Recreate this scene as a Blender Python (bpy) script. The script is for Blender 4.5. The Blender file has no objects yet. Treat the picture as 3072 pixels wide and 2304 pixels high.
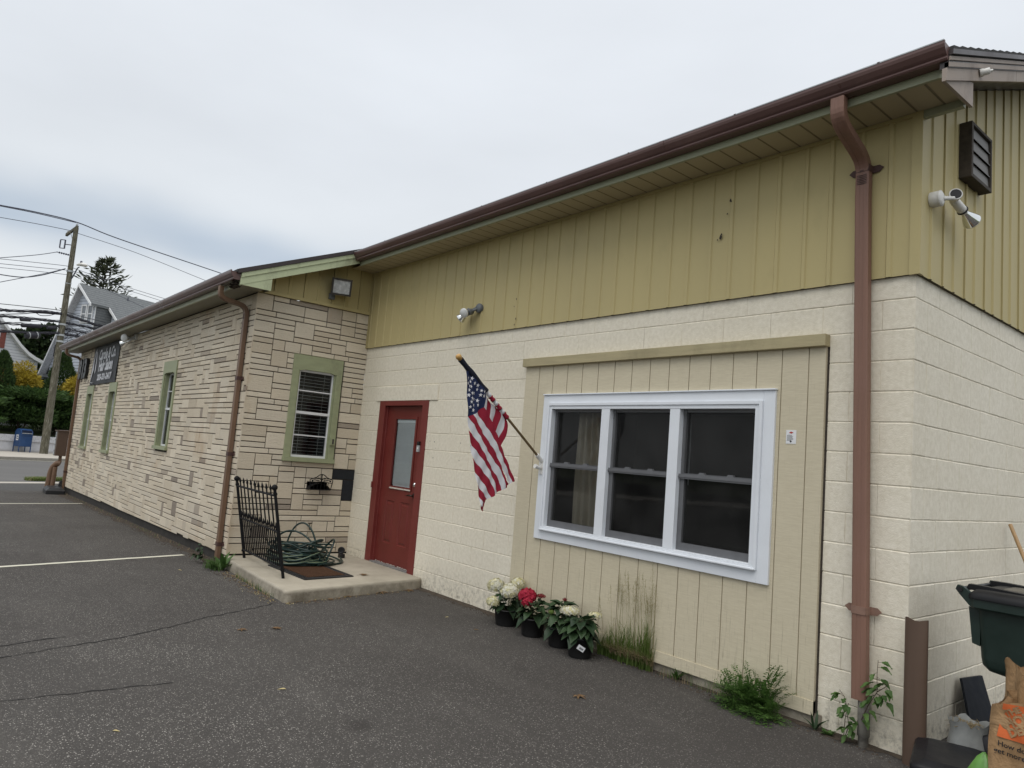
import bpy, bmesh, math, random
from mathutils import Vector, Matrix
R = math.radians
random.seed(7)
scene = bpy.context.scene
col = scene.collection

# ------------------------------------------------------------------ camera
cam = bpy.data.cameras.new("camera")
cam.sensor_width = 36.0
cam.lens = 25.142
cam.clip_start = 0.05
cam.clip_end = 1500
camera = bpy.data.objects.new("camera", cam)
col.objects.link(camera)
camera.location = (9.176, -4.8353, 1.5924)
camera.rotation_euler = (R(96.0418), R(-4.6981), R(49.9993))
scene.camera = camera

# ------------------------------------------------------------------ light
SUN_EL, SUN_AZ = 66.0, 150.0          # overcast: a broad soft sun behind the camera
sun = bpy.data.lights.new("sun", 'SUN')
sun.energy = 1.5
sun.angle = R(55)
sun.color = (1.0, 0.965, 0.91)
sun_obj = bpy.data.objects.new("sun", sun)
col.objects.link(sun_obj)
sd = Vector((math.sin(R(SUN_AZ)) * math.cos(R(SUN_EL)), math.cos(R(SUN_AZ)) * math.cos(R(SUN_EL)), math.sin(R(SUN_EL))))
sun_obj.rotation_euler = sd.to_track_quat('Z', 'Y').to_euler()

world = bpy.data.worlds.new("World")
scene.world = world
world.use_nodes = True
wn, wl = world.node_tree.nodes, world.node_tree.links
wn.clear()
w_out = wn.new('ShaderNodeOutputWorld')
w_bg = wn.new('ShaderNodeBackground')
w_bg.inputs['Strength'].default_value = 0.1
sky = wn.new('ShaderNodeTexSky')
sky.sky_type = 'NISHITA'
sky.sun_disc = False
sky.sun_elevation = R(SUN_EL)
sky.sun_rotation = R(SUN_AZ)
sky.dust_density = 3.0
tc = wn.new('ShaderNodeTexCoord')
sep = wn.new('ShaderNodeSeparateXYZ')
wl.new(tc.outputs['Generated'], sep.inputs[0])

def wmath(op, a, b=None, c=None, clamp=False):
    n = wn.new('ShaderNodeMath'); n.operation = op; n.use_clamp = clamp
    for i, v in enumerate((a, b, c)):
        if v is None: continue
        if isinstance(v, (int, float)): n.inputs[i].default_value = v
        else: wl.new(v, n.inputs[i])
    return n.outputs[0]

def wnoise(scale, detail, zs=1.0, off=0.0):
    mp = wn.new('ShaderNodeMapping'); mp.inputs['Scale'].default_value = (1, 1, zs); mp.inputs['Location'].default_value = (off, off, off)
    wl.new(tc.outputs['Generated'], mp.inputs[0])
    n = wn.new('ShaderNodeTexNoise'); n.inputs['Scale'].default_value = scale; n.inputs['Detail'].default_value = detail
    wl.new(mp.outputs[0], n.inputs['Vector'])
    return n.outputs['Fac']

def wramp(fac, stops):
    n = wn.new('ShaderNodeValToRGB'); wl.new(fac, n.inputs[0])
    e = n.color_ramp.elements
    while len(e) < len(stops): e.new(0.5)
    for k, (p, c) in zip(e, stops): k.position = p; k.color = (*c, 1)
    return n.outputs[0]

# layered stratus: a smooth elevation ramp, one darker blue bank low in the west, soft billows
warp = wmath('MULTIPLY', wmath('SUBTRACT', wnoise(3.0, 3.0, 2.0), 0.5), 0.09)
elev = wmath('ADD', sep.outputs['Z'], warp)
base = wramp(elev, [(0.0, (6.5, 6.7, 6.85)), (0.16, (6.5, 6.75, 6.9)), (0.24, (6.15, 6.45, 6.7)), (0.36, (6.1, 6.4, 6.75)), (0.6, (6.6, 6.9, 7.3)), (1.0, (8.2, 8.5, 8.9))])
d = wmath('MULTIPLY', wmath('SUBTRACT', elev, 0.238), 34.0)
bank = wmath('POWER', 2.718, wmath('MULTIPLY', wmath('MULTIPLY', d, d), -1.0))
west = wmath('SMOOTH_MIN', wmath('MULTIPLY', wmath('MAXIMUM', wmath('MULTIPLY', sep.outputs['X'], -1.0), 0.0), 1.15), 1.0, 0.1)
bank = wmath('MULTIPLY', wmath('MULTIPLY', bank, west), wmath('ADD', 0.35, wmath('MULTIPLY', wnoise(4.0, 3.0, 3.0, 4.0), 0.9)), clamp=True)
mixb = wn.new('ShaderNodeMix'); mixb.data_type = 'RGBA'
wl.new(bank, mixb.inputs['Factor']); wl.new(base, mixb.inputs['A']); mixb.inputs['B'].default_value = (3.75, 4.4, 5.2, 1)
bil = wmath('ADD', 0.90, wmath('MULTIPLY', wnoise(2.6, 6.0, 3.0, 9.0), 0.20))
mulb = wn.new('ShaderNodeMix'); mulb.data_type = 'RGBA'; mulb.blend_type = 'MULTIPLY'; mulb.inputs['Factor'].default_value = 1.0
cb = wn.new('ShaderNodeCombineXYZ')
for i in range(3): wl.new(bil, cb.inputs[i])
wl.new(mixb.outputs['Result'], mulb.inputs['A']); wl.new(cb.outputs[0], mulb.inputs['B'])
mixs = wn.new('ShaderNodeMix'); mixs.data_type = 'RGBA'; mixs.inputs['Factor'].default_value = 0.93   # cloud cover over the clear sky
wl.new(sky.outputs[0], mixs.inputs['A']); wl.new(mulb.outputs['Result'], mixs.inputs['B'])
wl.new(mixs.outputs['Result'], w_bg.inputs['Color'])
wl.new(w_bg.outputs[0], w_out.inputs[0])

scene.view_settings.view_transform = 'Standard'
scene.view_settings.look = 'None'
scene.view_settings.exposure = 0.38
scene.view_settings.gamma = 1.0
scene.cycles.max_bounces = 6
scene.cycles.diffuse_bounces = 3
scene.cycles.glossy_bounces = 3
scene.cycles.transparent_max_bounces = 12
scene.cycles.use_denoising = True
scene.cycles.caustics_reflective = False
scene.cycles.caustics_refractive = False

# ------------------------------------------------------------------ mesh helpers
def T_main(u, w, z): return (u, -w, z)                # front block wall, plane y = 0, outward -y
def T_right(u, w, z): return (7.319 + w, u, z)        # gable end, plane x = 7.319, outward +x
def T_side(u, w, z): return (w, u, z)                 # wing side wall, plane x = 0, outward +x
WY = -1.644
def T_wing(u, w, z): return (u, WY - w, z)            # wing front wall, outward -y

class MB:
    def __init__(self, T=None):
        self.T = T; self.v = []; self.f = []; self.m = []; self.s = []
    def add(self, verts, faces, mi=0, smooth=False):
        b = len(self.v)
        T = self.T
        self.v += [tuple(T(*p)) if T else tuple(p) for p in verts]
        for f in faces:
            self.f.append([b + i for i in f]); self.m.append(mi); self.s.append(smooth)
        return self
    def box(self, x0, x1, y0, y1, z0, z1, mi=0):
        return self.add([(x0,y0,z0),(x1,y0,z0),(x1,y1,z0),(x0,y1,z0),(x0,y0,z1),(x1,y0,z1),(x1,y1,z1),(x0,y1,z1)],
                        [(0,3,2,1),(4,5,6,7),(0,1,5,4),(1,2,6,5),(2,3,7,6),(3,0,4,7)], mi)
    def quad(self, a, b, c, d, mi=0, smooth=False):
        return self.add([a, b, c, d], [(0,1,2,3)], mi, smooth)
    def poly(self, pts, mi=0):
        return self.add(pts, [tuple(range(len(pts)))], mi)
    def extrude(self, pts, off, mi=0, smooth=False, caps=True):
        n = len(pts); o = Vector(off)
        vs = [tuple(p) for p in pts] + [tuple(Vector(p) + o) for p in pts]
        fs = [(i, (i+1) % n, n + (i+1) % n, n + i) for i in range(n)]
        self.add(vs, fs, mi, smooth)
        if caps: self.add(pts, [tuple(range(n-1, -1, -1))], mi); self.add(vs[n:], [tuple(range(n))], mi)
        return self
    def loft(self, rings, mi=0, smooth=True, closed=True, caps=False):
        n = len(rings[0]); vs = [p for r in rings for p in r]; fs = []
        for i in range(len(rings)-1):
            for j in range(n if closed else n-1):
                k = (j+1) % n
                fs.append((i*n+j, i*n+k, (i+1)*n+k, (i+1)*n+j))
        self.add(vs, fs, mi, smooth)
        if caps:
            self.add(rings[0], [tuple(range(n-1,-1,-1))], mi); self.add(rings[-1], [tuple(range(n))], mi)
        return self
    def tube(self, pts, r, n=8, mi=0, caps=True, smooth=True):
        pts = [Vector(p) for p in pts]; N = len(pts)
        rs = r if isinstance(r, (list, tuple)) else [r]*N
        rings = []; up = None
        for i, p in enumerate(pts):
            t = (pts[min(i+1, N-1)] - pts[max(i-1, 0)])
            if t.length < 1e-9: t = Vector((0,0,1))
            t.normalize()
            if up is None:
                up = Vector((0,0,1)) if abs(t.z) < 0.9 else Vector((1,0,0))
            a = (up - t*up.dot(t))
            if a.length < 1e-5: a = t.orthogonal()
            a.normalize(); up = a; b = t.cross(a)
            rings.append([tuple(p + (a*math.cos(2*math.pi*k/n) + b*math.sin(2*math.pi*k/n))*rs[i]) for k in range(n)])
        return self.loft(rings, mi, smooth, True, caps)
    def lathe(self, prof, c=(0,0,0), axis=(0,0,1), n=16, mi=0, smooth=True, caps=True):
        a = Vector(axis).normalized(); e = a.orthogonal().normalized(); g = a.cross(e); c = Vector(c)
        rings = [[tuple(c + a*z + (e*math.cos(2*math.pi*k/n) + g*math.sin(2*math.pi*k/n))*max(r, 1e-4)) for k in range(n)] for r, z in prof]
        return self.loft(rings, mi, smooth, True, caps)
    def ball(self, c, r, n=10, mi=0, sq=(1,1,1)):
        c = Vector(c); rings = []
        for i in range(n//2+1):
            t = math.pi*i/(n//2)
            rings.append([(c.x+sq[0]*r*max(math.sin(t),.01)*math.cos(2*math.pi*k/n), c.y+sq[1]*r*max(math.sin(t),.01)*math.sin(2*math.pi*k/n), c.z-sq[2]*r*math.cos(t)) for k in range(n)])
        return self.loft(rings, mi, True, True, True)
    def build(self, name, mats, parent=None, local=False, bevel=0.0, recalc=False):
        me = bpy.data.meshes.new(name)
        vs = self.v
        if not local:
            o = Vector((0,0,0)); q = parent
            while q is not None: o = o + q.location; q = q.parent
            if parent is None and hasattr(self, 'origin'): o = Vector(self.origin)
            if o.length > 0: vs = [(x-o.x, y-o.y, z-o.z) for x, y, z in vs]
        me.from_pydata(vs, [], self.f)
        for m in (mats if isinstance(mats, (list, tuple)) else [mats]): me.materials.append(m)
        me.polygons.foreach_set('material_index', self.m)
        me.polygons.foreach_set('use_smooth', self.s)
        if recalc:
            bm = bmesh.new(); bm.from_mesh(me); bmesh.ops.recalc_face_normals(bm, faces=bm.faces); bm.to_mesh(me); bm.free()
        me.update()
        ob = bpy.data.objects.new(name, me); col.objects.link(ob)
        if parent is not None: ob.parent = parent
        elif hasattr(self, 'origin'): ob.location = self.origin
        if bevel > 0:
            md = ob.modifiers.new("bevel", 'BEVEL'); md.width = bevel; md.segments = 2; md.limit_method = 'ANGLE'; md.angle_limit = R(40)
        return ob

def tag(o, label=None, cat=None, group=None, kind=None):
    if label: o['label'] = label
    if cat: o['category'] = cat
    if group: o['group'] = group
    if kind: o['kind'] = kind
    return o
def thing(name, label, cat, loc=(0,0,0), rotz=0.0, group=None):
    o = bpy.data.objects.new(name, None); col.objects.link(o)
    o.location = loc; o.rotation_euler = (0, 0, rotz); o.empty_display_size = 0.1
    return tag(o, label, cat, group)
def at(loc, T=None):
    m = MB(T); m.origin = loc; return m
def copy_tree(o, parent=None):
    c = o.copy(); col.objects.link(c)
    if parent is not None: c.parent = parent
    for ch in list(o.children): copy_tree(ch, c)
    return c
def gz(x):                                             # the lot falls gently towards the street
    return 0.0 if x > 0 else (x*0.016 if x > -12.5 else max(-0.2 + (x+12.5)*0.06, -0.3))
def text_mesh(body, size, shear=0.0, offset=0.0, align='LEFT', extrude=0.0, space=1.0):
    cu = bpy.data.curves.new("lettering", 'FONT'); cu.body = body; cu.size = size; cu.shear = shear
    cu.offset = offset; cu.align_x = align; cu.extrude = extrude; cu.space_character = space; cu.resolution_u = 3
    ob = bpy.data.objects.new("lettering", cu); col.objects.link(ob)
    dg = bpy.context.evaluated_depsgraph_get()
    me = bpy.data.meshes.new_from_object(ob.evaluated_get(dg))
    vs = [tuple(v.co) for v in me.vertices]; fs = [tuple(p.vertices) for p in me.polygons]
    bpy.data.objects.remove(ob); bpy.data.curves.remove(cu); bpy.data.meshes.remove(me)
    return vs, fs

# measured places (metres)
S_DIR = (-0.411, 0.912, 0.0)
N_DIR = (0.912, 0.411, 0.0)
G = {'line2a': (-8.635, -3.275, -0.138), 'line2b': (-9.092, -1.687, -0.145), 'line1l': (-0.317, -3.917, -0.005), 'line1r': (-0.94, -1.872, -0.015), 'apronA': (-16.376, -2.673, -0.3), 'apronB': (-16.483, -1.311, -0.3), 'apronC': (-17.023, -2.625, -0.3), 'apronD': (-17.889, -1.116, -0.3), 'kerbA': (-30.655, -1.601, -0.3), 'kerbB': (-31.836, 1.062, -0.3), 'kerbtA': (-33.391, -1.396, -0.3), 'wallA': (-37.566, -1.083, -0.3), 'wallB': (-38.869, 1.819, -0.3), 'mbA': (-37.251, -0.451, -0.3), 'mbB': (-37.7, 0.079, -0.3), 'mbC': (-37.977, -0.509, -0.3), 'pole': (-36.845, 0.78, -0.3), 'grassA': (-17.76, -1.73, -0.3), 'grassB': (-18.013, -1.1, -0.3), 'splashA': (-11.813, -1.847, -0.189), 'splashB': (-12.859, -1.367, -0.222), 'patch': (-12.887, -2.945, -0.223), 'patch2': (-13.737, -1.603, -0.274)}
POLE = {'top': (-36.891, 0.725, 12.53), 'arm_l': (-37.195, 0.355, 11.993), 'arm_r': (-36.847, 0.778, 12.51), 'lamp': (-36.529, 1.163, 10.37), 'armbase': (-36.793, 0.843, 9.587), 'fuse': (-37.372, 0.141, 11.475), 'ins': (-37.224, 0.32, 11.106), 'w_top': (-36.827, 0.802, 12.434), 'w_top0': (-36.946, 0.657, 12.47), 'w_bot': (-36.716, 0.937, -0.283), 'w_bot0': (-36.98, 0.616, -0.317)}
WIRES = {'prim1': [(-34.954, -3.417, 12.219), (-35.192, -2.888, 12.305), (-35.913, -1.288, 12.565), (-36.812, 0.706, 12.759), (-37.829, 2.965, 12.629), (-40.259, 8.357, 12.627), (-41.259, 10.577, 12.626)], 'prim2': [(-34.957, -3.411, 12.175), (-35.195, -2.881, 12.255), (-35.917, -1.279, 12.498), (-36.793, 0.665, 12.712)], 'prim3': [(-34.992, -3.334, 11.597), (-35.23, -2.805, 11.685), (-35.951, -1.205, 11.95), (-36.679, 0.412, 12.167), (-36.874, 0.844, 12.157), (-38.346, 4.111, 12.132), (-40.31, 8.471, 11.819), (-41.092, 10.206, 11.694)], 'tap': [(-35.121, -3.046, 9.438), (-35.352, -2.534, 9.656), (-36.05, -0.985, 10.317), (-36.475, -0.041, 10.795)], 'sec1': [(-35.117, -3.055, 9.508), (-35.355, -2.528, 9.611), (-36.074, -0.932, 9.924), (-36.727, 0.519, 10.189), (-36.927, 0.963, 10.178), (-37.994, 3.33, 9.977), (-39.372, 6.388, 9.869), (-39.901, 7.563, 9.828)], 'sec2': [(-35.131, -3.024, 9.269), (-35.369, -2.496, 9.37), (-36.089, -0.899, 9.677), (-36.731, 0.528, 9.956), (-36.98, 1.081, 10.006), (-38.004, 3.352, 9.819), (-39.249, 6.115, 9.681), (-39.723, 7.167, 9.628)], 'sec3': [(-35.143, -2.998, 9.076), (-35.381, -2.47, 9.175), (-36.101, -0.871, 9.473), (-36.726, 0.515, 9.707), (-36.932, 0.974, 9.751), (-37.556, 2.359, 9.565), (-38.794, 5.106, 8.997), (-39.265, 6.152, 8.781)], 'svc1': [(-35.311, -2.625, 8.8), (-35.402, -2.423, 8.824), (-35.667, -1.834, 8.895), (-35.919, -1.275, 9.023), (-36.263, -0.512, 9.373), (-36.708, 0.475, 10.002)], 'svc2': [(-35.259, -2.739, 8.241), (-35.425, -2.371, 8.438), (-35.919, -1.275, 9.023), (-36.369, -0.276, 9.569), (-36.71, 0.481, 10.029)], 'c1': [(-35.28, -2.693, 7.288), (-35.491, -2.226, 7.35), (-36.123, -0.823, 7.536), (-36.751, 0.571, 7.699), (-36.891, 0.882, 7.682), (-37.289, 1.764, 7.617), (-37.692, 2.66, 7.587), (-37.838, 2.983, 7.576)], 'c2': [(-35.42, -2.384, 6.995), (-35.51, -2.183, 7.027), (-35.774, -1.596, 7.12), (-36.325, -0.374, 7.383), (-36.747, 0.563, 7.507), (-36.902, 0.907, 7.502), (-37.247, 1.672, 7.413), (-37.711, 2.702, 7.282), (-37.879, 3.075, 7.235)], 'c3': [(-35.375, -2.483, 6.726), (-35.523, -2.154, 6.814), (-35.962, -1.18, 7.078), (-36.235, -0.575, 7.274), (-36.75, 0.569, 7.458)], 'c4': [(-35.407, -2.411, 6.694), (-35.528, -2.143, 6.73), (-35.883, -1.354, 6.836), (-36.16, -0.74, 6.916), (-36.774, 0.623, 7.061), (-36.898, 0.897, 7.066), (-37.267, 1.717, 7.086), (-37.653, 2.572, 7.094), (-37.791, 2.88, 7.097)], 'c5': [(-35.41, -2.404, 6.334), (-35.549, -2.096, 6.376), (-35.959, -1.186, 6.502), (-36.371, -0.273, 6.631), (-36.761, 0.594, 6.776), (-36.907, 0.917, 6.752), (-37.127, 1.405, 6.758), (-37.397, 2.004, 6.746), (-37.493, 2.218, 6.742)], 'c6': [(-35.424, -2.375, 5.91), (-35.574, -2.04, 5.959), (-36.021, -1.049, 6.103), (-36.299, -0.431, 6.207), (-36.752, 0.574, 6.419), (-36.905, 0.914, 6.434), (-37.178, 1.519, 6.443), (-37.275, 1.735, 6.446)], 'c7': [(-35.452, -2.311, 7.117), (-35.505, -2.195, 7.118), (-35.656, -1.858, 7.119), (-36.045, -0.995, 7.249), (-36.416, -0.172, 7.502), (-36.746, 0.559, 7.532), (-36.89, 0.88, 7.533), (-37.135, 1.424, 7.484), (-37.467, 2.16, 7.396), (-37.691, 2.659, 7.379), (-37.771, 2.836, 7.373)], 'c8': [(-36.246, -0.549, 7.271), (-36.275, -0.486, 7.252), (-36.356, -0.306, 7.197), (-36.528, 0.076, 7.289), (-36.749, 0.566, 7.483), (-36.905, 0.914, 7.108), (-37.16, 1.479, 7.084), (-37.432, 2.083, 7.064), (-37.529, 2.298, 7.057)], 'c9': [(-35.412, -2.4, 6.303), (-35.549, -2.097, 6.383), (-35.952, -1.201, 6.619), (-36.308, -0.413, 6.87), (-36.768, 0.609, 7.164), (-36.889, 0.879, 7.202), (-37.255, 1.689, 7.287), (-37.696, 2.669, 7.301), (-37.856, 3.023, 7.307)]}
SPLICES = [[[(-35.931, -1.25, 6.747), (-36.143, -0.778, 6.858)], 0.085], [[(-35.969, -1.165, 6.47), (-36.381, -0.249, 6.617)], 0.11], [[(-36.512, 0.041, 6.602), (-36.698, 0.453, 6.679)], 0.1], [[(-36.084, -0.909, 5.983), (-36.37, -0.274, 6.13)], 0.18], [[(-36.351, -0.317, 6.959), (-36.476, -0.04, 7.007)], 0.05]]
MB0 = (-37.475, -0.186, -0.3)
WALL0 = (-37.566, -1.083, -0.3)
WALL_top = (-37.505, -1.218, 0.716)
WALL_cap = (-37.526, -1.173, 0.373)
H1_APEX = (-43.756, 2.185, 10.581)
H1 = {'leftE': (-0.0, -2.95, 4.54), 'rj': (-0.0, 1.49, 9.21), 'rj2': (0.0, 2.99, 8.03), 'wTL': (-0.0, -0.07, 9.31), 'wBR': (-0.0, 1.22, 8.22), 'inner': (-0.0, 0.33, 10.15)}
H1_RIDGE_END = (5.84, -0.0, 10.72)
H2_0 = (-42.206, -1.72, 7.339)
H2 = {'a': (-0.0, -0.0, 7.34), 'b': (-0.0, 1.29, 6.52), 'c': (-0.0, 2.4, 5.81), 'd': (0.0, 3.25, 5.35), 'e': (-0.0, 4.66, 4.9), 'shtl': (-0.0, 0.38, 6.5), 'shbr': (-0.0, 0.82, 5.7), 'wtl': (-0.0, 0.69, 4.77), 'sh2': (-0.0, 1.48, 4.57)}
SHR = {'conL': (-39.131, -1.452, 4.424), 'conB': (-38.561, -0.76, 3.491), 'yel1': (-38.295, -0.438, 4.357), 'yel1R': (-37.664, 0.327, 3.759), 'jun': (-38.155, -0.268, 3.242), 'arb': (-36.802, 1.373, 5.083), 'arbL': (-37.119, 0.989, 4.384), 'yel2t': (-36.691, 1.508, 4.239), 'yel2b': (-36.648, 1.56, 2.088), 'yel2l': (-37.131, 0.973, 3.175), 'dark': (-36.878, 1.28, 1.51)}
PINE = {'top': (-74.775, 9.323, 19.5), 'l': (-76.793, 6.876, 17.67), 'r': (-73.876, 10.414, 18.935), 'base': (-75.49, 8.456, 15.997), 'base2': (-75.046, 8.994, 15.765)}
TREES = {'a': (-65.501, 1.553, 8.523), 'b': (-64.641, 2.595, 7.919), 'c': (-64.215, 3.113, 8.692), 'd': (-64.192, 3.14, 10.551), 'e': (-65.976, 0.976, 9.275), 'low': (-64.41, 2.876, 7.076)}
FLAG = {'pole_tip': [(-1.1824, 2.4722), (-1.1495, 2.44)], 'canton': [(-1.0777, 2.3515), (-1.0482, 2.3558), (-0.8407, 2.185), (-0.8417, 2.1423), (-0.8488, 2.0788), (-0.8513, 2.0495), (-0.8899, 2.0185), (-0.9261, 1.9947), (-0.9728, 1.9686), (-1.0197, 1.9489), (-1.036, 2.0225), (-1.0583, 2.1516), (-1.0728, 2.2729)], 'R0': [[(-0.8513, 2.0495), (-0.7027, 1.8604), (-0.5842, 1.6869), (-0.4938, 1.55), (-0.4034, 1.39)], [(-0.9261, 1.9947), (-0.8277, 1.9114), (-0.7626, 1.8326), (-0.7239, 1.7916), (-0.6096, 1.6377), (-0.519, 1.5273), (-0.4286, 1.3836)]], 'W1': [[(-0.9261, 1.9947), (-0.8277, 1.9114), (-0.7626, 1.8326), (-0.7239, 1.7916), (-0.6096, 1.6377), (-0.519, 1.5273), (-0.4286, 1.3836)], [(-0.9728, 1.9686), (-0.9348, 1.9231), (-0.8538, 1.8423), (-0.8179, 1.8044), (-0.7292, 1.718), (-0.6744, 1.6437), (-0.6291, 1.5681), (-0.5367, 1.4367), (-0.4612, 1.3636)]], 'R1': [[(-0.9728, 1.9686), (-0.9348, 1.9231), (-0.8538, 1.8423), (-0.8179, 1.8044), (-0.7292, 1.718), (-0.6744, 1.6437), (-0.6331, 1.5731), (-0.5684, 1.4772), (-0.5253, 1.3952), (-0.5049, 1.3329)], [(-1.0185, 1.9473), (-0.9459, 1.8736), (-0.9166, 1.8322), (-0.9167, 1.8165), (-0.8377, 1.7458), (-0.7494, 1.6593), (-0.6953, 1.5901), (-0.6353, 1.5311), (-0.5723, 1.4507), (-0.5407, 1.3787), (-0.5243, 1.3216)]], 'W2': [[(-1.0185, 1.9473), (-0.9459, 1.8736), (-0.9166, 1.8322), (-0.9167, 1.8165), (-0.8377, 1.7458), (-0.7494, 1.6593), (-0.6953, 1.5901), (-0.6353, 1.5311), (-0.5723, 1.4507), (-0.5407, 1.3787), (-0.5243, 1.3216)], [(-1.0185, 1.9473), (-0.9989, 1.8551), (-0.9912, 1.8252), (-0.9308, 1.7691), (-0.8719, 1.7019), (-0.7972, 1.6145), (-0.7376, 1.5511), (-0.6619, 1.467), (-0.5937, 1.3973), (-0.5718, 1.3512), (-0.5617, 1.3019)]], 'R2': [[(-0.9912, 1.8252), (-0.9308, 1.7691), (-0.8719, 1.7019), (-0.7972, 1.6145), (-0.7376, 1.5511), (-0.6619, 1.467), (-0.5937, 1.3973), (-0.5718, 1.3512), (-0.5617, 1.3019)], [(-0.9912, 1.8252), (-0.9639, 1.7102), (-0.8919, 1.6491), (-0.8257, 1.5766), (-0.7517, 1.4985), (-0.6845, 1.4295), (-0.6373, 1.3641), (-0.6111, 1.3079), (-0.6013, 1.2796)]], 'W3': [[(-0.9639, 1.7102), (-0.8919, 1.6491), (-0.8257, 1.5766), (-0.7517, 1.4985), (-0.6845, 1.4295), (-0.6373, 1.3641), (-0.6111, 1.3079), (-0.6013, 1.2796)], [(-0.9639, 1.7102), (-0.9292, 1.5802), (-0.8593, 1.5283), (-0.8081, 1.4748), (-0.7487, 1.4109), (-0.6894, 1.3516), (-0.6578, 1.3062), (-0.6442, 1.2549)]], 'R3': [[(-0.9292, 1.5802), (-0.8593, 1.5283), (-0.8081, 1.4748), (-0.7487, 1.4109), (-0.6894, 1.3516), (-0.6578, 1.3062), (-0.6442, 1.2549)], [(-0.9292, 1.5802), (-0.8931, 1.455), (-0.8266, 1.4072), (-0.7763, 1.3634), (-0.737, 1.3033), (-0.6865, 1.2339)]], 'W4': [[(-0.8931, 1.455), (-0.8266, 1.4072), (-0.7763, 1.3634), (-0.737, 1.3033), (-0.6865, 1.2339)], [(-0.8931, 1.455), (-0.8592, 1.3395), (-0.795, 1.296), (-0.7516, 1.2566), (-0.7139, 1.2125)]], 'R4': [[(-0.8592, 1.3395), (-0.795, 1.296), (-0.7516, 1.2566), (-0.7139, 1.2125)], [(-0.8592, 1.3395), (-0.8305, 1.2362), (-0.7985, 1.2091), (-0.7635, 1.1861)]], 'W5': [[(-0.8305, 1.2362), (-0.7985, 1.2091), (-0.7635, 1.1861)], [(-0.8305, 1.2362), (-0.8118, 1.1833), (-0.7945, 1.143)]], 'T5': [[(-0.7139, 1.2125), (-0.7266, 1.1599), (-0.7486, 1.0981)], [(-0.7635, 1.1861), (-0.7891, 1.1533), (-0.7896, 1.1279), (-0.7486, 1.0981)]], 'S1': [[(-0.5497, 1.4624), (-0.5025, 1.4067), (-0.4597, 1.3621)], [(-0.5497, 1.4624), (-0.5259, 1.4004), (-0.4843, 1.3468)]], 'B7': [[(-0.8407, 2.185), (-0.8417, 2.1423), (-0.8488, 2.0788)], [(-0.7899, 2.1462), (-0.7867, 2.1173), (-0.799, 2.0104)]], 'B8': [[(-0.7899, 2.1462), (-0.7867, 2.1173), (-0.799, 2.0104)], [(-0.744, 2.1087), (-0.7281, 2.0788), (-0.7367, 2.0147), (-0.7561, 1.9407)]], 'B9': [[(-0.744, 2.1087), (-0.7281, 2.0788), (-0.7367, 2.0147), (-0.7561, 1.9407)], [(-0.6974, 2.0777), (-0.6751, 2.0439), (-0.6767, 1.9938), (-0.7092, 1.8778)]], 'B10': [[(-0.6974, 2.0777), (-0.6751, 2.0439), (-0.6767, 1.9938), (-0.7092, 1.8778)], [(-0.6441, 2.0427), (-0.6154, 2.0047), (-0.6247, 1.9446), (-0.6449, 1.8611), (-0.6693, 1.8145)]], 'B11': [[(-0.6441, 2.0427), (-0.6154, 2.0047), (-0.6247, 1.9446), (-0.6449, 1.8611), (-0.6693, 1.8145)], [(-0.6001, 2.0154), (-0.5601, 1.9738), (-0.5699, 1.8724), (-0.6211, 1.7448)]], 'B12': [[(-0.6001, 2.0154), (-0.5601, 1.9738), (-0.5699, 1.8724), (-0.6211, 1.7448)], [(-0.545, 1.9707), (-0.5062, 1.9148), (-0.5359, 1.8127), (-0.5858, 1.6894)]]}
STARS = [(-1.0618, 2.2911), (-1.0045, 2.2963), (-1.0218, 2.2643), (-0.9767, 2.2538), (-0.9408, 2.2394), (-1.0668, 2.2428), (-1.0336, 2.2229), (-1.0142, 2.2202), (-1.0414, 2.1853), (-0.9394, 2.2017), (-0.9064, 2.1948), (-0.875, 2.1897), (-1.0059, 2.1602), (-0.9724, 2.1643), (-1.0449, 2.1378), (-0.8729, 2.1497), (-1.009, 2.1135), (-0.9702, 2.1093), (-0.9267, 2.101), (-1.0135, 2.08), (-0.9751, 2.0543), (-0.9184, 2.0607), (-1.0192, 2.0331), (-0.9784, 2.009), (-0.9075, 2.1545)]
SLEEVE = [(-1.1134, 2.4301), (-0.8298, 2.1886), (-0.7718, 2.1529), (-0.7303, 2.1148), (-0.689, 2.0809), (-0.6412, 2.043), (-0.5998, 2.0132), (-0.5447, 1.9685), (-0.0156, 1.5603)]
SCARS = [(5.923, 3.811, .013), (5.93, 3.80, .008), (5.90, 3.702, .009), (5.848, 3.519, .018), (5.855, 3.54, .010), (5.818, 3.498, .008), (3.31, 3.314, .011), (3.282, 3.235, .008), (3.325, 3.097, .013), (3.308, 3.033, .010)]
HOLES = [(1.841, 1.733, .006), (1.94, 1.729, .007), (1.976, 1.654, .005), (1.94, 1.538, .007), (2.474, 1.733, .007), (2.478, 1.531, .007), (0.62, 2.38, .006), (1.02, 2.35, .006), (1.65, 2.40, .006)]

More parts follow.
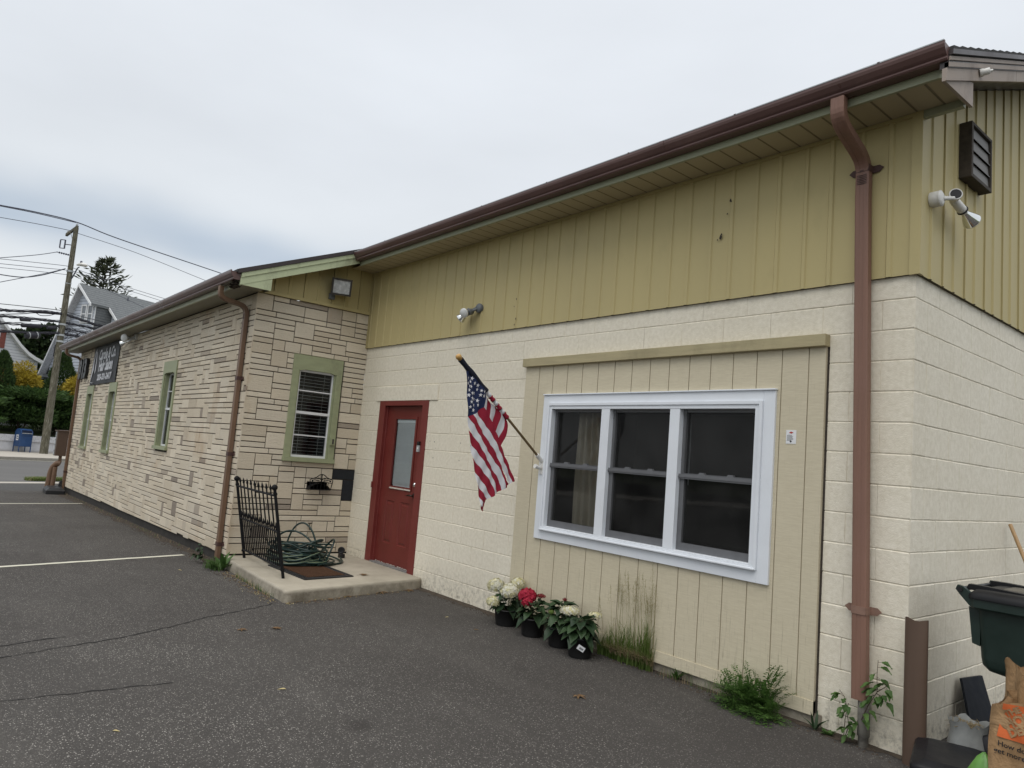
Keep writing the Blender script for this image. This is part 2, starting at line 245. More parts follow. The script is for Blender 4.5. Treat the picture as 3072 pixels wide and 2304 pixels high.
# ------------------------------------------------------------------ materials
class NT:
    def __init__(self, name):
        self.m = bpy.data.materials.new(name); self.m.use_nodes = True
        self.n = self.m.node_tree.nodes; self.l = self.m.node_tree.links
        self.p = self.n['Principled BSDF']; self.out = self.n['Material Output']
        self._tc = None
    def link(self, a, b): self.l.new(a, b)
    def co(self, scale=(1,1,1), rot=(0,0,0)):
        if not self._tc: self._tc = self.n.new('ShaderNodeTexCoord')
        mp = self.n.new('ShaderNodeMapping'); mp.inputs['Scale'].default_value = scale; mp.inputs['Rotation'].default_value = rot
        self.link(self._tc.outputs['Object'], mp.inputs[0]); return mp.outputs[0]
    def set(self, sock, v):
        if isinstance(v, (int, float)): sock.default_value = v
        elif isinstance(v, tuple): sock.default_value = (*v, 1) if len(v) == 3 and len(sock.default_value) == 4 else v
        else: self.link(v, sock)
    def noise(self, scale, detail=3, vec=None, rough=0.55, dist=0.0):
        n = self.n.new('ShaderNodeTexNoise'); n.inputs['Scale'].default_value = scale; n.inputs['Detail'].default_value = detail
        n.inputs['Roughness'].default_value = rough; n.inputs['Distortion'].default_value = dist
        self.link(vec if vec is not None else self.co(), n.inputs['Vector']); return n.outputs['Fac']
    def voro(self, scale, vec=None, out='Distance', feature='F1', rnd=1.0):
        n = self.n.new('ShaderNodeTexVoronoi'); n.feature = feature; n.inputs['Scale'].default_value = scale; n.inputs['Randomness'].default_value = rnd
        self.link(vec if vec is not None else self.co(), n.inputs['Vector']); return n.outputs[out]
    def math(self, op, a, b=None, clamp=False):
        n = self.n.new('ShaderNodeMath'); n.operation = op; n.use_clamp = clamp
        self.set(n.inputs[0], a)
        if b is not None: self.set(n.inputs[1], b)
        return n.outputs[0]
    def rng(self, v, a, b, c=0.0, d=1.0, smooth=False):
        n = self.n.new('ShaderNodeMapRange'); n.clamp = True
        if smooth: n.interpolation_type = 'SMOOTHSTEP'
        self.set(n.inputs[0], v)
        for i, x in enumerate((a, b, c, d)): n.inputs[i+1].default_value = x
        return n.outputs[0]
    def mix(self, f, a, b, mode='MIX'):
        n = self.n.new('ShaderNodeMix'); n.data_type = 'RGBA'; n.blend_type = mode
        self.set(n.inputs['Factor'], f)
        for k, v in (('A', a), ('B', b)):
            if isinstance(v, tuple): n.inputs[k].default_value = (*v[:3], 1)
            else: self.link(v, n.inputs[k])
        return n.outputs['Result']
    def ramp(self, f, stops):
        n = self.n.new('ShaderNodeValToRGB'); self.link(f, n.inputs[0]); e = n.color_ramp.elements
        while len(e) < len(stops): e.new(0.5)
        for k, (p, c) in zip(e, stops): k.position = p; k.color = (*c, 1)
        return n.outputs[0]
    def island(self):
        return self.n.new('ShaderNodeNewGeometry').outputs['Random Per Island']
    def sep(self, vec=None):
        n = self.n.new('ShaderNodeSeparateXYZ'); self.link(vec if vec is not None else self.co(), n.inputs[0]); return n.outputs
    def bump(self, h, strength=0.5, dist=0.01, prev=None):
        n = self.n.new('ShaderNodeBump'); n.inputs['Strength'].default_value = strength; n.inputs['Distance'].default_value = dist
        self.link(h, n.inputs['Height'])
        if prev is not None: self.link(prev, n.inputs['Normal'])
        self.link(n.outputs[0], self.p.inputs['Normal']); return n.outputs[0]
    def fin(self, color, rough=0.7, spec=0.5, metal=0.0, **kw):
        self.set(self.p.inputs['Base Color'], color); self.set(self.p.inputs['Roughness'], rough)
        self.p.inputs['Specular IOR Level'].default_value = spec; self.p.inputs['Metallic'].default_value = metal
        for k, v in kw.items(): self.set(self.p.inputs[k.replace('_', ' ')], v)
        return self.m

def mul(c, k): return tuple(x*k for x in c)
def plain(name, c, rough=0.6, var=0.12, scale=6.0, bump=0.0, bscale=60.0, spec=0.4, metal=0.0, dirt=None, stretch=(1,1,1)):
    t = NT(name)
    f = t.noise(scale, 4, t.co(stretch))
    colr = t.mix(t.rng(f, 0.3, 0.7), mul(c, 1-var), mul(c, 1+var))
    if dirt:
        g = t.rng(t.noise(2.3, 6, t.co((1.0, 1.0, 0.6)), rough=0.7), 0.54, 0.72)
        colr = t.mix(t.math('MULTIPLY', g, dirt[1]), colr, dirt[0])
    if bump: t.bump(t.noise(bscale, 4, t.co(stretch)), bump, 0.004)
    return t.fin(colr, t.rng(f, 0.3, 0.7, max(rough-0.08, 0.02), min(rough+0.08, 1)), spec, metal)

MT = {}
# painted concrete block
t = NT("block_paint")
big = t.noise(0.9, 5, rough=0.6); fine = t.noise(70, 5, rough=0.65); pit = t.voro(55)
pits = t.math('MULTIPLY', t.rng(pit, 0.0, 0.16, 1, 0), t.rng(t.noise(9, 3), 0.52, 0.62))
c = t.mix(t.rng(big, 0.3, 0.7), (0.735, 0.68, 0.56), (0.80, 0.75, 0.635))
isl = t.mix(t.rng(t.noise(30, 3), 0.35, 0.7), (0.90, 0.89, 0.86), (1.03, 1.03, 1.03))
c = t.mix(1.0, c, isl, 'MULTIPLY')
c = t.mix(t.math('MULTIPLY', pits, 0.55), c, (0.20, 0.17, 0.12))
low = t.math('MULTIPLY', t.rng(t.sep()[2], 0.0, 0.36, 1, 0), t.rng(t.noise(17, 7, rough=0.78), 0.47, 0.66))
c = t.mix(t.math('MULTIPLY', low, 0.75), c, (0.10, 0.085, 0.065))
h = t.math('ADD', t.math('MULTIPLY', fine, 0.7), t.math('MULTIPLY', pits, -1.2))
h = t.math('ADD', h, t.math('MULTIPLY', t.noise(160, 2), 0.5))
t.bump(h, 0.55, 0.006)
MT['block'] = t.fin(c, 0.62, 0.35)
# green-ochre sheet metal siding
MT['siding'] = plain("ochre_siding", (0.475, 0.40, 0.20), 0.55, 0.04, 1.3, 0.06, 9, 0.25, dirt=((0.30, 0.25, 0.125), 0.2), stretch=(1, 1, 0.25))
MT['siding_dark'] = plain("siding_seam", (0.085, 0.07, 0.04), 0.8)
# stone veneer, one tint per stone
t = NT("stone_veneer")
r = t.island()
c = t.ramp(r, [(0.0, (0.56, 0.49, 0.385)), (0.3, (0.66, 0.585, 0.465)), (0.55, (0.62, 0.56, 0.46)), (0.9, (0.73, 0.655, 0.53)), (0.925, (0.60, 0.53, 0.425)), (0.95, (0.42, 0.365, 0.30)), (1.0, (0.29, 0.25, 0.21))])
gr = t.noise(11, 6, t.co((1.6, 1.6, 6.5)), rough=0.7, dist=1.2)
crack = t.rng(gr, 0.33, 0.41, 1, 0)
c = t.mix(t.math('MULTIPLY', crack, 0.4), c, (0.26, 0.21, 0.16))
c = t.mix(1.0, c, t.mix(t.noise(1.1, 4), (0.88, 0.86, 0.82), (1.1, 1.1, 1.1)), 'MULTIPLY')
rust = t.math('MULTIPLY', t.rng(t.noise(2.0, 5, t.co((1, 1, 0.5))), 0.58, 0.74), 0.42)
c = t.mix(rust, c, (0.40, 0.25, 0.12))
hh = t.math('ADD', t.rng(gr, 0.3, 0.6), t.math('MULTIPLY', t.noise(45, 4), 0.35))
t.bump(hh, 0.5, 0.008)
MT['stone'] = t.fin(c, 0.85, 0.2)
MT['stone_black'] = plain("stone_painted_black", (0.016, 0.018, 0.022), 0.75, 0.3, 20, 0.4, 30, 0.3)
MT['mortar'] = plain("dark_joint", (0.05, 0.04, 0.032), 0.95, 0.3, 30)
MT['foundation'] = plain("dark_foundation", (0.035, 0.032, 0.028), 0.95, 0.4, 9)
MT['old_mortar'] = plain('old_grey_mortar', (0.16, 0.15, 0.13), 0.95, 0.45, 14, 0.9, 40, 0.2, dirt=((0.04, 0.036, 0.03), 0.8))
# trims
MT['sage'] = plain("sage_green_trim", (0.30, 0.325, 0.195), 0.55, 0.08, 5, 0.25, 40, 0.4, dirt=((0.13, 0.12, 0.08), 0.6), stretch=(1, 1, 3))
MT['sage_light'] = plain("pale_green_fascia", (0.47, 0.52, 0.33), 0.5, 0.06, 5, 0.2, 30, 0.4, dirt=((0.10, 0.09, 0.06), 0.55))
MT['fascia'] = plain("olive_fascia", (0.33, 0.345, 0.235), 0.5, 0.06, 4, 0.1, 30, 0.4)
MT['brown_gutter'] = plain("brown_gutter_metal", (0.115, 0.062, 0.055), 0.34, 0.14, 2.2, 0.05, 12, 0.5, dirt=((0.16, 0.10, 0.085), 0.35))
MT['tan_rake'] = plain("taupe_rake_paint", (0.33, 0.275, 0.235), 0.6, 0.06, 6, 0.15, 40, 0.35, dirt=((0.12, 0.09, 0.075), 0.6))
MT['red_brown_pipe'] = plain("red_brown_downspout", (0.205, 0.112, 0.080), 0.55, 0.10, 3, 0.12, 14, 0.4, dirt=((0.24, 0.135, 0.11), 0.5), stretch=(6, 6, 0.4))
MT['brown_pipe'] = plain("brown_downspout", (0.16, 0.095, 0.058), 0.5, 0.10, 3, 0.10, 14, 0.4, stretch=(6, 6, 0.4))
MT['strap'] = plain("dark_brown_strap", (0.075, 0.038, 0.032), 0.6, 0.2, 20)
MT['strap_light'] = plain("faded_brown_strap", (0.22, 0.132, 0.098), 0.6, 0.2, 20)
MT['drip'] = plain("dark_drip_edge", (0.045, 0.035, 0.035), 0.4, 0.15, 4)
MT['shingle'] = plain("dark_asphalt_shingle", (0.045, 0.045, 0.045), 0.95, 0.4, 60, 0.5, 120)
t = NT("perforated_soffit")
s = t.sep(t.co())
fx = t.math('FRACT', t.math('MULTIPLY', s[0], 6.15)); fy = t.math('FRACT', t.math('MULTIPLY', s[1], 50.0))
seam = t.rng(t.math('ABSOLUTE', t.math('SUBTRACT', fx, 0.5)), 0.44, 0.47)
v = t.voro(62, out='Distance', rnd=0.1)
hole = t.rng(v, 0.22, 0.34, 1, 0)
flat = t.rng(t.math('ABSOLUTE', t.math('SUBTRACT', fx, 0.5)), 0.34, 0.36)
hole = t.math('MULTIPLY', hole, t.math('SUBTRACT', 1.0, flat))
c = t.mix(t.math('MULTIPLY', hole, 0.85), (0.44, 0.385, 0.26), (0.05, 0.042, 0.028))
c = t.mix(t.math('MULTIPLY', seam, 0.7), c, (0.08, 0.066, 0.042))
t.bump(t.math('ADD', t.math('MULTIPLY', seam, -1.0), t.math('MULTIPLY', hole, -0.3)), 0.6, 0.006)
MT['soffit'] = t.fin(c, 0.6, 0.3)
MT['soffit_plain'] = plain("plain_soffit", (0.24, 0.225, 0.165), 0.6, 0.08, 4)
# T1-11 wood panel
t = NT("cream_wood_panel")
g1 = t.noise(6, 5, t.co((2.2, 2.2, 26)), rough=0.65); g2 = t.noise(5, 5, t.co((30, 30, 1.2)), rough=0.65)
c = t.mix(t.rng(g1, 0.35, 0.65), (0.535, 0.475, 0.345), (0.60, 0.54, 0.40))
lowz = t.rng(t.sep()[2], 0.05, 0.9, 1, 0)
pe = t.math('MULTIPLY', t.rng(g2, 0.58, 0.68), t.math('ADD', 0.10, t.math('MULTIPLY', lowz, 0.55)))
c = t.mix(pe, c, (0.20, 0.165, 0.115))
t.bump(t.math('ADD', t.math('MULTIPLY', g1, 0.5), t.math('MULTIPLY', g2, 0.5)), 0.4, 0.006)
MT['t111'] = t.fin(c, 0.6, 0.3)
MT['cream_trim'] = plain("olive_cream_trim", (0.40, 0.345, 0.205), 0.6, 0.10, 4, 0.5, 25, 0.3, dirt=((0.22, 0.19, 0.11), 0.5), stretch=(0.6, 4, 9))
MT['white'] = plain("white_paint", (0.72, 0.75, 0.79), 0.4, 0.03, 4, 0.05, 30, 0.4, dirt=((0.5, 0.5, 0.5), 0.25))
MT['vinyl'] = plain("white_vinyl", (0.70, 0.71, 0.72), 0.4, 0.03, 4)
t = NT("insect_screen"); t.n.remove(t.p)
tr_ = t.n.new('ShaderNodeBsdfTransparent'); tr_.inputs[0].default_value = (0.86, 0.86, 0.86, 1)
df_ = t.n.new('ShaderNodeBsdfDiffuse'); df_.inputs[0].default_value = (0.16, 0.16, 0.155, 1)
mx_ = t.n.new('ShaderNodeMixShader'); t.link(t.rng(t.noise(3, 3), 0.35, 0.65, 0.04, 0.11), mx_.inputs[0]); t.link(tr_.outputs[0], mx_.inputs[1]); t.link(df_.outputs[0], mx_.inputs[2]); t.link(mx_.outputs[0], t.out.inputs[0])
MT['mesh_screen'] = t.m
MT['screen_grey'] = plain("grey_aluminium", (0.125, 0.128, 0.135), 0.45, 0.08, 10, 0, 0, 0.5)
MT['red'] = plain("barn_red_paint", (0.145, 0.024, 0.019), 0.42, 0.10, 3, 0.12, 30, 0.4, dirt=((0.10, 0.018, 0.014), 0.5))
MT['red_frame'] = plain("red_frame_paint", (0.165, 0.030, 0.025), 0.45, 0.10, 3, 0.12, 30, 0.4)
MT['chip'] = plain("bare_chipped_paint", (0.55, 0.50, 0.44), 0.8, 0.2, 30)
MT['blind'] = plain("white_blind", (0.82, 0.85, 0.85), 0.45, 0.04, 8)
MT['dark_room'] = plain("dark_interior", (0.035, 0.034, 0.033), 0.95, 0.3, 2)
MT['curtain'] = plain("beige_curtain", (0.55, 0.50, 0.38), 0.9, 0.1, 5)
MT['curtain_grey'] = plain("grey_blind_cloth", (0.42, 0.43, 0.44), 0.9, 0.1, 5)
def glass(name, tint, ior, refl=1.0):
    t = NT(name); t.n.remove(t.p)
    tr = t.n.new('ShaderNodeBsdfTransparent'); tr.inputs[0].default_value = (*tint, 1)
    gl = t.n.new('ShaderNodeBsdfGlossy'); gl.inputs['Roughness'].default_value = 0.015; gl.inputs['Color'].default_value = (refl, refl, refl, 1)
    fr = t.n.new('ShaderNodeFresnel'); fr.inputs['IOR'].default_value = ior
    w = t.noise(1.4, 2); b = t.n.new('ShaderNodeBump'); b.inputs['Strength'].default_value = 0.05; b.inputs['Distance'].default_value = 0.02
    t.link(w, b.inputs['Height']); t.link(b.outputs[0], gl.inputs['Normal'])
    mx = t.n.new('ShaderNodeMixShader'); t.link(fr.outputs[0], mx.inputs[0]); t.link(tr.outputs[0], mx.inputs[1]); t.link(gl.outputs[0], mx.inputs[2])
    t.link(mx.outputs[0], t.out.inputs[0]); return t.m
MT['glass'] = glass("window_glass", (0.80, 0.83, 0.82), 1.38)
MT['glass_clear'] = glass("door_glass", (0.95, 0.97, 0.97), 1.3)
MT['glass_screen'] = glass("screened_glass", (0.75, 0.76, 0.76), 1.30)
MT['chrome'] = plain("chrome", (0.75, 0.75, 0.75), 0.12, 0.03, 5, 0, 0, 0.5, 1.0)
MT['bronze'] = plain("dark_bronze", (0.030, 0.022, 0.017), 0.35, 0.2, 10, 0, 0, 0.5, 0.6)
MT['black_iron'] = plain("black_iron", (0.010, 0.010, 0.011), 0.55, 0.2, 30, 0.1, 60, 0.15)
MT['black_plastic'] = plain("black_plastic", (0.014, 0.014, 0.015), 0.4, 0.15, 12, 0.05, 40, 0.4)
MT['pot'] = plain("black_pot_plastic", (0.010, 0.010, 0.010), 0.5, 0.15, 12, 0.05, 40, 0.35)
MT['dark_bronze_light'] = plain("dark_fixture_paint", (0.035, 0.030, 0.024), 0.5, 0.25, 14)
MT['lens'] = plain("ribbed_lens", (0.40, 0.41, 0.41), 0.25, 0.25, 22, 0.2, 60, 0.5)
MT['white_enamel'] = plain("white_enamel", (0.70, 0.69, 0.66), 0.35, 0.05, 8)
MT['grey_enamel'] = plain("grey_enamel", (0.13, 0.14, 0.15), 0.45, 0.1, 8)
MT['silver'] = plain("silvered_bulb", (0.80, 0.81, 0.80), 0.10, 0.1, 5, 0, 0, 0.5, 1.0)
MT['frost'] = plain("frosted_lens", (0.62, 0.63, 0.62), 0.22, 0.08, 20)
MT['vent'] = plain("weathered_grey_louvre", (0.20, 0.195, 0.19), 0.65, 0.18, 5, 0.15, 40)
MT['vent_frame'] = plain("dark_vent_frame", (0.055, 0.045, 0.036), 0.8, 0.4, 14, 0.3, 40)
# flag
MT['flag_red'] = plain("flag_red", (0.30, 0.020, 0.042), 0.75, 0.05, 6, 0.1, 90, 0.2)
MT['flag_white'] = plain("flag_white", (0.70, 0.70, 0.73), 0.75, 0.03, 6, 0.1, 90, 0.2)
MT['flag_navy'] = plain("flag_navy", (0.020, 0.030, 0.082), 0.75, 0.1, 6, 0.1, 90, 0.2)
MT['flag_dark'] = plain("flag_sleeve_navy", (0.008, 0.010, 0.022), 0.75, 0.1, 6)
for k in ('flag_red', 'flag_white', 'flag_navy'):
    pass
MT['pole_wood'] = plain("tan_flagpole", (0.165, 0.115, 0.055), 0.45, 0.1, 8)
MT['finial'] = plain("varnished_finial", (0.46, 0.27, 0.085), 0.35, 0.1, 10)
# ground
t = NT("asphalt")
vv = t.n.new('ShaderNodeTexVoronoi'); vv.inputs['Scale'].default_value = 135; t.link(t.co(), vv.inputs['Vector'])
cs = t.n.new('ShaderNodeSeparateColor'); t.link(vv.outputs['Color'], cs.inputs[0])
stone_r = t.math('ADD', cs.outputs[0], t.math('MULTIPLY', t.math('SUBTRACT', t.noise(1.1, 4), 0.5), 0.20))
c = t.ramp(stone_r, [(0.0, (0.044, 0.040, 0.037)), (0.55, (0.072, 0.066, 0.060)), (0.80, (0.100, 0.092, 0.084)), (0.87, (0.18, 0.17, 0.155)), (0.96, (0.33, 0.31, 0.285)), (1.0, (0.48, 0.46, 0.42))])
edge = t.rng(vv.outputs['Distance'], 0.30, 0.62)
c = t.mix(edge, c, (0.058, 0.054, 0.050))
patch = t.mix(t.rng(t.noise(0.35, 5, rough=0.6), 0.3, 0.7), (0.80, 0.78, 0.77), (1.16, 1.16, 1.15))
c = t.mix(1.0, c, patch, 'MULTIPLY')
oil = t.math('MULTIPLY', t.rng(t.noise(0.55, 6, t.co((1, 1, 1)), rough=0.7), 0.60, 0.74), 0.45)
c = t.mix(oil, c, (0.030, 0.028, 0.026))
spot = t.math('MULTIPLY', t.rng(t.voro(0.8), 0.02, 0.09, 1, 0), 0.6)
c = t.mix(spot, c, (0.028, 0.024, 0.022))
strk = t.rng(t.noise(0.9, 5, t.co((0.5, 2.2, 1))), 0.55, 0.75)
c = t.mix(t.math('MULTIPLY', strk, 0.3), c, (0.135, 0.125, 0.112))
# darker band beside the building
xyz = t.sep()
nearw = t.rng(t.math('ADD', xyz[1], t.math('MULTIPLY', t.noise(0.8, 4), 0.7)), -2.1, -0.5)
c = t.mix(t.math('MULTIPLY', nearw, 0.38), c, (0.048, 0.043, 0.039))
t.bump(t.math('ADD', t.math('MULTIPLY', edge, -0.8), t.math('MULTIPLY', t.noise(260, 2), 0.4)), 0.6, 0.006)
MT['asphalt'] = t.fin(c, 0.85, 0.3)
MT['road'] = plain("road_asphalt", (0.125, 0.122, 0.118), 0.9, 0.10, 1.6, 0.3, 80, 0.2, stretch=(1, 0.12, 1))
MT['crack'] = plain("asphalt_crack_fill", (0.018, 0.017, 0.016), 0.95, 0.3, 30)
MT['line_paint'] = plain("worn_white_line", (0.60, 0.58, 0.48), 0.75, 0.06, 10, 0.3, 120, 0.2, dirt=((0.24, 0.23, 0.2), 0.6))
t = NT("worn_concrete")
a = t.noise(2.6, 6, rough=0.65); b2 = t.noise(45, 4)
c = t.mix(t.rng(a, 0.3, 0.7), (0.30, 0.27, 0.215), (0.43, 0.39, 0.315))
side = t.rng(t.sep()[2], 0.085, 0.11, 1, 0)
c = t.mix(t.math('MULTIPLY', side, t.rng(t.noise(5, 6, rough=0.7), 0.35, 0.7)), c, (0.13, 0.11, 0.08))
spots = t.rng(t.voro(14), 0.0, 0.05, 1, 0)
c = t.mix(t.math('MULTIPLY', spots, 0.5), c, (0.07, 0.06, 0.05))
t.bump(t.math('ADD', t.math('MULTIPLY', b2, 0.6), a), 0.4, 0.008)
MT['concrete'] = t.fin(c, 0.85, 0.25)
MT['sidewalk'] = plain("pale_sidewalk", (0.42, 0.39, 0.34), 0.9, 0.08, 3, 0.2, 40, 0.2)
MT['kerb'] = plain("granite_kerb", (0.24, 0.225, 0.20), 0.9, 0.12, 9, 0.2, 40, 0.2)
MT['soil'] = plain("soil", (0.055, 0.042, 0.03), 0.95, 0.4, 20, 0.5, 60)
MT['lawn'] = plain("lawn", (0.05, 0.07, 0.02), 0.95, 0.4, 3, 0.5, 60)
t = NT("stucco_wall")
a = t.noise(5, 6, rough=0.7)
zz = t.sep()[2]
fl = t.math('MULTIPLY', t.rng(t.noise(16, 6, rough=0.75), 0.54, 0.62), t.rng(zz, 0.40, 0.95))
c = t.mix(t.rng(a, 0.3, 0.7), (0.52, 0.52, 0.54), (0.64, 0.64, 0.66))
c = t.mix(t.math('MULTIPLY', fl, 0.8), c, (0.10, 0.095, 0.085))
c = t.mix(t.math('MULTIPLY', t.rng(zz, 0.0, 0.14, 1, 0), 0.5), c, (0.22, 0.20, 0.16))
t.bump(a, 0.3, 0.01)
MT['stucco'] = t.fin(c, 0.9, 0.2)
# timber
t = NT("weathered_pole")
g = t.noise(9, 6, t.co((3, 3, 0.35)), rough=0.7, dist=0.6)
c = t.ramp(g, [(0.3, (0.035, 0.031, 0.022)), (0.45, (0.10, 0.092, 0.066)), (0.56, (0.15, 0.142, 0.108)), (0.68, (0.34, 0.32, 0.27))])
t.bump(g, 0.7, 0.02)
MT['pole'] = t.fin(c, 0.9, 0.15)
MT['wire'] = plain("dark_cable", (0.022, 0.022, 0.030), 0.55, 0.2, 8)
MT['wire_grey'] = plain("grey_conductor", (0.075, 0.08, 0.11), 0.5, 0.2, 8)
MT['galv'] = plain("galvanised_steel", (0.42, 0.44, 0.45), 0.45, 0.12, 10, 0, 0, 0.5, 0.3)
MT['mail_blue'] = plain("collection_box_blue", (0.020, 0.060, 0.165), 0.4, 0.10, 4, 0.05, 30, 0.45)
MT['mail_dark'] = plain("dark_blue_recess", (0.006, 0.014, 0.045), 0.5)
MT['paper'] = plain("white_paper", (0.72, 0.73, 0.74), 0.7, 0.03, 10)
MT['ink'] = plain("black_ink", (0.02, 0.02, 0.022), 0.7, 0.1, 10)
MT['ink_red'] = plain("red_ink", (0.45, 0.05, 0.04), 0.7, 0.1, 10)
MT['banner'] = plain("black_banner", (0.014, 0.015, 0.019), 0.55, 0.15, 3, 0.15, 6, 0.3)
MT['banner_white'] = plain("banner_white_print", (0.62, 0.63, 0.66), 0.6, 0.06, 8)
# houses
def clapboard(name, ca, cb, pitch=0.125):
    t = NT(name); z = t.sep()[2]
    f = t.math('FRACT', t.math('DIVIDE', z, pitch))
    gap = t.rng(f, 0.80, 0.92)
    c = t.mix(t.rng(t.noise(1.5, 4), 0.3, 0.7), ca, mul(ca, 1.08)); c = t.mix(gap, c, cb)
    t.bump(f, 0.6, 0.03)
    return t.fin(c, 0.6, 0.3)
MT['clap_white'] = clapboard("white_clapboard", (0.66, 0.68, 0.72), (0.34, 0.36, 0.42), 0.17)
MT['clap_grey'] = clapboard("blue_grey_clapboard", (0.56, 0.60, 0.67), (0.13, 0.145, 0.18), 0.20)
t = NT("grey_shingle_roof"); z = t.sep()[2]
f = t.math('FRACT', t.math('DIVIDE', z, 0.16)); rr = t.noise(7, 5, t.co((1, 1, 4)))
c = t.mix(t.rng(rr, 0.3, 0.7), (0.125, 0.135, 0.14), (0.20, 0.21, 0.215)); c = t.mix(t.math('MULTIPLY', t.rng(f, 0.75, 0.95), 0.7), c, (0.05, 0.055, 0.06))
MT['grey_roof'] = t.fin(c, 0.95, 0.2)
MT['brick_red'] = plain("faded_red_shutter", (0.22, 0.07, 0.055), 0.8, 0.2, 8)
MT['house_glass'] = plain("house_window_glass", (0.16, 0.18, 0.20), 0.15, 0.25, 2, 0, 0, 0.5)
# plants
def leafmat(name, a, b, rough=0.5, trans=0.25, spec=0.35):
    t = NT(name); r = t.island()
    c = t.mix(r, a, b); c = t.mix(1.0, c, t.mix(t.noise(1.6, 3), (0.75, 0.75, 0.75), (1.2, 1.2, 1.2)), 'MULTIPLY')
    t.fin(c, rough, spec)
    if trans > 0:
        tl = t.n.new('ShaderNodeBsdfTranslucent'); t.link(c, tl.inputs[0])
        mx = t.n.new('ShaderNodeMixShader'); mx.inputs[0].default_value = trans
        t.link(t.p.outputs[0], mx.inputs[1]); t.link(tl.outputs[0], mx.inputs[2]); t.link(mx.outputs[0], t.out.inputs[0])
    return t.m
MT['leaf_hyd'] = leafmat("hydrangea_leaf", (0.016, 0.036, 0.016), (0.042, 0.080, 0.030), 0.5, 0.12)
MT['leaf_weed'] = leafmat("weed_leaf", (0.045, 0.10, 0.022), (0.10, 0.18, 0.045), 0.55, 0.3)
MT['leaf_fern'] = leafmat("ferny_weed_leaf", (0.050, 0.115, 0.022), (0.115, 0.21, 0.05), 0.6, 0.3)
MT['grass'] = leafmat("grass_blade", (0.075, 0.13, 0.022), (0.17, 0.24, 0.06), 0.6, 0.35)
MT['grass_dry'] = leafmat("dry_grass", (0.26, 0.20, 0.11), (0.40, 0.32, 0.19), 0.8, 0.2)
MT['seed'] = leafmat("grass_seed", (0.24, 0.22, 0.10), (0.36, 0.31, 0.16), 0.8, 0.2)
MT['petal_white'] = leafmat("cream_petal", (0.66, 0.64, 0.47), (0.80, 0.79, 0.72), 0.6, 0.25)
MT['petal_cream'] = leafmat("yellow_cream_petal", (0.62, 0.58, 0.30), (0.78, 0.74, 0.52), 0.6, 0.25)
MT['petal_red'] = leafmat("crimson_petal", (0.34, 0.008, 0.03), (0.52, 0.03, 0.07), 0.6, 0.2)
MT['bud_red'] = leafmat("dark_red_bud", (0.11, 0.012, 0.012), (0.26, 0.03, 0.03), 0.7, 0.1)
MT['bud_green'] = leafmat("green_bud", (0.10, 0.16, 0.03), (0.22, 0.30, 0.07), 0.7, 0.2)
MT['stem'] = plain("green_stem", (0.07, 0.10, 0.035), 0.6, 0.2, 20)
MT['twig'] = plain("brown_twig", (0.075, 0.052, 0.035), 0.85, 0.3, 20)
MT['juniper'] = leafmat("juniper_spray", (0.022, 0.050, 0.014), (0.085, 0.155, 0.04), 0.7, 0.25)
MT['arborvitae'] = leafmat("arborvitae_leaf", (0.022, 0.048, 0.015), (0.075, 0.13, 0.035), 0.7, 0.25)
MT['gold'] = leafmat("golden_foliage", (0.26, 0.19, 0.02), (0.60, 0.48, 0.07), 0.7, 0.3)
MT['far_leaf'] = leafmat("far_tree_leaf", (0.020, 0.036, 0.016), (0.065, 0.095, 0.038), 0.7, 0.25)
MT['pine_leaf'] = leafmat("spruce_leaf", (0.045, 0.055, 0.034), (0.11, 0.12, 0.075), 0.8, 0.25)
MT['bark'] = plain("bark", (0.045, 0.036, 0.028), 0.95, 0.3, 12, 0.5, 30)
MT['dead_leaf'] = leafmat("dead_leaf", (0.10, 0.055, 0.028), (0.24, 0.15, 0.07), 0.85, 0.1)
MT['leaf_yellow'] = leafmat("yellow_fallen_leaf", (0.42, 0.33, 0.12), (0.55, 0.47, 0.26), 0.8, 0.1)
# step things
MT['hose'] = plain("dark_green_hose", (0.010, 0.030, 0.026), 0.38, 0.2, 6, 0, 0, 0.45)
MT['hose_stripe'] = plain("pale_hose_stripe", (0.22, 0.27, 0.16), 0.5, 0.1, 6)
t = NT("coir_mat"); g = t.noise(120, 5, rough=0.8)
c = t.mix(t.rng(g, 0.35, 0.65), (0.045, 0.022, 0.013), (0.120, 0.066, 0.040)); t.bump(g, 1.0, 0.02)
MT['coir'] = t.fin(c, 0.95, 0.1)
MT['rubber'] = plain("black_rubber", (0.016, 0.016, 0.019), 0.6, 0.2, 20, 0.1, 60)
# right corner
MT['brown_post'] = plain("brown_metal_post", (0.105, 0.068, 0.048), 0.55, 0.08, 4, 0.06, 20, 0.4, dirt=((0.07, 0.045, 0.03), 0.4), stretch=(3, 3, 0.4))
MT['bin_green'] = plain("dark_green_bin", (0.013, 0.026, 0.021), 0.42, 0.12, 10, 0.06, 120, 0.4)
MT['bin_lid'] = plain("black_bin_lid", (0.010, 0.010, 0.011), 0.45, 0.15, 8, 0.06, 60, 0.25)
MT['bin_dust'] = plain("dusty_lid_panel", (0.115, 0.105, 0.085), 0.8, 0.25, 7, 0.1, 60, 0.2)
MT['tote'] = plain("black_tote", (0.009, 0.009, 0.011), 0.45, 0.15, 9, 0.05, 60, 0.22)
MT['navy_board'] = plain("blue_black_board", (0.008, 0.010, 0.015), 0.75, 0.15, 12, 0, 0, 0.2)
t = NT("kraft_paper")
k = t.noise(7, 5, rough=0.6, dist=0.8)
c = t.mix(t.rng(k, 0.3, 0.7), (0.29, 0.175, 0.085), (0.40, 0.255, 0.135)); t.bump(k, 0.7, 0.03)
MT['kraft'] = t.fin(c, 0.8, 0.2)
MT['orange'] = plain("orange_print", (0.62, 0.135, 0.035), 0.75, 0.12, 9, 0.3, 20)
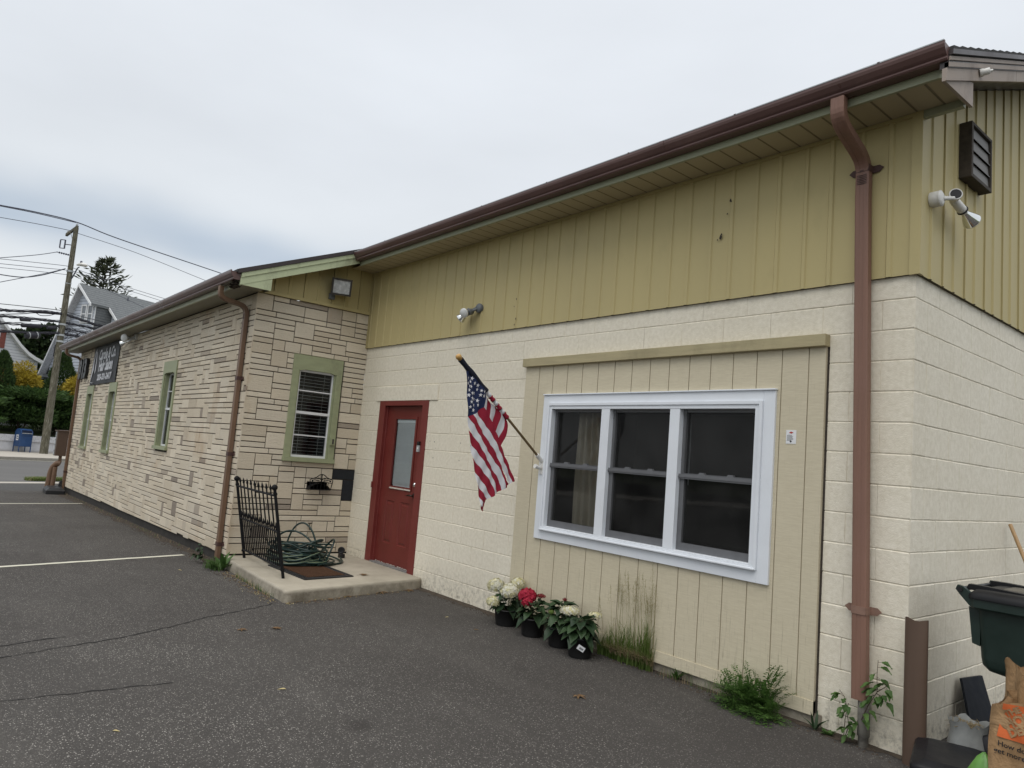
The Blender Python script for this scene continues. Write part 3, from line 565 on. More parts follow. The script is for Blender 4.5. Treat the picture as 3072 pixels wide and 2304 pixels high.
MT['bag_grey'] = plain("silver_film_bag", (0.30, 0.31, 0.30), 0.35, 0.2, 9, 0.4, 20, 0.5)
MT['bag_green'] = plain("green_film_bag", (0.11, 0.27, 0.05), 0.35, 0.2, 9, 0.4, 20, 0.5)
MT['handle_wood'] = plain("wooden_handle", (0.40, 0.255, 0.125), 0.5, 0.1, 6, 0.1, 30, 0.4, stretch=(6, 6, 0.6))
MT['cabinet_grey'] = plain("pale_cabinet_front", (0.42, 0.44, 0.45), 0.5, 0.06, 6)

# ------------------------------------------------------------------ the building
XL, XR, YB, YR = -12.75, 7.319, 9.0, 4.5
SL = 0.413
bld = thing("commercial_building", "low cream block building with a pale stone wing and ochre metal siding", "building", (0, 0, 0))
def zr_main(y): return 4.41 + SL*y
def zr_wing(y): return 4.48 + SL*y

# ---- painted block walls
CH = 0.2032
def cut(a, b, holes):
    segs = [(a, b)]
    for h0, h1 in holes:
        ns = []
        for s0, s1 in segs:
            if h1 <= s0 or h0 >= s1: ns.append((s0, s1)); continue
            if h0 > s0: ns.append((s0, h0))
            if h1 < s1: ns.append((h1, s1))
        segs = ns
    return segs
def block_wall(mb, u0, u1, ztop, holes, phase, rnd):
    j = 0
    while j*CH < ztop - 0.01:
        za, zb = j*CH, min((j+1)*CH, ztop)
        hs = [(a, b) for a, b, c, d in holes if c < zb - 0.02 and d > za + 0.02]
        for s0, s1 in cut(u0, u1, hs):
            off = phase + (CH if j % 2 else 0.0)
            k = math.floor((s0 - off)/(2*CH)); xs = [s0]
            while off + k*2*CH < s1 - 0.03:
                if off + k*2*CH > s0 + 0.03: xs.append(off + k*2*CH)
                k += 1
            xs.append(s1)
            for a, b in zip(xs, xs[1:]):
                w = rnd.uniform(-0.0012, 0.0012)
                il = 0.0015 if abs(a-u0) < 1e-6 else rnd.choice((0.0012, 0.003, 0.0045))
                ir = 0.0015 if abs(b-u1) < 1e-6 else rnd.choice((0.0012, 0.003, 0.0045))
                n = max(2, int((b-a)/0.07)); top = []; bot = []
                for i in range(n+1):
                    u = a + il + (b-a-il-ir)*i/n
                    top.append((u, w, zb - 0.0065 + rnd.uniform(-0.0022, 0.0022)))
                    bot.append((u, w, za + 0.0075 + rnd.uniform(-0.0022, 0.0022)))
                D = -0.0048
                for i in range(n):
                    mb.quad(bot[i], bot[i+1], top[i+1], top[i])
                    mb.quad(top[i], top[i+1], (top[i+1][0], D, zb), (top[i][0], D, zb))
                    mb.quad((bot[i][0], D, za), (bot[i+1][0], D, za), bot[i+1], bot[i])
                dl = -0.002 if il < 0.002 else -0.0045
                mb.quad((a, dl, za), bot[0], top[0], (a, dl, zb)); mb.quad(bot[-1], (b, dl, za), (b, dl, zb), top[-1])
            mb.quad((s0, -0.0052, za), (s1, -0.0052, za), (s1, -0.0052, zb), (s0, -0.0052, zb))
        j += 1
rb = random.Random(3)
mb = MB(T_main)
block_wall(mb, 0.0, XR, 3.06, [(0.56, 1.73, 0, 2.225), (3.62, 6.70, 0.02, 2.45)], XR % (2*CH), rb)
mb.build("block_wall", MT['block'], bld)
mb = MB(T_right)
block_wall(mb, 0.0, YB, 3.06, [], 0.0, rb)
mb.build("block_wall", MT['block'], bld)
mb = MB(T_main)
mb.box(0.44, 1.93, -0.01, 0.013, 2.237, 2.430)
mb.build("lintel", MT['block'], bld, bevel=0.004)
mb = MB()
mb.quad((XL, YB, -0.3), (XR, YB, -0.3), (XR, YB, 4.2), (XL, YB, 4.2)); mb.quad((XL, WY, -0.4), (XL, YB, -0.4), (XL, YB, 3.5), (XL, WY, 3.5))
mb.poly([(XL, WY, 3.5), (XL, YB, 4.2), (XL, YR, zr_wing(YR)-0.1), (XL, WY, zr_wing(WY)-0.1)])
mb.build("rear_wall", MT['block'], bld)
# foundation strip seen under the panel and along the wing
mb = MB(); mb.box(3.5, 6.8, -0.012, 0.1, -0.3, 0.085)
mb.build("foundation", MT['concrete'], bld)
mb = MB(); mb.box(XL+0.02, -0.04, WY+0.03, WY+0.2, -0.6, 0.3); mb.box(-0.1, -0.035, WY+0.03, 0.0, -0.3, 0.3)
mb.build("foundation", MT['foundation'], bld)

# ---- ribbed metal siding
def siding(mb, u0, u1, zb, ztop, seam0, w0=0.022, splits=()):
    pr = []
    k0 = int(math.floor((u0-seam0)/0.2032)) - 1; k1 = int(math.ceil((u1-seam0)/0.2032)) + 1
    for k in range(k0, k1+1):
        s = seam0 + k*0.2032
        if k % 2 == 0: pr += [(s-0.0045, 0, 0), (s-0.003, -0.008, 1), (s+0.001, -0.008, 1), (s+0.002, 0.010, 0), (s+0.026, 0.010, 0), (s+0.034, 0, 0)]
        else: pr += [(s-0.020, 0, 0), (s-0.011, 0.011, 0), (s+0.014, 0.011, 0), (s+0.023, 0, 0)]
    pr = [(min(max(u, u0), u1), w, m) for u, w, m in pr]
    pr = [(u0, 0, 0)] + pr + [(u1, 0, 0)]
    for (a, wa, ma), (b, wb, m2) in zip(pr, pr[1:]):
        if b - a < 1e-6 and abs(wa-wb) < 1e-6: continue
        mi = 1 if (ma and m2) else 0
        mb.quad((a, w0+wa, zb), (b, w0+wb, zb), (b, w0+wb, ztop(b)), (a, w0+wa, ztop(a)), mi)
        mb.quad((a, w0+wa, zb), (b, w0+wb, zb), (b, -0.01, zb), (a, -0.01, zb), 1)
sm = [MT['siding'], MT['siding_dark']]
mb = MB(T_main); siding(mb, 0.0, XR, 2.995, lambda u: 4.10, 0.449); mb.build("metal_siding", sm, bld)
mb = MB(T_right); siding(mb, 0.0, YB, 2.995, lambda u: (4.24 + SL*u) if u < YR else 4.24 + SL*(2*YR-u), 0.365); mb.build("metal_siding", sm, bld)
mb = MB(T_side); siding(mb, WY+0.01, 0.0, 3.52, lambda u: 4.30 + SL*u, -0.63, 0.012); mb.build("metal_siding", sm, bld)
mb = MB()
mb.box(XR+0.018, XR+0.036, -0.036, 0.03, 2.99, 4.10); mb.box(XR-0.03, XR+0.018, -0.036, -0.018, 2.99, 4.10)
mb.build("corner_trim", MT['siding'], bld)
mb = MB(); mb.box(0.0, 0.034, WY, -0.03, 3.478, 3.522); mb.box(0.0, 0.03, -0.05, -0.03, 3.522, 4.12); mb.box(0.004, 0.03, -0.036, -0.028, 3.0, 3.478)
mb.box(0.03, XR-0.03, -0.036, -0.022, 4.062, 4.088)
mb.build("siding_trim", MT['siding'], bld)

# ---- stone veneer
def stones(mb, u0, u1, z0f, z1, holes, preset, rnd, wide, cu=0.055, cv=0.0714, joint_h=0.0045, joint_v=0.003):
    zmin = min(z0f(u0), z0f(u1))
    nc = int(round((u1-u0)/cu)); cu = (u1-u0)/nc
    nr = int(math.ceil((z1-zmin)/cv))
    occ = [[False]*nc for _ in range(nr)]
    def blocked(c, r):
        ua, ub = u0+c*cu, u0+(c+1)*cu; zb = z1-(r+1)*cv; za = zb+cv
        for a, b, p, q in holes:
            if ua >= a-cu*0.5 and ub <= b+cu*0.5 and zb >= p-cv*0.5 and za <= q+cv*0.5 and (ua+ub)/2 > a and (ua+ub)/2 < b and (za+zb)/2 > p and (za+zb)/2 < q: return True
        return False
    for r in range(nr):
        for c in range(nc):
            if blocked(c, r): occ[r][c] = True
    def put(c, r, w, h, mi):
        for rr in range(r, min(r+h, nr)):
            for cc in range(c, c+w): occ[rr][cc] = True
        ua, ub = u0+c*cu+joint_v, u0+(c+w)*cu-joint_v
        if c == 0: ua = u0
        if c+w >= nc: ub = u1
        zt, zb = z1-r*cv-joint_h, z1-(r+h)*cv+joint_h
        zb_a, zb_b = max(zb, z0f(ua)), max(zb, z0f(ub))
        if zt - max(zb_a, zb_b) < 0.012: return
        w0 = rnd.uniform(-0.002, 0.003); bv = 0.0035; D = -0.014
        j = lambda: rnd.uniform(-0.0015, 0.0015)
        ia = 0 if c == 0 else bv; ib = 0 if c+w >= nc else bv
        f = [(ua+ia+j(), w0, zb_a+bv+j()), (ub-ib+j(), w0, zb_b+bv+j()), (ub-ib+j(), w0, zt-bv+j()), (ua+ia+j(), w0, zt-bv+j())]
        g = [(ua, -0.004, zb_a), (ub, -0.004, zb_b), (ub, -0.004, zt), (ua, -0.004, zt)]
        e = [(p[0], D, p[2]) for p in g]
        mb.add(f+g+e, [(0,1,2,3)] + [(i, 4+i, 4+(i+1) % 4, (i+1) % 4) for i in range(4)] + [(4+i, 8+i, 8+(i+1) % 4, 4+(i+1) % 4) for i in range(4)], mi)
    for (a, b, p, q) in preset:
        c = int(round((a-u0)/cu)); w = int(round((b-a)/cu)); r = int(round((z1-q)/cv)); h = int(round((q-p)/cv))
        w = min(w, nc-c); put(c, r, w, h, 1)
    for r in range(nr):
        c = 0
        while c < nc:
            if occ[r][c]: c += 1; continue
            x = rnd.random()
            if x < 0.60: h, w = 1, rnd.randint(*wide[0])
            elif x < 0.86: h, w = 2, rnd.randint(*wide[1])
            else: h, w = rnd.choice((2, 3, 3)), rnd.randint(*wide[2])
            ww = 0
            while c+ww < nc and ww < w and not occ[r][c+ww]: ww += 1
            if c+ww < nc and not occ[r][c+ww] and (c+ww+1 >= nc or occ[r][c+ww+1]): ww += 1
            hh = 1
            while hh < h and r+hh < nr and not any(occ[r+hh][c:c+ww]): hh += 1
            put(c, r, ww, hh, 0); c += ww
def sbot_front(u): return 0.12 + 0.0125*u if u < 0 else 0.12       # the veneer stops a little lower towards the street
mb = MB(T_wing)
WIN_A, WIN_B, WIN_C = (-4.075, -3.285, 1.29, 2.765), (-8.44, -7.68, 1.035, 2.535), (-11.03, -10.23, 1.02, 2.53)
stones(mb, XL, 0.0, sbot_front, 3.468, [WIN_A, WIN_B, WIN_C], [], random.Random(11), ((5, 12), (3, 7), (2, 4)), 0.058, joint_h=0.0056, joint_v=0.003)
b0 = len(mb.v)
mb.quad((XL, -0.012, -0.03), (-0.0, -0.012, 0.13), (0.0, -0.012, 3.47), (XL, -0.012, 3.47), 2)
# the openings are cut through the backing too
mb.f.pop(); mb.m.pop(); mb.s.pop()
def backing(mb, u0, u1, zb, z1, holes, mi):
    us = sorted({u0, u1, *[h[0]+0.02 for h in holes], *[h[1]-0.02 for h in holes]})
    for a, b in zip(us, us[1:]):
        hs = [(h[2]+0.02, h[3]-0.02) for h in holes if h[0] < (a+b)/2 < h[1]]
        for p, q in cut(zb, z1, hs): mb.quad((a, -0.012, p), (b, -0.012, p), (b, -0.012, q), (a, -0.012, q), mi)
backing(mb, XL, 0.0, 0.1, 3.47, [WIN_A, WIN_B, WIN_C], 2)
mb.build("stone_wall", [MT['stone'], MT['stone_black'], MT['mortar']], bld)
WIN_S = (-1.066, -0.350, 1.342, 2.762)
mb = MB(T_side)
stones(mb, WY, 0.0, lambda u: 0.135, 3.478, [WIN_S], [(-0.34, -0.0, 1.10, 1.243), (-0.165, 0.0, 0.815, 1.10)], random.Random(21), ((4, 10), (3, 8), (3, 5)), 0.055, joint_h=0.0058, joint_v=0.0045)
backing(mb, WY+0.013, 0.0, 0.13, 3.47, [WIN_S], 2)
mb.build("stone_wall", [MT['stone'], MT['stone_black'], MT['mortar']], bld)

# ---- roof
def shingle_roof(mb, x0, x1, zr, y0, y1):
    e = 0.135; n = int((y1-y0)/e); top = []
    for i in range(n):
        ya, yb = y0+i*e, y0+(i+1)*e
        top += [(ya, zr(ya)), (yb, zr(yb)-0.013)]
    top.append((y1, zr(y1)-0.013))
    prof = top + [(y1, zr(y1)-0.05), (y0+0.03, zr(y0)-0.045), (y0, zr(y0)-0.03)]
    mb.extrude([(x0, y, z) for y, z in prof], (x1-x0, 0, 0))
    mb.add([(x0, y1, zr(y1)-0.013), (x1, y1, zr(y1)-0.013), (x1, YB+0.3, zr(2*YR-YB-0.3)), (x0, YB+0.3, zr(2*YR-YB-0.3))], [(0,1,2,3)])
mb = MB(); shingle_roof(mb, 0.302, 7.668, zr_main, -0.44, YR); mb.build("roof", MT['shingle'], bld)
mb = MB(); shingle_roof(mb, -13.28, 0.318, zr_wing, -2.035, YR); mb.build("roof", MT['shingle'], bld)
# main eave
mb = MB(); mb.quad((0.0, -0.375, 4.09), (7.6, -0.375, 4.09), (7.6, 0.0, 4.09), (0.0, 0.0, 4.09)); mb.build("soffit", MT['soffit'], bld)
mb = MB(); mb.box(0.285, 7.615, -0.395, -0.372, 4.078, 4.24); mb.build("fascia", MT['fascia'], bld)
# wing eave
mb = MB(); mb.quad((-13.2, -1.955, 3.475), (0.26, -1.955, 3.475), (0.26, WY-0.001, 3.475), (-13.2, WY-0.001, 3.475)); mb.build("soffit", MT['soffit_plain'], bld)
mb = MB(); mb.box(-13.22, 0.275, -1.975, -1.952, 3.452, 3.60); mb.build("fascia", MT['fascia'], bld)
mb = MB(); mb.box(-13.24, -13.2, -1.97, YB, 3.5, 3.6); mb.quad((-13.2, -1.95, 3.49), (XL, WY, 3.49), (XL, YB, 7), (-13.2, YB, 7)); mb.build("fascia", MT['fascia'], bld)
# wing rake at the inner corner
def par(mb, x0, x1, y0, y1, zf, h0, h1, mi=0):
    mb.extrude([(x0, y0, zf(y0)+h0), (x0, y1, zf(y1)+h0), (x0, y1, zf(y1)+h1), (x0, y0, zf(y0)+h1)], (x1-x0, 0, 0), mi)
zf = lambda y: 3.468 + SL*(y+1.95)
mb = MB()
par(mb, 0.277, 0.300, -1.975, -0.405, zf, 0.0, 0.15); par(mb, 0.300, 0.311, -1.972, -0.405, zf, 0.092, 0.15)
mb.extrude([(0.280, -1.95, 3.462), (0.280, -1.585, 3.462), (0.280, -1.585, zf(-1.585)-0.003), (0.280, -1.95, 3.47)], (0.016, 0, 0))
mb.build("rake_board", MT['sage_light'], bld)
mb = MB(); par(mb, 0.277, 0.322, -2.02, -0.38, zf, 0.153, 0.208); mb.build("drip_edge", MT['drip'], bld)
mb = MB(); mb.quad((0.03, WY, zf(WY)+0.05), (0.277, WY, zf(WY)+0.05), (0.277, 0, zf(0)+0.05), (0.03, 0, zf(0)+0.05)); mb.quad((0.0, -1.585, 3.47), (0.28, -1.585, 3.47), (0.28, -1.585, zf(-1.585)), (0.0, -1.585, zf(-1.585)))
mb.build("soffit", MT['soffit_plain'], bld)
# gable rake at the right end
zq = lambda y: 4.20 + SL*y
mb = MB(); par(mb, 7.618, 7.642, -0.475, 0.80, zq, 0.0, 0.078); par(mb, 7.618, 7.642, 0.805, YR, zq, 0.0, 0.078)
mb.extrude([(7.610, -0.46, 4.012), (7.610, 0.0, 4.03), (7.610, 0.0, 4.188), (7.610, -0.05, 4.178)], (0.02, 0, 0))
mb.build("rake_board", MT['tan_rake'], bld)
mb = MB(); par(mb, 7.625, 7.652, -0.46, YR, zq, 0.083, 0.112, 0); par(mb, 7.63, 7.658, -0.46, YR, zq, 0.122, 0.146, 0); par(mb, 7.60, 7.648, -0.46, YR, zq, 0.078, 0.16, 1)
mb.build("rake_moulding", [MT['tan_rake'], MT['drip']], bld)
mb = MB(); par(mb, 7.62, 7.672, -0.46, YR, zq, 0.155, 0.186); mb.build("drip_edge", MT['drip'], bld)
mb = MB(); mb.quad((7.30, 0.0, 4.245), (7.62, 0.0, 4.245), (7.62, YR, 4.245+SL*YR), (7.30, YR, 4.245+SL*YR)); mb.box(7.585, 7.608, -0.42, -0.0, 4.06, 4.086, 1)
mb.box(7.31, 7.585, -0.03, 0.01, 4.04, 4.088, 1)
mb.build("soffit", [MT['drip'], MT['fascia']], bld)

# ---- gutters and downspouts
def gutter(name, x0, x1, yb, zb, h):
    p = [(0, h*0.97), (0, 0), (-0.078, 0), (-0.086, h*0.10), (-0.083, h*0.22), (-0.098, h*0.34), (-0.118, h*0.62), (-0.124, h*0.80), (-0.124, h), (-0.112, h), (-0.112, h*0.9), (-0.014, h*0.86)]
    mb = MB(); mb.extrude([(x0, yb+y, zb+z) for y, z in p], (x1-x0, 0, 0))
    g = mb.build(name, MT['brown_gutter'], bld)
    m2 = MB()
    x = x0 + 0.9
    while x < x1: m2.box(x-0.008, x+0.008, yb-0.127, yb-0.02, zb+h, zb+h+0.007); x += 1.02
    m2.box(x0, x1-0.004, yb-0.126, yb-0.110, zb+h-0.002, zb+h+0.005, 1); m2.box(x0, x1-0.004, yb-0.109, yb+0.006, zb+h-0.02, zb+h-0.016, 1)
    m2.build("gutter_hanger", [MT['strap'], MT['galv']], g)
    for xs in ([x0+5.3] if x1-x0 < 8 else [x0+3.0, x0+7.1]):
        m3 = MB(); m3.extrude([(xs, yb+y*1.02-0.0005, zb-0.001+z*1.01) for y, z in p[1:9]], (0.05, 0, 0))
        m3.build("gutter_seam", MT['brown_gutter'], g)
gutter("gutter", 0.25, 7.645, -0.396, 4.132, 0.104)
gutter("gutter", -13.3, 0.282, -1.976, 3.515, 0.108)
def rect_tube(mb, path, a, b, mi=0):
    rings = []
    P = [Vector(p) for p in path]
    for i, p in enumerate(P):
        t = (P[min(i+1, len(P)-1)] - P[max(i-1, 0)]).normalized()
        n = Vector((0, t.z, -t.y)).normalized()
        if n.length < 0.5: n = Vector((0, -1, 0))
        ux = Vector((1, 0, 0)) * a/2; nn = n*b/2; k = 0.82
        rings.append([tuple(p + ux*sx + nn*sy) for sx, sy in ((-1,-k),(-k,-1),(-0.33,-1),(-0.28,-0.93),(0.28,-0.93),(0.33,-1),(k,-1),(1,-k),(1,k),(k,1),(0.33,1),(0.28,0.93),(-0.28,0.93),(-0.33,1),(-k,1),(-1,k))])
    mb.loft(rings, mi, False, True, True)
def arc_path(pts, r=0.10, n=6):
    P = [Vector(p) for p in pts]; out = [P[0]]
    for a, b, c in zip(P, P[1:], P[2:]):
        d1 = min(r, (b-a).length*0.48); d2 = min(r, (c-b).length*0.48)
        s = b + (a-b).normalized()*d1; e = b + (c-b).normalized()*d2
        for i in range(n+1):
            t = i/n; out.append(s*(1-t)**2 + b*2*t*(1-t) + e*t*t)
    return out + [P[-1]]
def strap(mb, x, y0, z, w, d, mi=0, tilt=0.0):
    for s in (-1, 1):
        mb.extrude([(x+s*w/2, y0, z-0.026), (x+s*(w/2+0.045), y0, z-0.022), (x+s*(w/2+0.072), y0, z+0.004), (x+s*(w/2+0.045), y0, z+0.026), (x+s*w/2, y0, z+0.026)], (0, -0.004, 0), mi)
        mb.box(x+s*w/2-0.002, x+s*w/2+0.003, y0-d, y0, z-0.024, z+0.024, mi)
    mb.box(x-w/2, x+w/2, y0-d-0.004, y0-d, z-0.024, z+0.024, mi)
def downspout(mat, xt, xb, ytop, ztop, ywall, zbend, zbot, straps, a, b):
    mb = MB(); yc = ywall - b/2 - 0.004
    pts = [(xt, ytop, ztop), (xt, ytop, ztop-0.15), (xt, yc, zbend), (xt, yc, zbend-0.25)]
    path = arc_path(pts, 0.11)
    zz = path[-1].z
    for i in range(1, 9): path.append(Vector((xt+(xb-xt)*i/8, yc, zz+(zbot-zz)*i/8)))
    rect_tube(mb, path, a, b)
    d = mb.build("downspout", MT[mat], bld)
    for z, mt in straps:
        m2 = MB(); t = (zz-z)/max(zz-zbot, 1e-3); strap(m2, xt+(xb-xt)*min(max(t, 0), 1), ywall, z, a, b+0.004, 0)
        m2.build("pipe_strap", MT['strap_light' if mt else 'strap'], d)
    m3 = MB()
    for k in range(6):
        z = zbend - 0.105 - k*0.012
        m3.box(xt-a*0.36, xt+a*0.36, yc-b/2-0.003, yc-b/2+0.002, z, z+0.005)
    m3.build("crimp", MT['strap'], d)
downspout('red_brown_pipe', 6.995, 7.073, -0.455, 4.125, -0.03, 3.82, 0.278, [(3.765, 0), (0.825, 1)], 0.090, 0.062)
downspout('brown_pipe', -0.235, -0.195, -2.035, 3.50, WY-0.006, 3.30, 0.06, [(2.35, 0), (1.37, 0), (0.235, 0)], 0.080, 0.055)
downspout('brown_pipe', -12.40, -12.36, -2.035, 3.50, WY-0.006, 3.30, -0.13, [(0.35, 0)], 0.085, 0.06)
# rough cement strip under the right-hand downspout, modelled as a round pipe
mb = MB(); mb.lathe([(0.030, -0.1), (0.030, 0.06), (0.036, 0.065), (0.036, 0.30), (0.028, 0.30)], (7.095, -0.055, 0), n=14); mb.build("cement_strip", MT['old_mortar'], bld)
# leaf litter spilling from the wing gutter end
mb = MB()
rl = random.Random(4)
for i in range(120):
    p = Vector((rl.uniform(0.03, 0.27), rl.uniform(-2.02, -1.955), rl.uniform(3.44, 3.50)))
    a = rl.uniform(0, 6.28); u = Vector((math.cos(a), math.sin(a), rl.uniform(-.5, .5)))*0.022; v = Vector((-math.sin(a), math.cos(a), rl.uniform(-.5, .5)))*0.012
    mb.quad(p-u-v, p+u-v, p+u+v, p-u+v)
tag(mb.build("gutter_debris", MT['soil'], bld), kind='stuff')

# ---- cream plank panel round the big window
PX0, PX1, PZ0, PZ1 = 3.565, 6.755, 0.075, 2.56
HX0, HX1, HZ0, HZ1 = 3.95, 6.345, 0.91, 2.205
mb = MB(T_main)
gs = [3.775 + 0.2042*i for i in range(15)]
edges = [PX0] + gs + [PX1]
W = 0.030
def slab(a, b, w, mi):
    cutz = cut(0.165, PZ1, [(HZ0, HZ1)] if (b > HX0 and a < HX1) else [])
    for p, q in cutz:
        aa, bb = a, b
        mb.quad((aa, w, p), (bb, w, p), (bb, w, q), (aa, w, q), mi)
for i, (a, b) in enumerate(zip(edges, edges[1:])):
    l = a + (0.0036 if i else 0); r = b - (0.0036 if i < len(edges)-2 else 0)
    for p0, p1 in ((l, r),):
        spl = sorted({p0, p1, *[h for h in (HX0, HX1) if p0 < h < p1]})
        for s0, s1 in zip(spl, spl[1:]): slab(s0, s1, W, 0)
    if i < len(edges)-2:
        slab(b-0.0036, b+0.0036, W-0.006, 1)
        for p, q in cut(0.165, PZ1, [(HZ0, HZ1)] if HX0 < b < HX1 else []):
            mb.quad((b-0.0036, W, p), (b-0.0036, W-0.006, p), (b-0.0036, W-0.006, q), (b-0.0036, W, q), 1)
            mb.quad((b+0.0036, W, p), (b+0.0036, W-0.006, p), (b+0.0036, W-0.006, q), (b+0.0036, W, q), 1)
mb.box(PX0, PX1, 0.0, W+0.006, PZ0, 0.165)
mb.quad((PX0, 0, PZ0), (PX0, W, PZ0), (PX0, W, PZ1), (PX0, 0, PZ1)); mb.quad((PX1, 0, PZ0), (PX1, W, PZ0), (PX1, W, PZ1), (PX1, 0, PZ1))
mb.box(PX1+0.001, PX1+0.014, -0.008, 0.004, PZ0, PZ1, 2)
panel = mb.build("plank_panel", [MT['t111'], plain("panel_groove", (0.40, 0.345, 0.24), 0.8, 0.1, 5), MT['mortar']], bld)
mb = MB(T_main); mb.box(3.545, 6.768, 0.0, 0.072, 2.556, 2.642); mb.build("head_board", MT['cream_trim'], panel, bevel=0.004)

# ---- picture window
mb = MB(T_main)
OX0, OX1, OZ0, OZ1 = 3.895, 6.400, 0.855, 2.255
IX0, IX1, IZ0, IZ1 = 3.985, 6.292, 0.962, 2.165
def ring_frame(mb, o, i, w0, w1, mi=0):
    (a, b, c, d), (e, f, g, h) = o, i
    mb.box(a, e, w0, w1, c, d, mi); mb.box(f, b, w0, w1, c, d, mi); mb.box(e, f, w0, w1, c, g, mi); mb.box(e, f, w0, w1, h, d, mi)
ring_frame(mb, (OX0, OX1, OZ0, OZ1), (3.972, 6.308, 0.944, 2.178), 0.0, 0.052)
ring_frame(mb, (3.972, 6.308, 0.944, 2.178), (4.0, 6.28, 0.972, 2.150), 0.0, 0.070)
ring_frame(mb, (4.0, 6.28, 0.972, 2.150), (4.03, 6.245, 0.985, 2.118), -0.06, 0.060)
mb.box(OX0-0.005, OX1+0.006, 0.03, 0.066, OZ1, OZ1+0.012)
mb.box(3.99, 6.30, 0.06, 0.082, 0.944, 0.958)
for a, b in ((4.692, 4.792), (5.462, 5.562)): mb.box(a, b, -0.055, 0.058, 0.985, 2.118)
win = mb.build("window", MT['white'], bld, bevel=0.003)
for a, b in ((4.03, 4.692), (4.792, 5.462), (5.562, 6.245)):
    m = MB(T_main); ring_frame(m, (a, b, 0.985, 1.585), (a+0.045, b-0.03, 1.045, 1.555), -0.035, 0.012)
    m.box(a, b, -0.03, 0.03, 1.553, 1.592); m.box(a, b, 0.03, 0.036, 1.566, 1.576)
    for q in (0.30, 0.68):
        u = a + (b-a)*q; m.extrude([(u-0.035, -0.02, 1.592), (u+0.035, -0.02, 1.592), (u+0.018, -0.02, 1.612), (u-0.018, -0.02, 1.612)], (0, 0.03, 0))
    m.build("lower_sash", MT['screen_grey'], win)
    m = MB(T_main); ring_frame(m, (a, b, 1.592, 2.118), (a+0.032, b-0.022, 1.60, 2.092), -0.045, 0.004)
    for q in (a+0.004, b-0.034): m.box(q, q+0.03, 0.004, 0.010, 2.085, 2.113)
    m.build("upper_sash", MT['screen_grey'], win)
    m = MB(T_main); m.quad((a+0.045, -0.012, 1.045), (b-0.03, -0.012, 1.045), (b-0.03, -0.012, 1.555), (a+0.045, -0.012, 1.555)); m.build("pane", MT['glass_screen'], win)
    m = MB(T_main); m.quad((a+0.02, 0.006, 1.02), (b-0.02, 0.006, 1.02), (b-0.02, 0.006, 2.10), (a+0.02, 0.006, 2.10)); m.build("insect_screen", MT['mesh_screen'], win)
    m = MB(T_main); m.quad((a+0.032, -0.022, 1.60), (b-0.022, -0.022, 1.60), (b-0.022, -0.022, 2.092), (a+0.032, -0.022, 2.092)); m.build("pane", MT['glass_screen'], win)
def room(parent, T, u0, u1, z0, z1, dep):
    m = MB(T)
    m.quad((u0,-dep,z0),(u1,-dep,z0),(u1,-dep,z1),(u0,-dep,z1)); m.quad((u0,-.06,z0),(u0,-dep,z0),(u0,-dep,z1),(u0,-.06,z1)); m.quad((u1,-.06,z0),(u1,-dep,z0),(u1,-dep,z1),(u1,-.06,z1))
    m.quad((u0,-.06,z0),(u1,-.06,z0),(u1,-dep,z0),(u0,-dep,z0)); m.quad((u0,-.06,z1),(u1,-.06,z1),(u1,-dep,z1),(u0,-dep,z1))
    return m.build("interior", MT['dark_room'], parent)
room(win, T_main, 3.96, 6.33, 0.92, 2.2, 1.3)
def drape(parent, T, pts, z0, z1, w, mat, amp=0.02, flare=0.0):
    m = MB(T); n = 44; rows = []
    a, b = pts
    for j in range(9):
        q = j/8; z = z0 + (z1-z0)*q; r = []
        for i in range(n+1):
            t = i/n; k = 1 + flare*(1-q)
            u = a + (b-a)*t*k
            r.append((u, w + amp*math.sin(t*23 + 0.5*math.sin(4*q)) + amp*0.5*math.sin(t*51+1), z))
        rows.append(r)
    m.loft(rows, 0, True, False)
    return m.build("curtain", mat, parent)
drape(win, T_main, (4.17, 4.47), 0.96, 2.16, -0.20, MT['curtain'], 0.022, 0.35)
drape(win, T_main, (5.26, 5.42), 1.50, 2.16, -0.30, MT['curtain_grey'], 0.012)
drape(win, T_main, (6.19, 6.30), 0.96, 2.16, -0.12, MT['curtain'], 0.008)

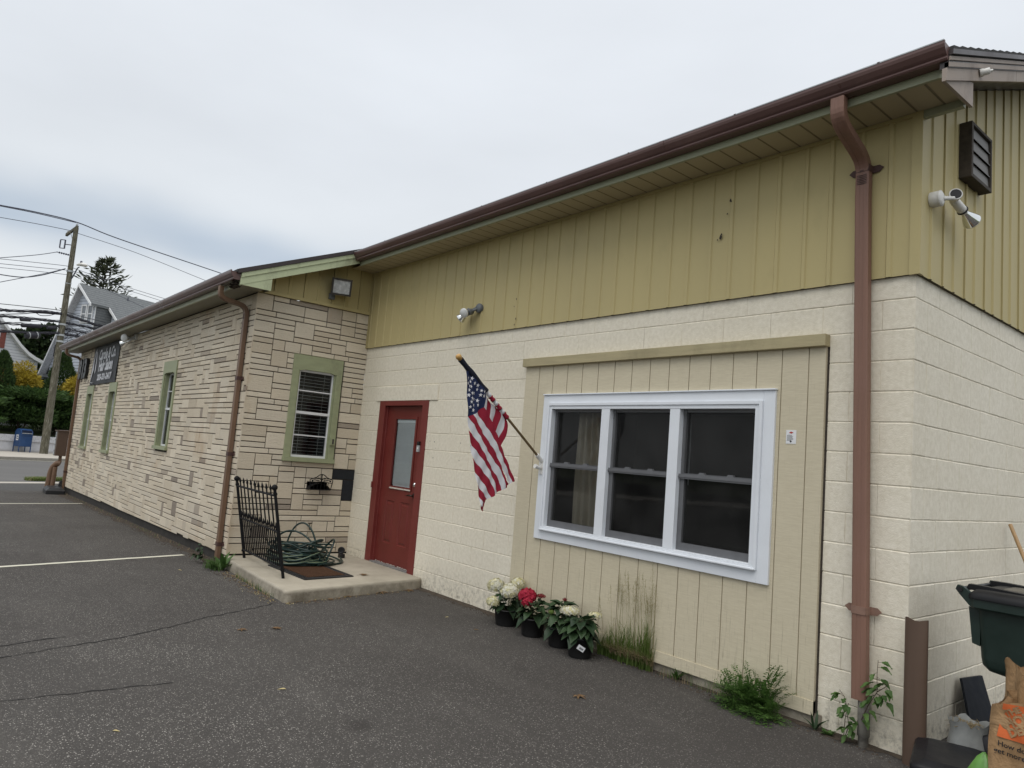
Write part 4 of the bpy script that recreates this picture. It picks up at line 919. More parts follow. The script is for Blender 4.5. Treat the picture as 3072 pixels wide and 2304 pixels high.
# ---- windows of the stone wing
def wing_window(T, box, rec, blinds, bars, gl):
    u0, u1, z0, z1 = box
    mb = MB(T); cw = 0.088; hd = 0.205
    mb.box(u0, u0+cw, -0.05, 0.020, z0+0.05, z1-hd); mb.box(u1-cw, u1, -0.05, 0.020, z0+0.05, z1-hd)
    # head board with an eased, slightly arched lower edge
    n = 10; low = []
    for i in range(n+1):
        t = i/n; low.append((u0+cw*0.55+(u1-u0-cw*1.1)*t, 0.020, z1-hd-0.035+0.045*min(1, 6*t, 6*(1-t))))
    pts = [(u0, 0.020, z1), (u0, 0.020, z1-hd), (u0+cw*0.55, 0.020, z1-hd)] + low[1:-1] + [(u1-cw*0.55, 0.020, z1-hd), (u1, 0.020, z1-hd), (u1, 0.020, z1)]
    vs = [T(*p) for p in pts]; off = Vector(T(0, -0.06, 0)) - Vector(T(0, 0, 0))
    sv = mb.T; mb.T = None; mb.extrude(vs, off); mb.T = sv
    mb.box(u0-0.01, u1+0.01, -0.05, 0.045, z0-0.008, z0+0.05)
    mb.box(u0+cw, u0+cw+0.02, -rec, 0.0, z0+0.05, z1-hd+0.01); mb.box(u1-cw-0.02, u1-cw, -rec, 0.0, z0+0.05, z1-hd+0.01); mb.box(u0+cw, u1-cw, -rec, 0.0, z1-hd+0.011, z1-hd+0.03)
    w = mb.build("window", MT['sage'], bld, bevel=0.003)
    a, b, c, d = u0+cw+0.012, u1-cw-0.012, z0+0.052, z1-hd+0.012
    m = MB(T); mid = (c+d)/2 + 0.01
    ring_frame(m, (a, b, c, d), (a+0.028, b-0.028, c+0.03, d-0.03), -rec-0.02, -rec+0.012)
    m.box(a, b, -rec-0.02, -rec+0.016, mid-0.018, mid+0.018)
    for q in bars: m.box(a+0.028, b-0.028, -rec-0.012, -rec+0.004, c+(d-c)*q-0.008, c+(d-c)*q+0.008)
    m.build("sash", MT['vinyl'], w)
    for p, q in ((c+0.03, mid-0.018), (mid+0.018, d-0.03)):
        m = MB(T); m.quad((a+0.028, -rec-0.004, p), (b-0.028, -rec-0.004, p), (b-0.028, -rec-0.004, q), (a+0.028, -rec-0.004, q)); m.build("pane", MT[gl], w)
    if blinds:
        m = MB(T); z = c + 0.04
        while z < d-0.04:
            m.box(a+0.03, b-0.03, -rec-0.075, -rec-0.04, z, z+0.003); z += 0.044
        for q in (0.22, 0.78): m.box(a+(b-a)*q-0.001, a+(b-a)*q+0.001, -rec-0.04, -rec-0.038, c+0.03, d-0.03)
        m.build("blind", MT['blind'], w)
    room(w, T, a-0.02, b+0.02, c-0.03, d+0.03, 0.7)
    return w
wv = wing_window(T_side, WIN_S, 0.035, True, (0.25, 0.76), 'glass')
drape(wv, T_side, (-0.97, -0.83), 1.40, 2.5, -0.35, MT['curtain_grey'], 0.01)
for b in (WIN_A, WIN_B, WIN_C):
    w = wing_window(T_wing, b, 0.075, False, (0.75,), 'glass')
    drape(w, T_wing, (b[0]+0.1, b[1]-0.1), b[2]+0.1, b[3]-0.2, -0.24, MT['curtain_grey'], 0.01)
# little box on the side window's frame
mb = MB(T_side); mb.box(-0.435, -0.368, 0.02, 0.05, 1.585, 1.685); mb.box(-0.412, -0.388, 0.05, 0.054, 1.60, 1.67, 1)
mb.build("switch_box", [MT['sage'], MT['drip']], wv, bevel=0.004)

# ---- red door
mb = MB(T_main)
DX0, DX1, DZ0, DZ1 = 0.695, 1.605, 0.135, 2.168
LW = -0.045
def holed(mb, a, b, c, d, holes, w, mi=0):
    us = sorted({a, b, *[h[0] for h in holes], *[h[1] for h in holes]})
    for p, q in zip(us, us[1:]):
        hs = [(h[2], h[3]) for h in holes if h[0] < (p+q)/2 < h[1]]
        for r, s in cut(c, d, hs): mb.quad((p, w, r), (q, w, r), (q, w, s), (p, w, s), mi)
GL = (0.935, 1.420, 1.130, 2.000)
P1, P2 = (0.868, 1.072, 0.392, 0.938), (1.222, 1.446, 0.392, 0.940)
holed(mb, DX0, DX1, DZ0, DZ1, [GL, P1, P2], LW)
for a, b, c, d in (P1, P2):
    def rr(k, w): return [(a+k, w, c+k), (b-k, w, c+k), (b-k, w, d-k), (a+k, w, d-k)]
    rings = [rr(0, LW), rr(0.010, LW-0.010), rr(0.028, LW-0.010), rr(0.045, LW-0.001)]
    mb.loft(rings, 0, False); mb.poly(rings[-1])
a, b, c, d = GL
ring_frame(mb, (a-0.035, b+0.035, c-0.035, d+0.035), (a, b, c, d), LW-0.02, LW+0.012)
mb.box(DX0, DX1, LW-0.03, LW-0.026, DZ0, DZ1)
mb.f = mb.f[:-6]; mb.m = mb.m[:-6]; mb.s = mb.s[:-6]
door = mb.build("door", MT['red'], bld)
m = MB(T_main)
m.box(0.545, 0.690, -0.07, 0.012, 0.10, 2.235); m.box(1.610, 1.742, -0.07, 0.012, 0.10, 2.235); m.box(0.690, 1.610, -0.07, 0.012, 2.172, 2.235)
m.box(0.690, 0.706, -0.07, -0.025, 0.12, 2.172); m.box(1.598, 1.610, -0.07, -0.025, 0.12, 2.172)
m.build("door_frame", MT['red_frame'], door, bevel=0.003)
m = MB(T_main); m.box(0.69, 1.61, -0.08, 0.02, 0.108, 0.132); m.build("threshold", MT['vent'], door)
m = MB(T_main)
rc = random.Random(8); x = DX0+0.04
while x < DX1-0.03:
    l = rc.uniform(0.02, 0.07); h = rc.uniform(0.004, 0.016); m.quad((x, LW+0.001, DZ0), (x+l, LW+0.001, DZ0), (x+l*0.9, LW+0.001, DZ0+h), (x+l*0.1, LW+0.001, DZ0+h*rc.uniform(.5, 1))); x += l*rc.uniform(1.0, 1.7)
m.box(a-0.005, b+0.02, LW+0.012, LW+0.0135, c-0.035, c-0.018)
tag(m.build("chipped_paint", MT['chip'], door), kind='stuff')
m = MB(T_main); m.quad((a, LW-0.006, c), (b, LW-0.006, c), (b, LW-0.006, d), (a, LW-0.006, d)); m.build("pane", MT['glass_clear'], door)
m = MB(T_main); z = c + 0.022
while z < d-0.05: m.extrude([(a+0.012, LW-0.022, z), (b-0.012, LW-0.022, z), (b-0.012, LW-0.014, z+0.0125), (a+0.012, LW-0.014, z+0.0125)], tuple(Vector((0, 0, 0.0012)))); z += 0.0165
m.box(a+0.008, b-0.008, LW-0.03, LW-0.012, d-0.048, d-0.004)
m.quad((a, LW-0.034, c), (b, LW-0.034, c), (b, LW-0.034, d), (a, LW-0.034, d))
m.build("blind", MT['blind'], door)
m = MB(T_main)
def T_lathe(m, prof, u, w, z, mi=0):            # round part sticking out of a wall
    o = Vector(m.T(u, w, z)); ax = Vector(m.T(u, w+1, z)) - o
    t, m.T = m.T, None; m.lathe(prof, o, ax, 18, mi); m.T = t
T_lathe(m, [(0.033, 0), (0.034, 0.006), (0.028, 0.014), (0.006, 0.016)], 1.530, LW, 1.045)
m.tube([(1.530, LW+0.012, 1.045), (1.530, LW+0.05, 1.045), (1.505, LW+0.055, 1.047), (1.46, LW+0.055, 1.044), (1.415, LW+0.052, 1.035)], [0.010, 0.010, 0.010, 0.009, 0.006], 8)
m.build("handle", MT['bronze'], door)
m = MB(T_main); T_lathe(m, [(0.030, 0), (0.030, 0.012), (0.022, 0.026), (0.003, 0.028)], 1.530, LW, 1.182); m.build("deadbolt", MT['chrome'], door)
for z in (0.42, 1.12, 1.86):
    m = MB(T_main); m.tube([(0.700, LW+0.012, z-0.05), (0.700, LW+0.012, z+0.05)], 0.009, 8); m.box(0.702, 0.716, LW, LW+0.004, z-0.05, z+0.05)
    m.build("hinge", MT['red_frame'], door)
m = MB(T_main); m.box(1.602, 1.652, 0.012, 0.036, 1.592, 1.672, 0); m.box(1.602, 1.652, 0.012, 0.037, 1.672, 1.722, 1)
T_lathe(m, [(0.012, 0), (0.012, 0.003), (0.002, 0.003)], 1.627, 0.036, 1.635, 2)
m.build("doorbell", [MT['galv'], MT['black_plastic'], MT['white_enamel']], door, bevel=0.003)
m = MB(T_main); m.box(0.55, 0.575, 0.012, 0.03, 1.07, 1.15); m.build("contact_sensor", MT['red_frame'], door, bevel=0.003)
m = MB(T_main); m.quad((0.56, -0.13, 0.1), (1.73, -0.13, 0.1), (1.73, -0.13, 2.23), (0.56, -0.13, 2.23)); m.build("interior", MT['dark_room'], door)

# ---- gable louvre
mb = MB(T_right)
ring_frame(mb, (0.640, 1.060, 3.845, 4.255), (0.672, 1.036, 3.872, 4.232), 0.0, 0.105)
lv = mb.build("louvre_vent", MT['vent_frame'], bld, bevel=0.003)
m = MB(T_right)
for k in range(4):
    z = 3.872 + k*0.09
    m.add([(0.672, 0.084, z+0.0895), (0.672, 0.090, z+0.008), (0.672, 0.099, z+0.004), (0.672, 0.099, z-0.003), (1.036, 0.084, z+0.0895), (1.036, 0.090, z+0.008), (1.036, 0.099, z+0.004), (1.036, 0.099, z-0.003)], [(0,1,5,4), (1,2,6,5), (2,3,7,6)])
m.build("louvre_slat", MT['vent'], lv)
# ---- small scars: rust flecks on the siding, old screw holes in the block
rk_ = random.Random(40)
mb = MB(T_main)
def blot(u, z, r, w, n=7, sx=0.7):
    mb.poly([(u+r*sx*rk_.uniform(.6, 1.3)*math.cos(2*math.pi*i/n), w, z+r*rk_.uniform(.6, 1.4)*math.sin(2*math.pi*i/n)) for i in range(n)])
for u, z, r in SCARS: blot(u, z, r, 0.0355)
for u, z, r in HOLES: blot(u, z, r, 0.0035, 7, 1.0)
tag(mb.build("surface_scars", MT['mortar'], bld), kind='stuff')

# ------------------------------------------------------------------ ground, street
S = Vector(S_DIR); N = Vector(N_DIR)                   # along the street; across it, towards the lot
def sp(o, s, n, z): p = Vector(o) + S*s + N*n; return (p.x, p.y, z)
ap = Vector(G['apronA'])                              # lot edge of the street apron
kb = Vector(G['kerbA'])
# lot: graded grid, cut off along the street by the apron line
mb = MB()
xs = [-17.6, -16.6, -15.0, -12.5, -10, -7, -4, -2, 0, 2, 5, 8, 14, 26]
def xlot(y): return ap.x + (y-ap.y)*S.x/S.y             # x of the street edge at this y
ys = [-26, -16, -10, -6, -4, -2, 0, 3, 9, 20, 40]
rows = []
for y in ys:
    e = xlot(y); rows.append([(max(x, e) if i else e, y, gz(max(x, e) if i else e)) for i, x in enumerate(xs)])
mb.loft(rows, 0, False, False)
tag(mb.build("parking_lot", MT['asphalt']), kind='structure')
mb = MB(); mb.quad((-900, -900, -0.52), (900, -900, -0.52), (900, 900, -0.52), (-900, 900, -0.52)); tag(mb.build("ground", MT['lawn']), kind='structure')
nk = (kb-ap).dot(N)                                   # far kerb, measured across the street
LEN0, LEN1 = -60, 120
mb = MB(); mb.quad(sp(ap, LEN0, -0.50, -0.305), sp(ap, LEN1, -0.50, -0.305), sp(ap, LEN1, nk, -0.305), sp(ap, LEN0, nk, -0.305)); tag(mb.build("street", MT['road']), kind='structure')
mb = MB(); mb.quad(sp(ap, LEN0, -0.50, -0.30), sp(ap, LEN0, 0.02, -0.298), sp(ap, LEN1, 0.02, -0.298), sp(ap, LEN1, -0.50, -0.30)); tag(mb.build("apron", MT['sidewalk']), kind='structure')
mb = MB(); ga = Vector(G['patch']); mb.quad((ga.x, ga.y-9, gz(ga.x)+0.004), (ga.x, -1.75, gz(ga.x)+0.004), (-16.3, -1.5, -0.294), (-16.3, ga.y-9, -0.294)); tag(mb.build("asphalt_patch", plain("old_asphalt_patch", (0.075, 0.073, 0.070), 0.95, 0.45, 30, 0.5, 60, 0.2)), kind='structure')
mb = MB()
for a, b in ((0.0, -0.2),):
    mb.extrude([sp(kb, LEN0, 0, -0.31), sp(kb, LEN0, 0, -0.165), sp(kb, LEN0, -0.17, -0.16), sp(kb, LEN0, -0.17, -0.31)], S*(LEN1-LEN0))
tag(mb.build("kerb", MT['kerb']), kind='structure')
mb = MB(); mb.quad(sp(kb, LEN0, -0.171, -0.163), sp(kb, LEN1, -0.171, -0.163), sp(kb, LEN1, -8.5, -0.163), sp(kb, LEN0, -8.5, -0.163)); tag(mb.build("sidewalk", MT['sidewalk']), kind='structure')
mb = MB(); mb.quad(sp(kb, LEN0, 0.06, -0.298), sp(kb, LEN1, 0.06, -0.298), sp(kb, LEN1, 0.20, -0.298), sp(kb, LEN0, 0.20, -0.298)); tag(mb.build("street_edge_line", MT['line_paint']), kind='structure')
# stall lines
def ribbon(pts, w, mat, name, dz=0.004, jit=0.0, rnd=None):
    m = MB(); L = []; Rr = []
    P = [Vector((x, y, 0)) for x, y in pts]
    for i, p in enumerate(P):
        t = (P[min(i+1, len(P)-1)] - P[max(i-1, 0)]).normalized(); n = Vector((-t.y, t.x, 0))
        k = (w[i] if isinstance(w, list) else w)/2
        j = (rnd.uniform(-jit, jit) if rnd else 0)
        a, b = p+n*(k+j), p-n*(k-j); L.append((a.x, a.y, gz(a.x)+dz)); Rr.append((b.x, b.y, gz(b.x)+dz))
    m.loft([L, Rr], 0, False, False)
    return tag(m.build(name, mat), kind='structure')
def lerp_pts(a, b, n): return [(a[0]+(b[0]-a[0])*i/n, a[1]+(b[1]-a[1])*i/n) for i in range(n+1)]
rj = random.Random(5)
a, b = G['line1l'], G['line1r']; e = (a[0]+(a[0]-b[0])*1.3, a[1]+(a[1]-b[1])*1.3)
ribbon(lerp_pts(b, e, 40), 0.085, MT['line_paint'], "parking_line", 0.004, 0.006, rj)
a, b = G['line2a'], G['line2b']; e = (a[0]+(a[0]-b[0])*1.6, a[1]+(a[1]-b[1])*1.6)
ribbon(lerp_pts(b, e, 40), 0.10, MT['line_paint'], "parking_line", 0.004, 0.006, rj)
# cracks
def crack(pts, w, name="asphalt_crack"):
    out = []; ws = []
    for (x0, y0), (x1, y1) in zip(pts, pts[1:]):
        n = max(2, int(math.hypot(x1-x0, y1-y0)/0.05))
        for i in range(n):
            t = i/n; k = 0 if (i == 0 and not out) else 0.012
            out.append((x0+(x1-x0)*t+rj.uniform(-k, k), y0+(y1-y0)*t+rj.uniform(-k, k))); ws.append(w*rj.uniform(0.5, 2.4))
    out.append(pts[-1]); ws.append(0.002)
    ribbon(out, ws, MT['crack'], name, 0.003)
crack([(2.20, -1.90), (2.28, -1.97), (2.61, -2.70), (2.82, -3.02), (3.033, -3.452), (3.27, -4.19), (3.5, -4.9)], 0.009)
crack([(2.86, -3.75), (2.87, -3.87), (2.975, -4.164), (3.1, -4.6)], 0.011)
crack([(4.222, -3.35), (4.19, -3.8), (4.177, -4.255), (4.2, -4.7)], 0.006)
crack([(2.98, -4.17), (3.05, -4.35), (3.16, -4.5)], 0.008)
# soil and debris line where the asphalt meets the walls
mb = MB(); rs = random.Random(9)
def rubble(x0, x1, y0, y1, n, s=(0.004, 0.012), zoff=0.0):
    for i in range(n):
        x, y = rs.uniform(x0, x1), y0 + (y1-y0)*rs.random()**1.6
        r = rs.uniform(*s); a = rs.uniform(0, 3.14); c, sn = math.cos(a)*r, math.sin(a)*r; z = gz(x)+zoff
        mb.add([(x+c, y+sn, z), (x-sn, y+c, z), (x-c*.8, y-sn*.8, z), (x+sn, y-c, z), (x, y, z+r*0.8)], [(0,1,4), (1,2,4), (2,3,4), (3,0,4)])
rubble(XL, -0.1, WY-0.01, WY-0.22, 900, (0.005, 0.016)); rubble(2.3, 7.3, -0.02, -0.16, 700); rubble(0.4, 2.2, -1.83, -1.95, 160)
tag(mb.build("wall_edge_grit", MT['soil']), kind='stuff')
mb = MB(); L = []; Rr = []
for i in range(80):
    x = XL + (0.02-XL)*i/79; w = 0.08+0.10*rs.random() + (0.10 if x < -9 else 0)
    L.append((x, WY+0.05, gz(x)+0.006)); Rr.append((x, WY-w, gz(x)+0.002))
mb.loft([L, Rr], 0, False, False)
L = []; Rr = []
for i in range(60):
    x = 1.95 + (7.32-1.95)*i/59; L.append((x, 0.02, 0.012)); Rr.append((x, -0.03-0.09*rs.random(), 0.002))
mb.loft([L, Rr], 0, False, False)
tag(mb.build("soil_strip", MT['soil']), kind='structure')

# ------------------------------------------------------------------ things fixed to the walls
def bulb(mb, base, d, r=0.055, L=0.12, mi_sil=0, mi_lens=1, sock=None):
    d = Vector(d).normalized(); b = Vector(base)
    mb.lathe([(0.018, 0), (0.022, 0.02), (0.034, 0.05), (r*0.96, L*0.82), (r, L*0.9)], b, d, 20, mi_sil, True, False)
    mb.lathe([(r, L*0.9), (r*0.98, L*0.95), (r*0.7, L*1.03), (0.002, L*1.06)], b, d, 20, mi_lens, True, False)
# twin flood on the ochre siding
o = (2.66, -0.022, 3.285)
fl = thing("floodlight", "grey twin-headed floodlight on the ochre siding above the flag", "floodlight", o)
m = MB(); m.lathe([(0.055, 0.0), (0.056, 0.03), (0.045, 0.042), (0.002, 0.044)], o, (0, -1, 0), 18); m.build("mounting_plate", MT['grey_enamel'], fl)
for (p, q, d) in (((2.65, -0.06, 3.275), (2.60, -0.13, 3.23), (0.35, -1.0, -0.35)), ((2.63, -0.06, 3.29), (2.53, -0.11, 3.235), (-0.9, -0.35, -0.75))):
    m = MB(); pv, qv = Vector(p), Vector(q); dv = Vector(d).normalized()
    m.tube([pv, qv], 0.014, 8); m.lathe([(0.020, -0.05), (0.036, -0.04), (0.038, 0.03), (0.03, 0.035)], qv, dv, 16)
    h = m.build("lamp_holder", MT['grey_enamel'], fl)
    m = MB(); bulb(m, qv+dv*0.01, dv, 0.055, 0.115); m.build("bulb", [MT['silver'], MT['frost']], h)
# flood with one empty socket on the gable end
o = (XR+0.024, 0.155, 3.535)
fl = thing("floodlight", "white twin floodlight on the gable siding with one empty socket and one silvered bulb", "floodlight", o)
m = MB(); m.lathe([(0.052, 0.0), (0.052, 0.055), (0.049, 0.058)], o, (1, 0, 0), 20); m.lathe([(0.054, 0.056), (0.054, 0.062), (0.034, 0.072), (0.002, 0.075)], o, (1, 0, 0), 20)
m.build("junction_box", MT['white_enamel'], fl)
m = MB(); m.tube([(XR+0.09, 0.165, 3.535), (XR+0.13, 0.24, 3.55)], 0.014, 8); m.lathe([(0.018, -0.03), (0.030, -0.01), (0.042, 0.05), (0.040, 0.056)], (XR+0.11, 0.30, 3.575), (0.45, -0.75, 0.12), 16); m.lathe([(0.034, 0.057), (0.026, 0.03)], (XR+0.11, 0.30, 3.575), (0.45, -0.75, 0.12), 16, 1)
m.build("lamp_holder", [MT['white_enamel'], MT['rubber']], fl)
m = MB(); dv = Vector((0.12, 0.75, -0.30)).normalized(); b0 = Vector((XR+0.10, 0.30, 3.575))
m.tube([(XR+0.09, 0.20, 3.55), b0], 0.014, 8); m.lathe([(0.014, 0.0), (0.029, 0.02), (0.031, 0.13), (0.024, 0.165)], b0, dv, 16); m.lathe([(0.036, 0.135), (0.036, 0.144)], b0, dv, 16, 1)
h = m.build("lamp_holder", [MT['white_enamel'], MT['rubber']], fl)
m = MB(); bulb(m, b0+dv*0.155, dv, 0.058, 0.125); m.build("bulb", [MT['silver'], MT['frost']], h)
# dark rectangular flood on the wing gable
o = (0.034, -0.64, 3.60)
fl = thing("floodlight", "dark boxy floodlight with a ribbed glass lens on the small gable of the stone wing", "floodlight", o)
m = MB(); m.box(0.034, 0.07, -0.69, -0.61, 3.58, 3.66); m.tube([(0.05, -0.65, 3.63), (0.09, -0.62, 3.68)], 0.016, 8); m.build("bracket", MT['grey_enamel'], fl)
m = MB()
def orient(c, f, up=(0, 0, 1)):
    f = Vector(f).normalized(); r = f.cross(Vector(up)).normalized(); u = r.cross(f)
    c = Vector(c)
    return lambda x, y, z: tuple(c + r*x + f*y + u*z)
tf = orient((0.13, -0.565, 3.76), (1.0, -0.38, -0.22))
m.T = tf
m.loft([[(-.10,-.09,-.075),(.10,-.09,-.075),(.10,-.09,.075),(-.10,-.09,.075)], [(-.125,.0,-.105),(.125,.0,-.105),(.125,.0,.105),(-.125,.0,.105)], [(-.125,.075,-.105),(.125,.075,-.105),(.125,.075,.105),(-.125,.075,.105)]], 0, False, True, True)
for (x0, x1, z0, z1) in ((-.135, -.110, -.115, .115), (.110, .135, -.115, .115), (-.11, .11, -.115, -.090), (-.11, .11, .090, .115)): m.box(x0, x1, .07, .092, z0, z1)
hs = m.build("housing", MT['dark_bronze_light'], fl)
m = MB(tf); m.box(-.11, .11, .076, .084, -.09, .09); m.build("lens", MT['lens'], hs)
# far flood near the banner
o = (-6.50, WY-0.003, 3.40)
fl = thing("floodlight", "silver twin floodlight under the eave of the stone wing beside the black banner", "floodlight", o)
m = MB(); m.box(-6.60, -6.46, WY-0.035, WY, 3.34, 3.46); m.build("junction_box", MT['white_enamel'], fl)
for p, d in (((-6.56, WY-0.10, 3.36), (0.6, -1, -0.15)), ((-6.68, WY-0.10, 3.32), (-1.0, -0.7, -0.6))):
    m = MB(); m.tube([(-6.53, WY-0.03, 3.40), p], 0.02, 8); m.build("lamp_holder", MT['galv'], fl)
    m = MB(); bulb(m, p, d, 0.085, 0.17); m.build("bulb", [MT['silver'], MT['frost']], fl)
# lamp holder on the rake board
o = (7.642, 0.07, 4.28)
m = at(o); m.lathe([(0.024, 0), (0.026, 0.012), (0.021, 0.03), (0.021, 0.055), (0.012, 0.058)], o, (0.8, 0.35, 0.12), 14); m.tube([(7.68, 0.09, 4.288), (7.705, 0.105, 4.29)], 0.010, 8)
tag(m.build("lamp_holder", MT['white_enamel']), "small white lamp socket on the taupe rake board at the roof corner", "lamp socket")
# ---- flagpole and flag
FX = 3.938
fp = thing("flagpole", "tan wooden flagpole with turned finial leaning out from the left window casing", "flagpole", (FX, -0.05, 1.54))
base = Vector((FX, -0.085, 1.625)); tip = Vector((FX, -1.115, 2.432))
d = (tip-base).normalized()
m = MB(); m.tube([base-d*0.05, tip], 0.0125, 10); m.build("pole", MT['pole_wood'], fp)
m = MB(); m.lathe([(0.0125, -0.005), (0.021, 0.0), (0.021, 0.012), (0.015, 0.020), (0.019, 0.032), (0.027, 0.052), (0.028, 0.066), (0.022, 0.080), (0.010, 0.086), (0.001, 0.087)], tip, d, 18); m.build("finial", MT['finial'], fp)
m = MB(); m.extrude([(FX-0.028, -0.052, 1.475), (FX+0.028, -0.052, 1.475), (FX+0.030, -0.052, 1.60), (FX-0.030, -0.052, 1.60)], (0, -0.008, 0))
m.lathe([(0.019, -0.06), (0.021, 0.05), (0.021, 0.055)], base, d, 14); m.lathe([(0.019, 0.0), (0.021, 0.07)], (FX, -0.075, 1.535), (0, -0.92, 0.2), 14)
m.build("bracket", MT['white_enamel'], fp, bevel=0.002)
fo = (FX, -0.85, 1.2)
flag = thing("flag", "limp american flag hanging folded from the leaning pole beside the window", "flag", fo)
def resample(pts, n):
    L = [0.0]
    for a, b in zip(pts, pts[1:]): L.append(L[-1] + math.hypot(b[0]-a[0], b[1]-a[1]))
    out = []
    for i in range(n+1):
        s = L[-1]*i/n; k = 0
        while k < len(pts)-2 and L[k+1] < s: k += 1
        t = (s-L[k])/max(L[k+1]-L[k], 1e-9); t = min(max(t, 0), 1)
        out.append((pts[k][0]+(pts[k+1][0]-pts[k][0])*t, pts[k][1]+(pts[k+1][1]-pts[k][1])*t))
    return out
def smooth(p):
    for _ in range(2): p = [p[0]] + [((a[0]+2*b[0]+c[0])/4, (a[1]+2*b[1]+c[1])/4) for a, b, c in zip(p, p[1:], p[2:])] + [p[-1]]
    return p
def ripple(y, z):                                   # soft vertical folds of the hanging cloth
    return 0.016*math.sin((y*1.0+z*0.42)*34) + 0.008*math.sin((y-z*0.2)*61+1.0)
def layer(y, z, k): return FX + {'f': 0.030, 'b': -0.012, 't': 0.012}[k] + ripple(y, z)*(1.0 if k == 'f' else 0.7)
m = MB()
for k, (l, r) in ((k, v) for k, v in FLAG.items() if k not in ('pole_tip', 'canton')):
    mi = 0 if k[0] in 'RTS' or k in ('B8', 'B10', 'B12') else 1
    ly = 'b' if k[0] == 'B' else ('t' if k[0] in 'TS' else 'f')
    n = 18; A = smooth(resample(l, n)); B = smooth(resample(r, n)); rows = []
    for j in range(5):
        t = j/4; rows.append([(lambda y, z: (layer(y, z, ly), y, z))(A[i][0]+(B[i][0]-A[i][0])*t, A[i][1]+(B[i][1]-A[i][1])*t) for i in range(n+1)])
    m.loft(rows, mi, True, False)
# canton: rows from the pole side to the hanging edge
right = smooth(resample(FLAG['canton'][1:6], 18)); left = smooth(resample([FLAG['canton'][0]] + FLAG['canton'][:8:-1], 18))
bl = resample(FLAG['canton'][5:10][::-1], 8)
rows = []
for j in range(9):
    t = j/8; r = []
    ex = bl[j][0]-(left[18][0]+(right[18][0]-left[18][0])*t); ez = bl[j][1]-(left[18][1]+(right[18][1]-left[18][1])*t)
    for i in range(19):
        k = (i/18)**3; y = left[i][0]+(right[i][0]-left[i][0])*t+ex*k; z = left[i][1]+(right[i][1]-left[i][1])*t+ez*k-0.002*(i == 18)
        r.append((layer(y, z, 'f')-0.020*(1-t)*max(0, 1-i/14), y, z))
    rows.append(r)
m.loft(rows, 2, True, False)
m.build("cloth", [MT['flag_red'], MT['flag_white'], MT['flag_navy']], flag)
m = MB(); rs2 = random.Random(2)
for (y, z) in STARS:
    a0 = rs2.uniform(-0.3, 0.3); r = 0.021*rs2.uniform(0.85, 1.05); sx = rs2.uniform(0.55, 0.95); pts = []
    for i in range(10):
        rr_ = r if i % 2 == 0 else r*0.40; t = a0+math.pi*i/5+math.pi/2; yy = y+rr_*math.cos(t)*sx; zz = z+rr_*math.sin(t); pts.append((layer(yy, zz, 'f')+0.004, yy, zz))
    c = (layer(y, z, 'f')+0.005, y, z); m.add([c]+pts, [(0, 1+i, 1+(i+1) % 10) for i in range(10)])
m.build("star", MT['flag_white'], flag)
m = MB()
cols = [3, 1, 0, 1, 0, 1, 0]; sl = [FLAG['pole_tip'][1]] + SLEEVE[1:8]
def onpole(p):
    q = Vector((FX, p[0], p[1])); t = (q-base).dot(d); return base + d*t
for c0, (a, b) in zip(cols, zip(sl, sl[1:])):
    A, B = onpole(a), onpole(b); n = 5
    m.tube([A + (B-A)*i/n for i in range(n+1)], [0.021+0.004*math.sin(i*2.1+c0) + (0.006 if c0 == 3 else 0) for i in range(n+1)], 10, c0, False)
m.build("pole_sleeve", [MT['flag_red'], MT['flag_white'], MT['flag_navy'], MT['flag_dark']], flag)
# ---- notice on the plank panel
o = (6.522, -0.033, 1.866)
nt = thing("notice", "small white printed notice on the cream plank panel right of the big window", "notice", o)
m = MB(T_main); m.box(6.484, 6.561, 0.031, 0.0325, 1.868, 1.966); m.build("sheet", MT['paper'], nt)
m = MB(T_main)
m.poly([(6.505, 0.0335, 1.948), (6.522, 0.0335, 1.940), (6.541, 0.0335, 1.948), (6.522, 0.0335, 1.956)], 1)
rp = random.Random(3)
for i in range(6):
    z = 1.928 - i*0.0075; m.box(6.492, 6.492+rp.uniform(0.03, 0.058), 0.0325, 0.0335, z, z+0.0022)
m.poly([(6.513, 0.0335, 1.886), (6.522, 0.0335, 1.876), (6.531, 0.0335, 1.886), (6.522, 0.0335, 1.892)], 0)
m.build("print", [MT['ink'], MT['ink_red']], nt)
# ---- banner and house number on the wing
o = (-9.35, WY-0.02, 2.53)
bn = thing("banner", "black hair salon banner with white script lettering under the eave of the stone wing", "banner", o)
BX0, BX1, BZ0, BZ1 = -10.80, -7.915, 2.535, 3.462
m = MB(T_wing); rows = []
for j in range(7):
    r = []
    for i in range(31):
        t = i/30; u = BX0+(BX1-BX0)*t + (0.06*(j/6) if i == 0 else 0); z = BZ0+(BZ1-BZ0)*j/6
        if j == 0: z += 0.014*abs(math.sin(t*9.5))
        r.append((u, 0.022+0.006*math.sin(t*19+j), z))
    rows.append(r)
m.loft(rows, 0, True, False); m.build("sheet", MT['banner'], bn)
def wall_text(parent, T, body, u, z, size, sx=1.0, shear=0.0, mat='banner_white', w=0.034, off=0.0, name="lettering", space=1.0, align='LEFT'):
    vs, fs = text_mesh(body, size, shear, off, align, 0.0, space)
    mm = MB(T); mm.add([(u+x*sx, w, z+y) for x, y, zz in vs], fs); return mm.build(name, MT[mat], parent)
wall_text(bn, T_wing, "Carole & Co.", -9.98, 3.12, 0.34, 0.98, 0.18, off=0.010)
wall_text(bn, T_wing, "Hair Salon", -9.90, 2.855, 0.35, 1.04, 0.16, off=0.014)
wall_text(bn, T_wing, "203-331-2417", -9.90, 2.640, 0.19, 1.42, 0.12, off=0.009)
m = MB(T_wing)                                       # drawing: a head bowed under long falling hair
def sw(pts, r): m.tube(pts, r, 4)
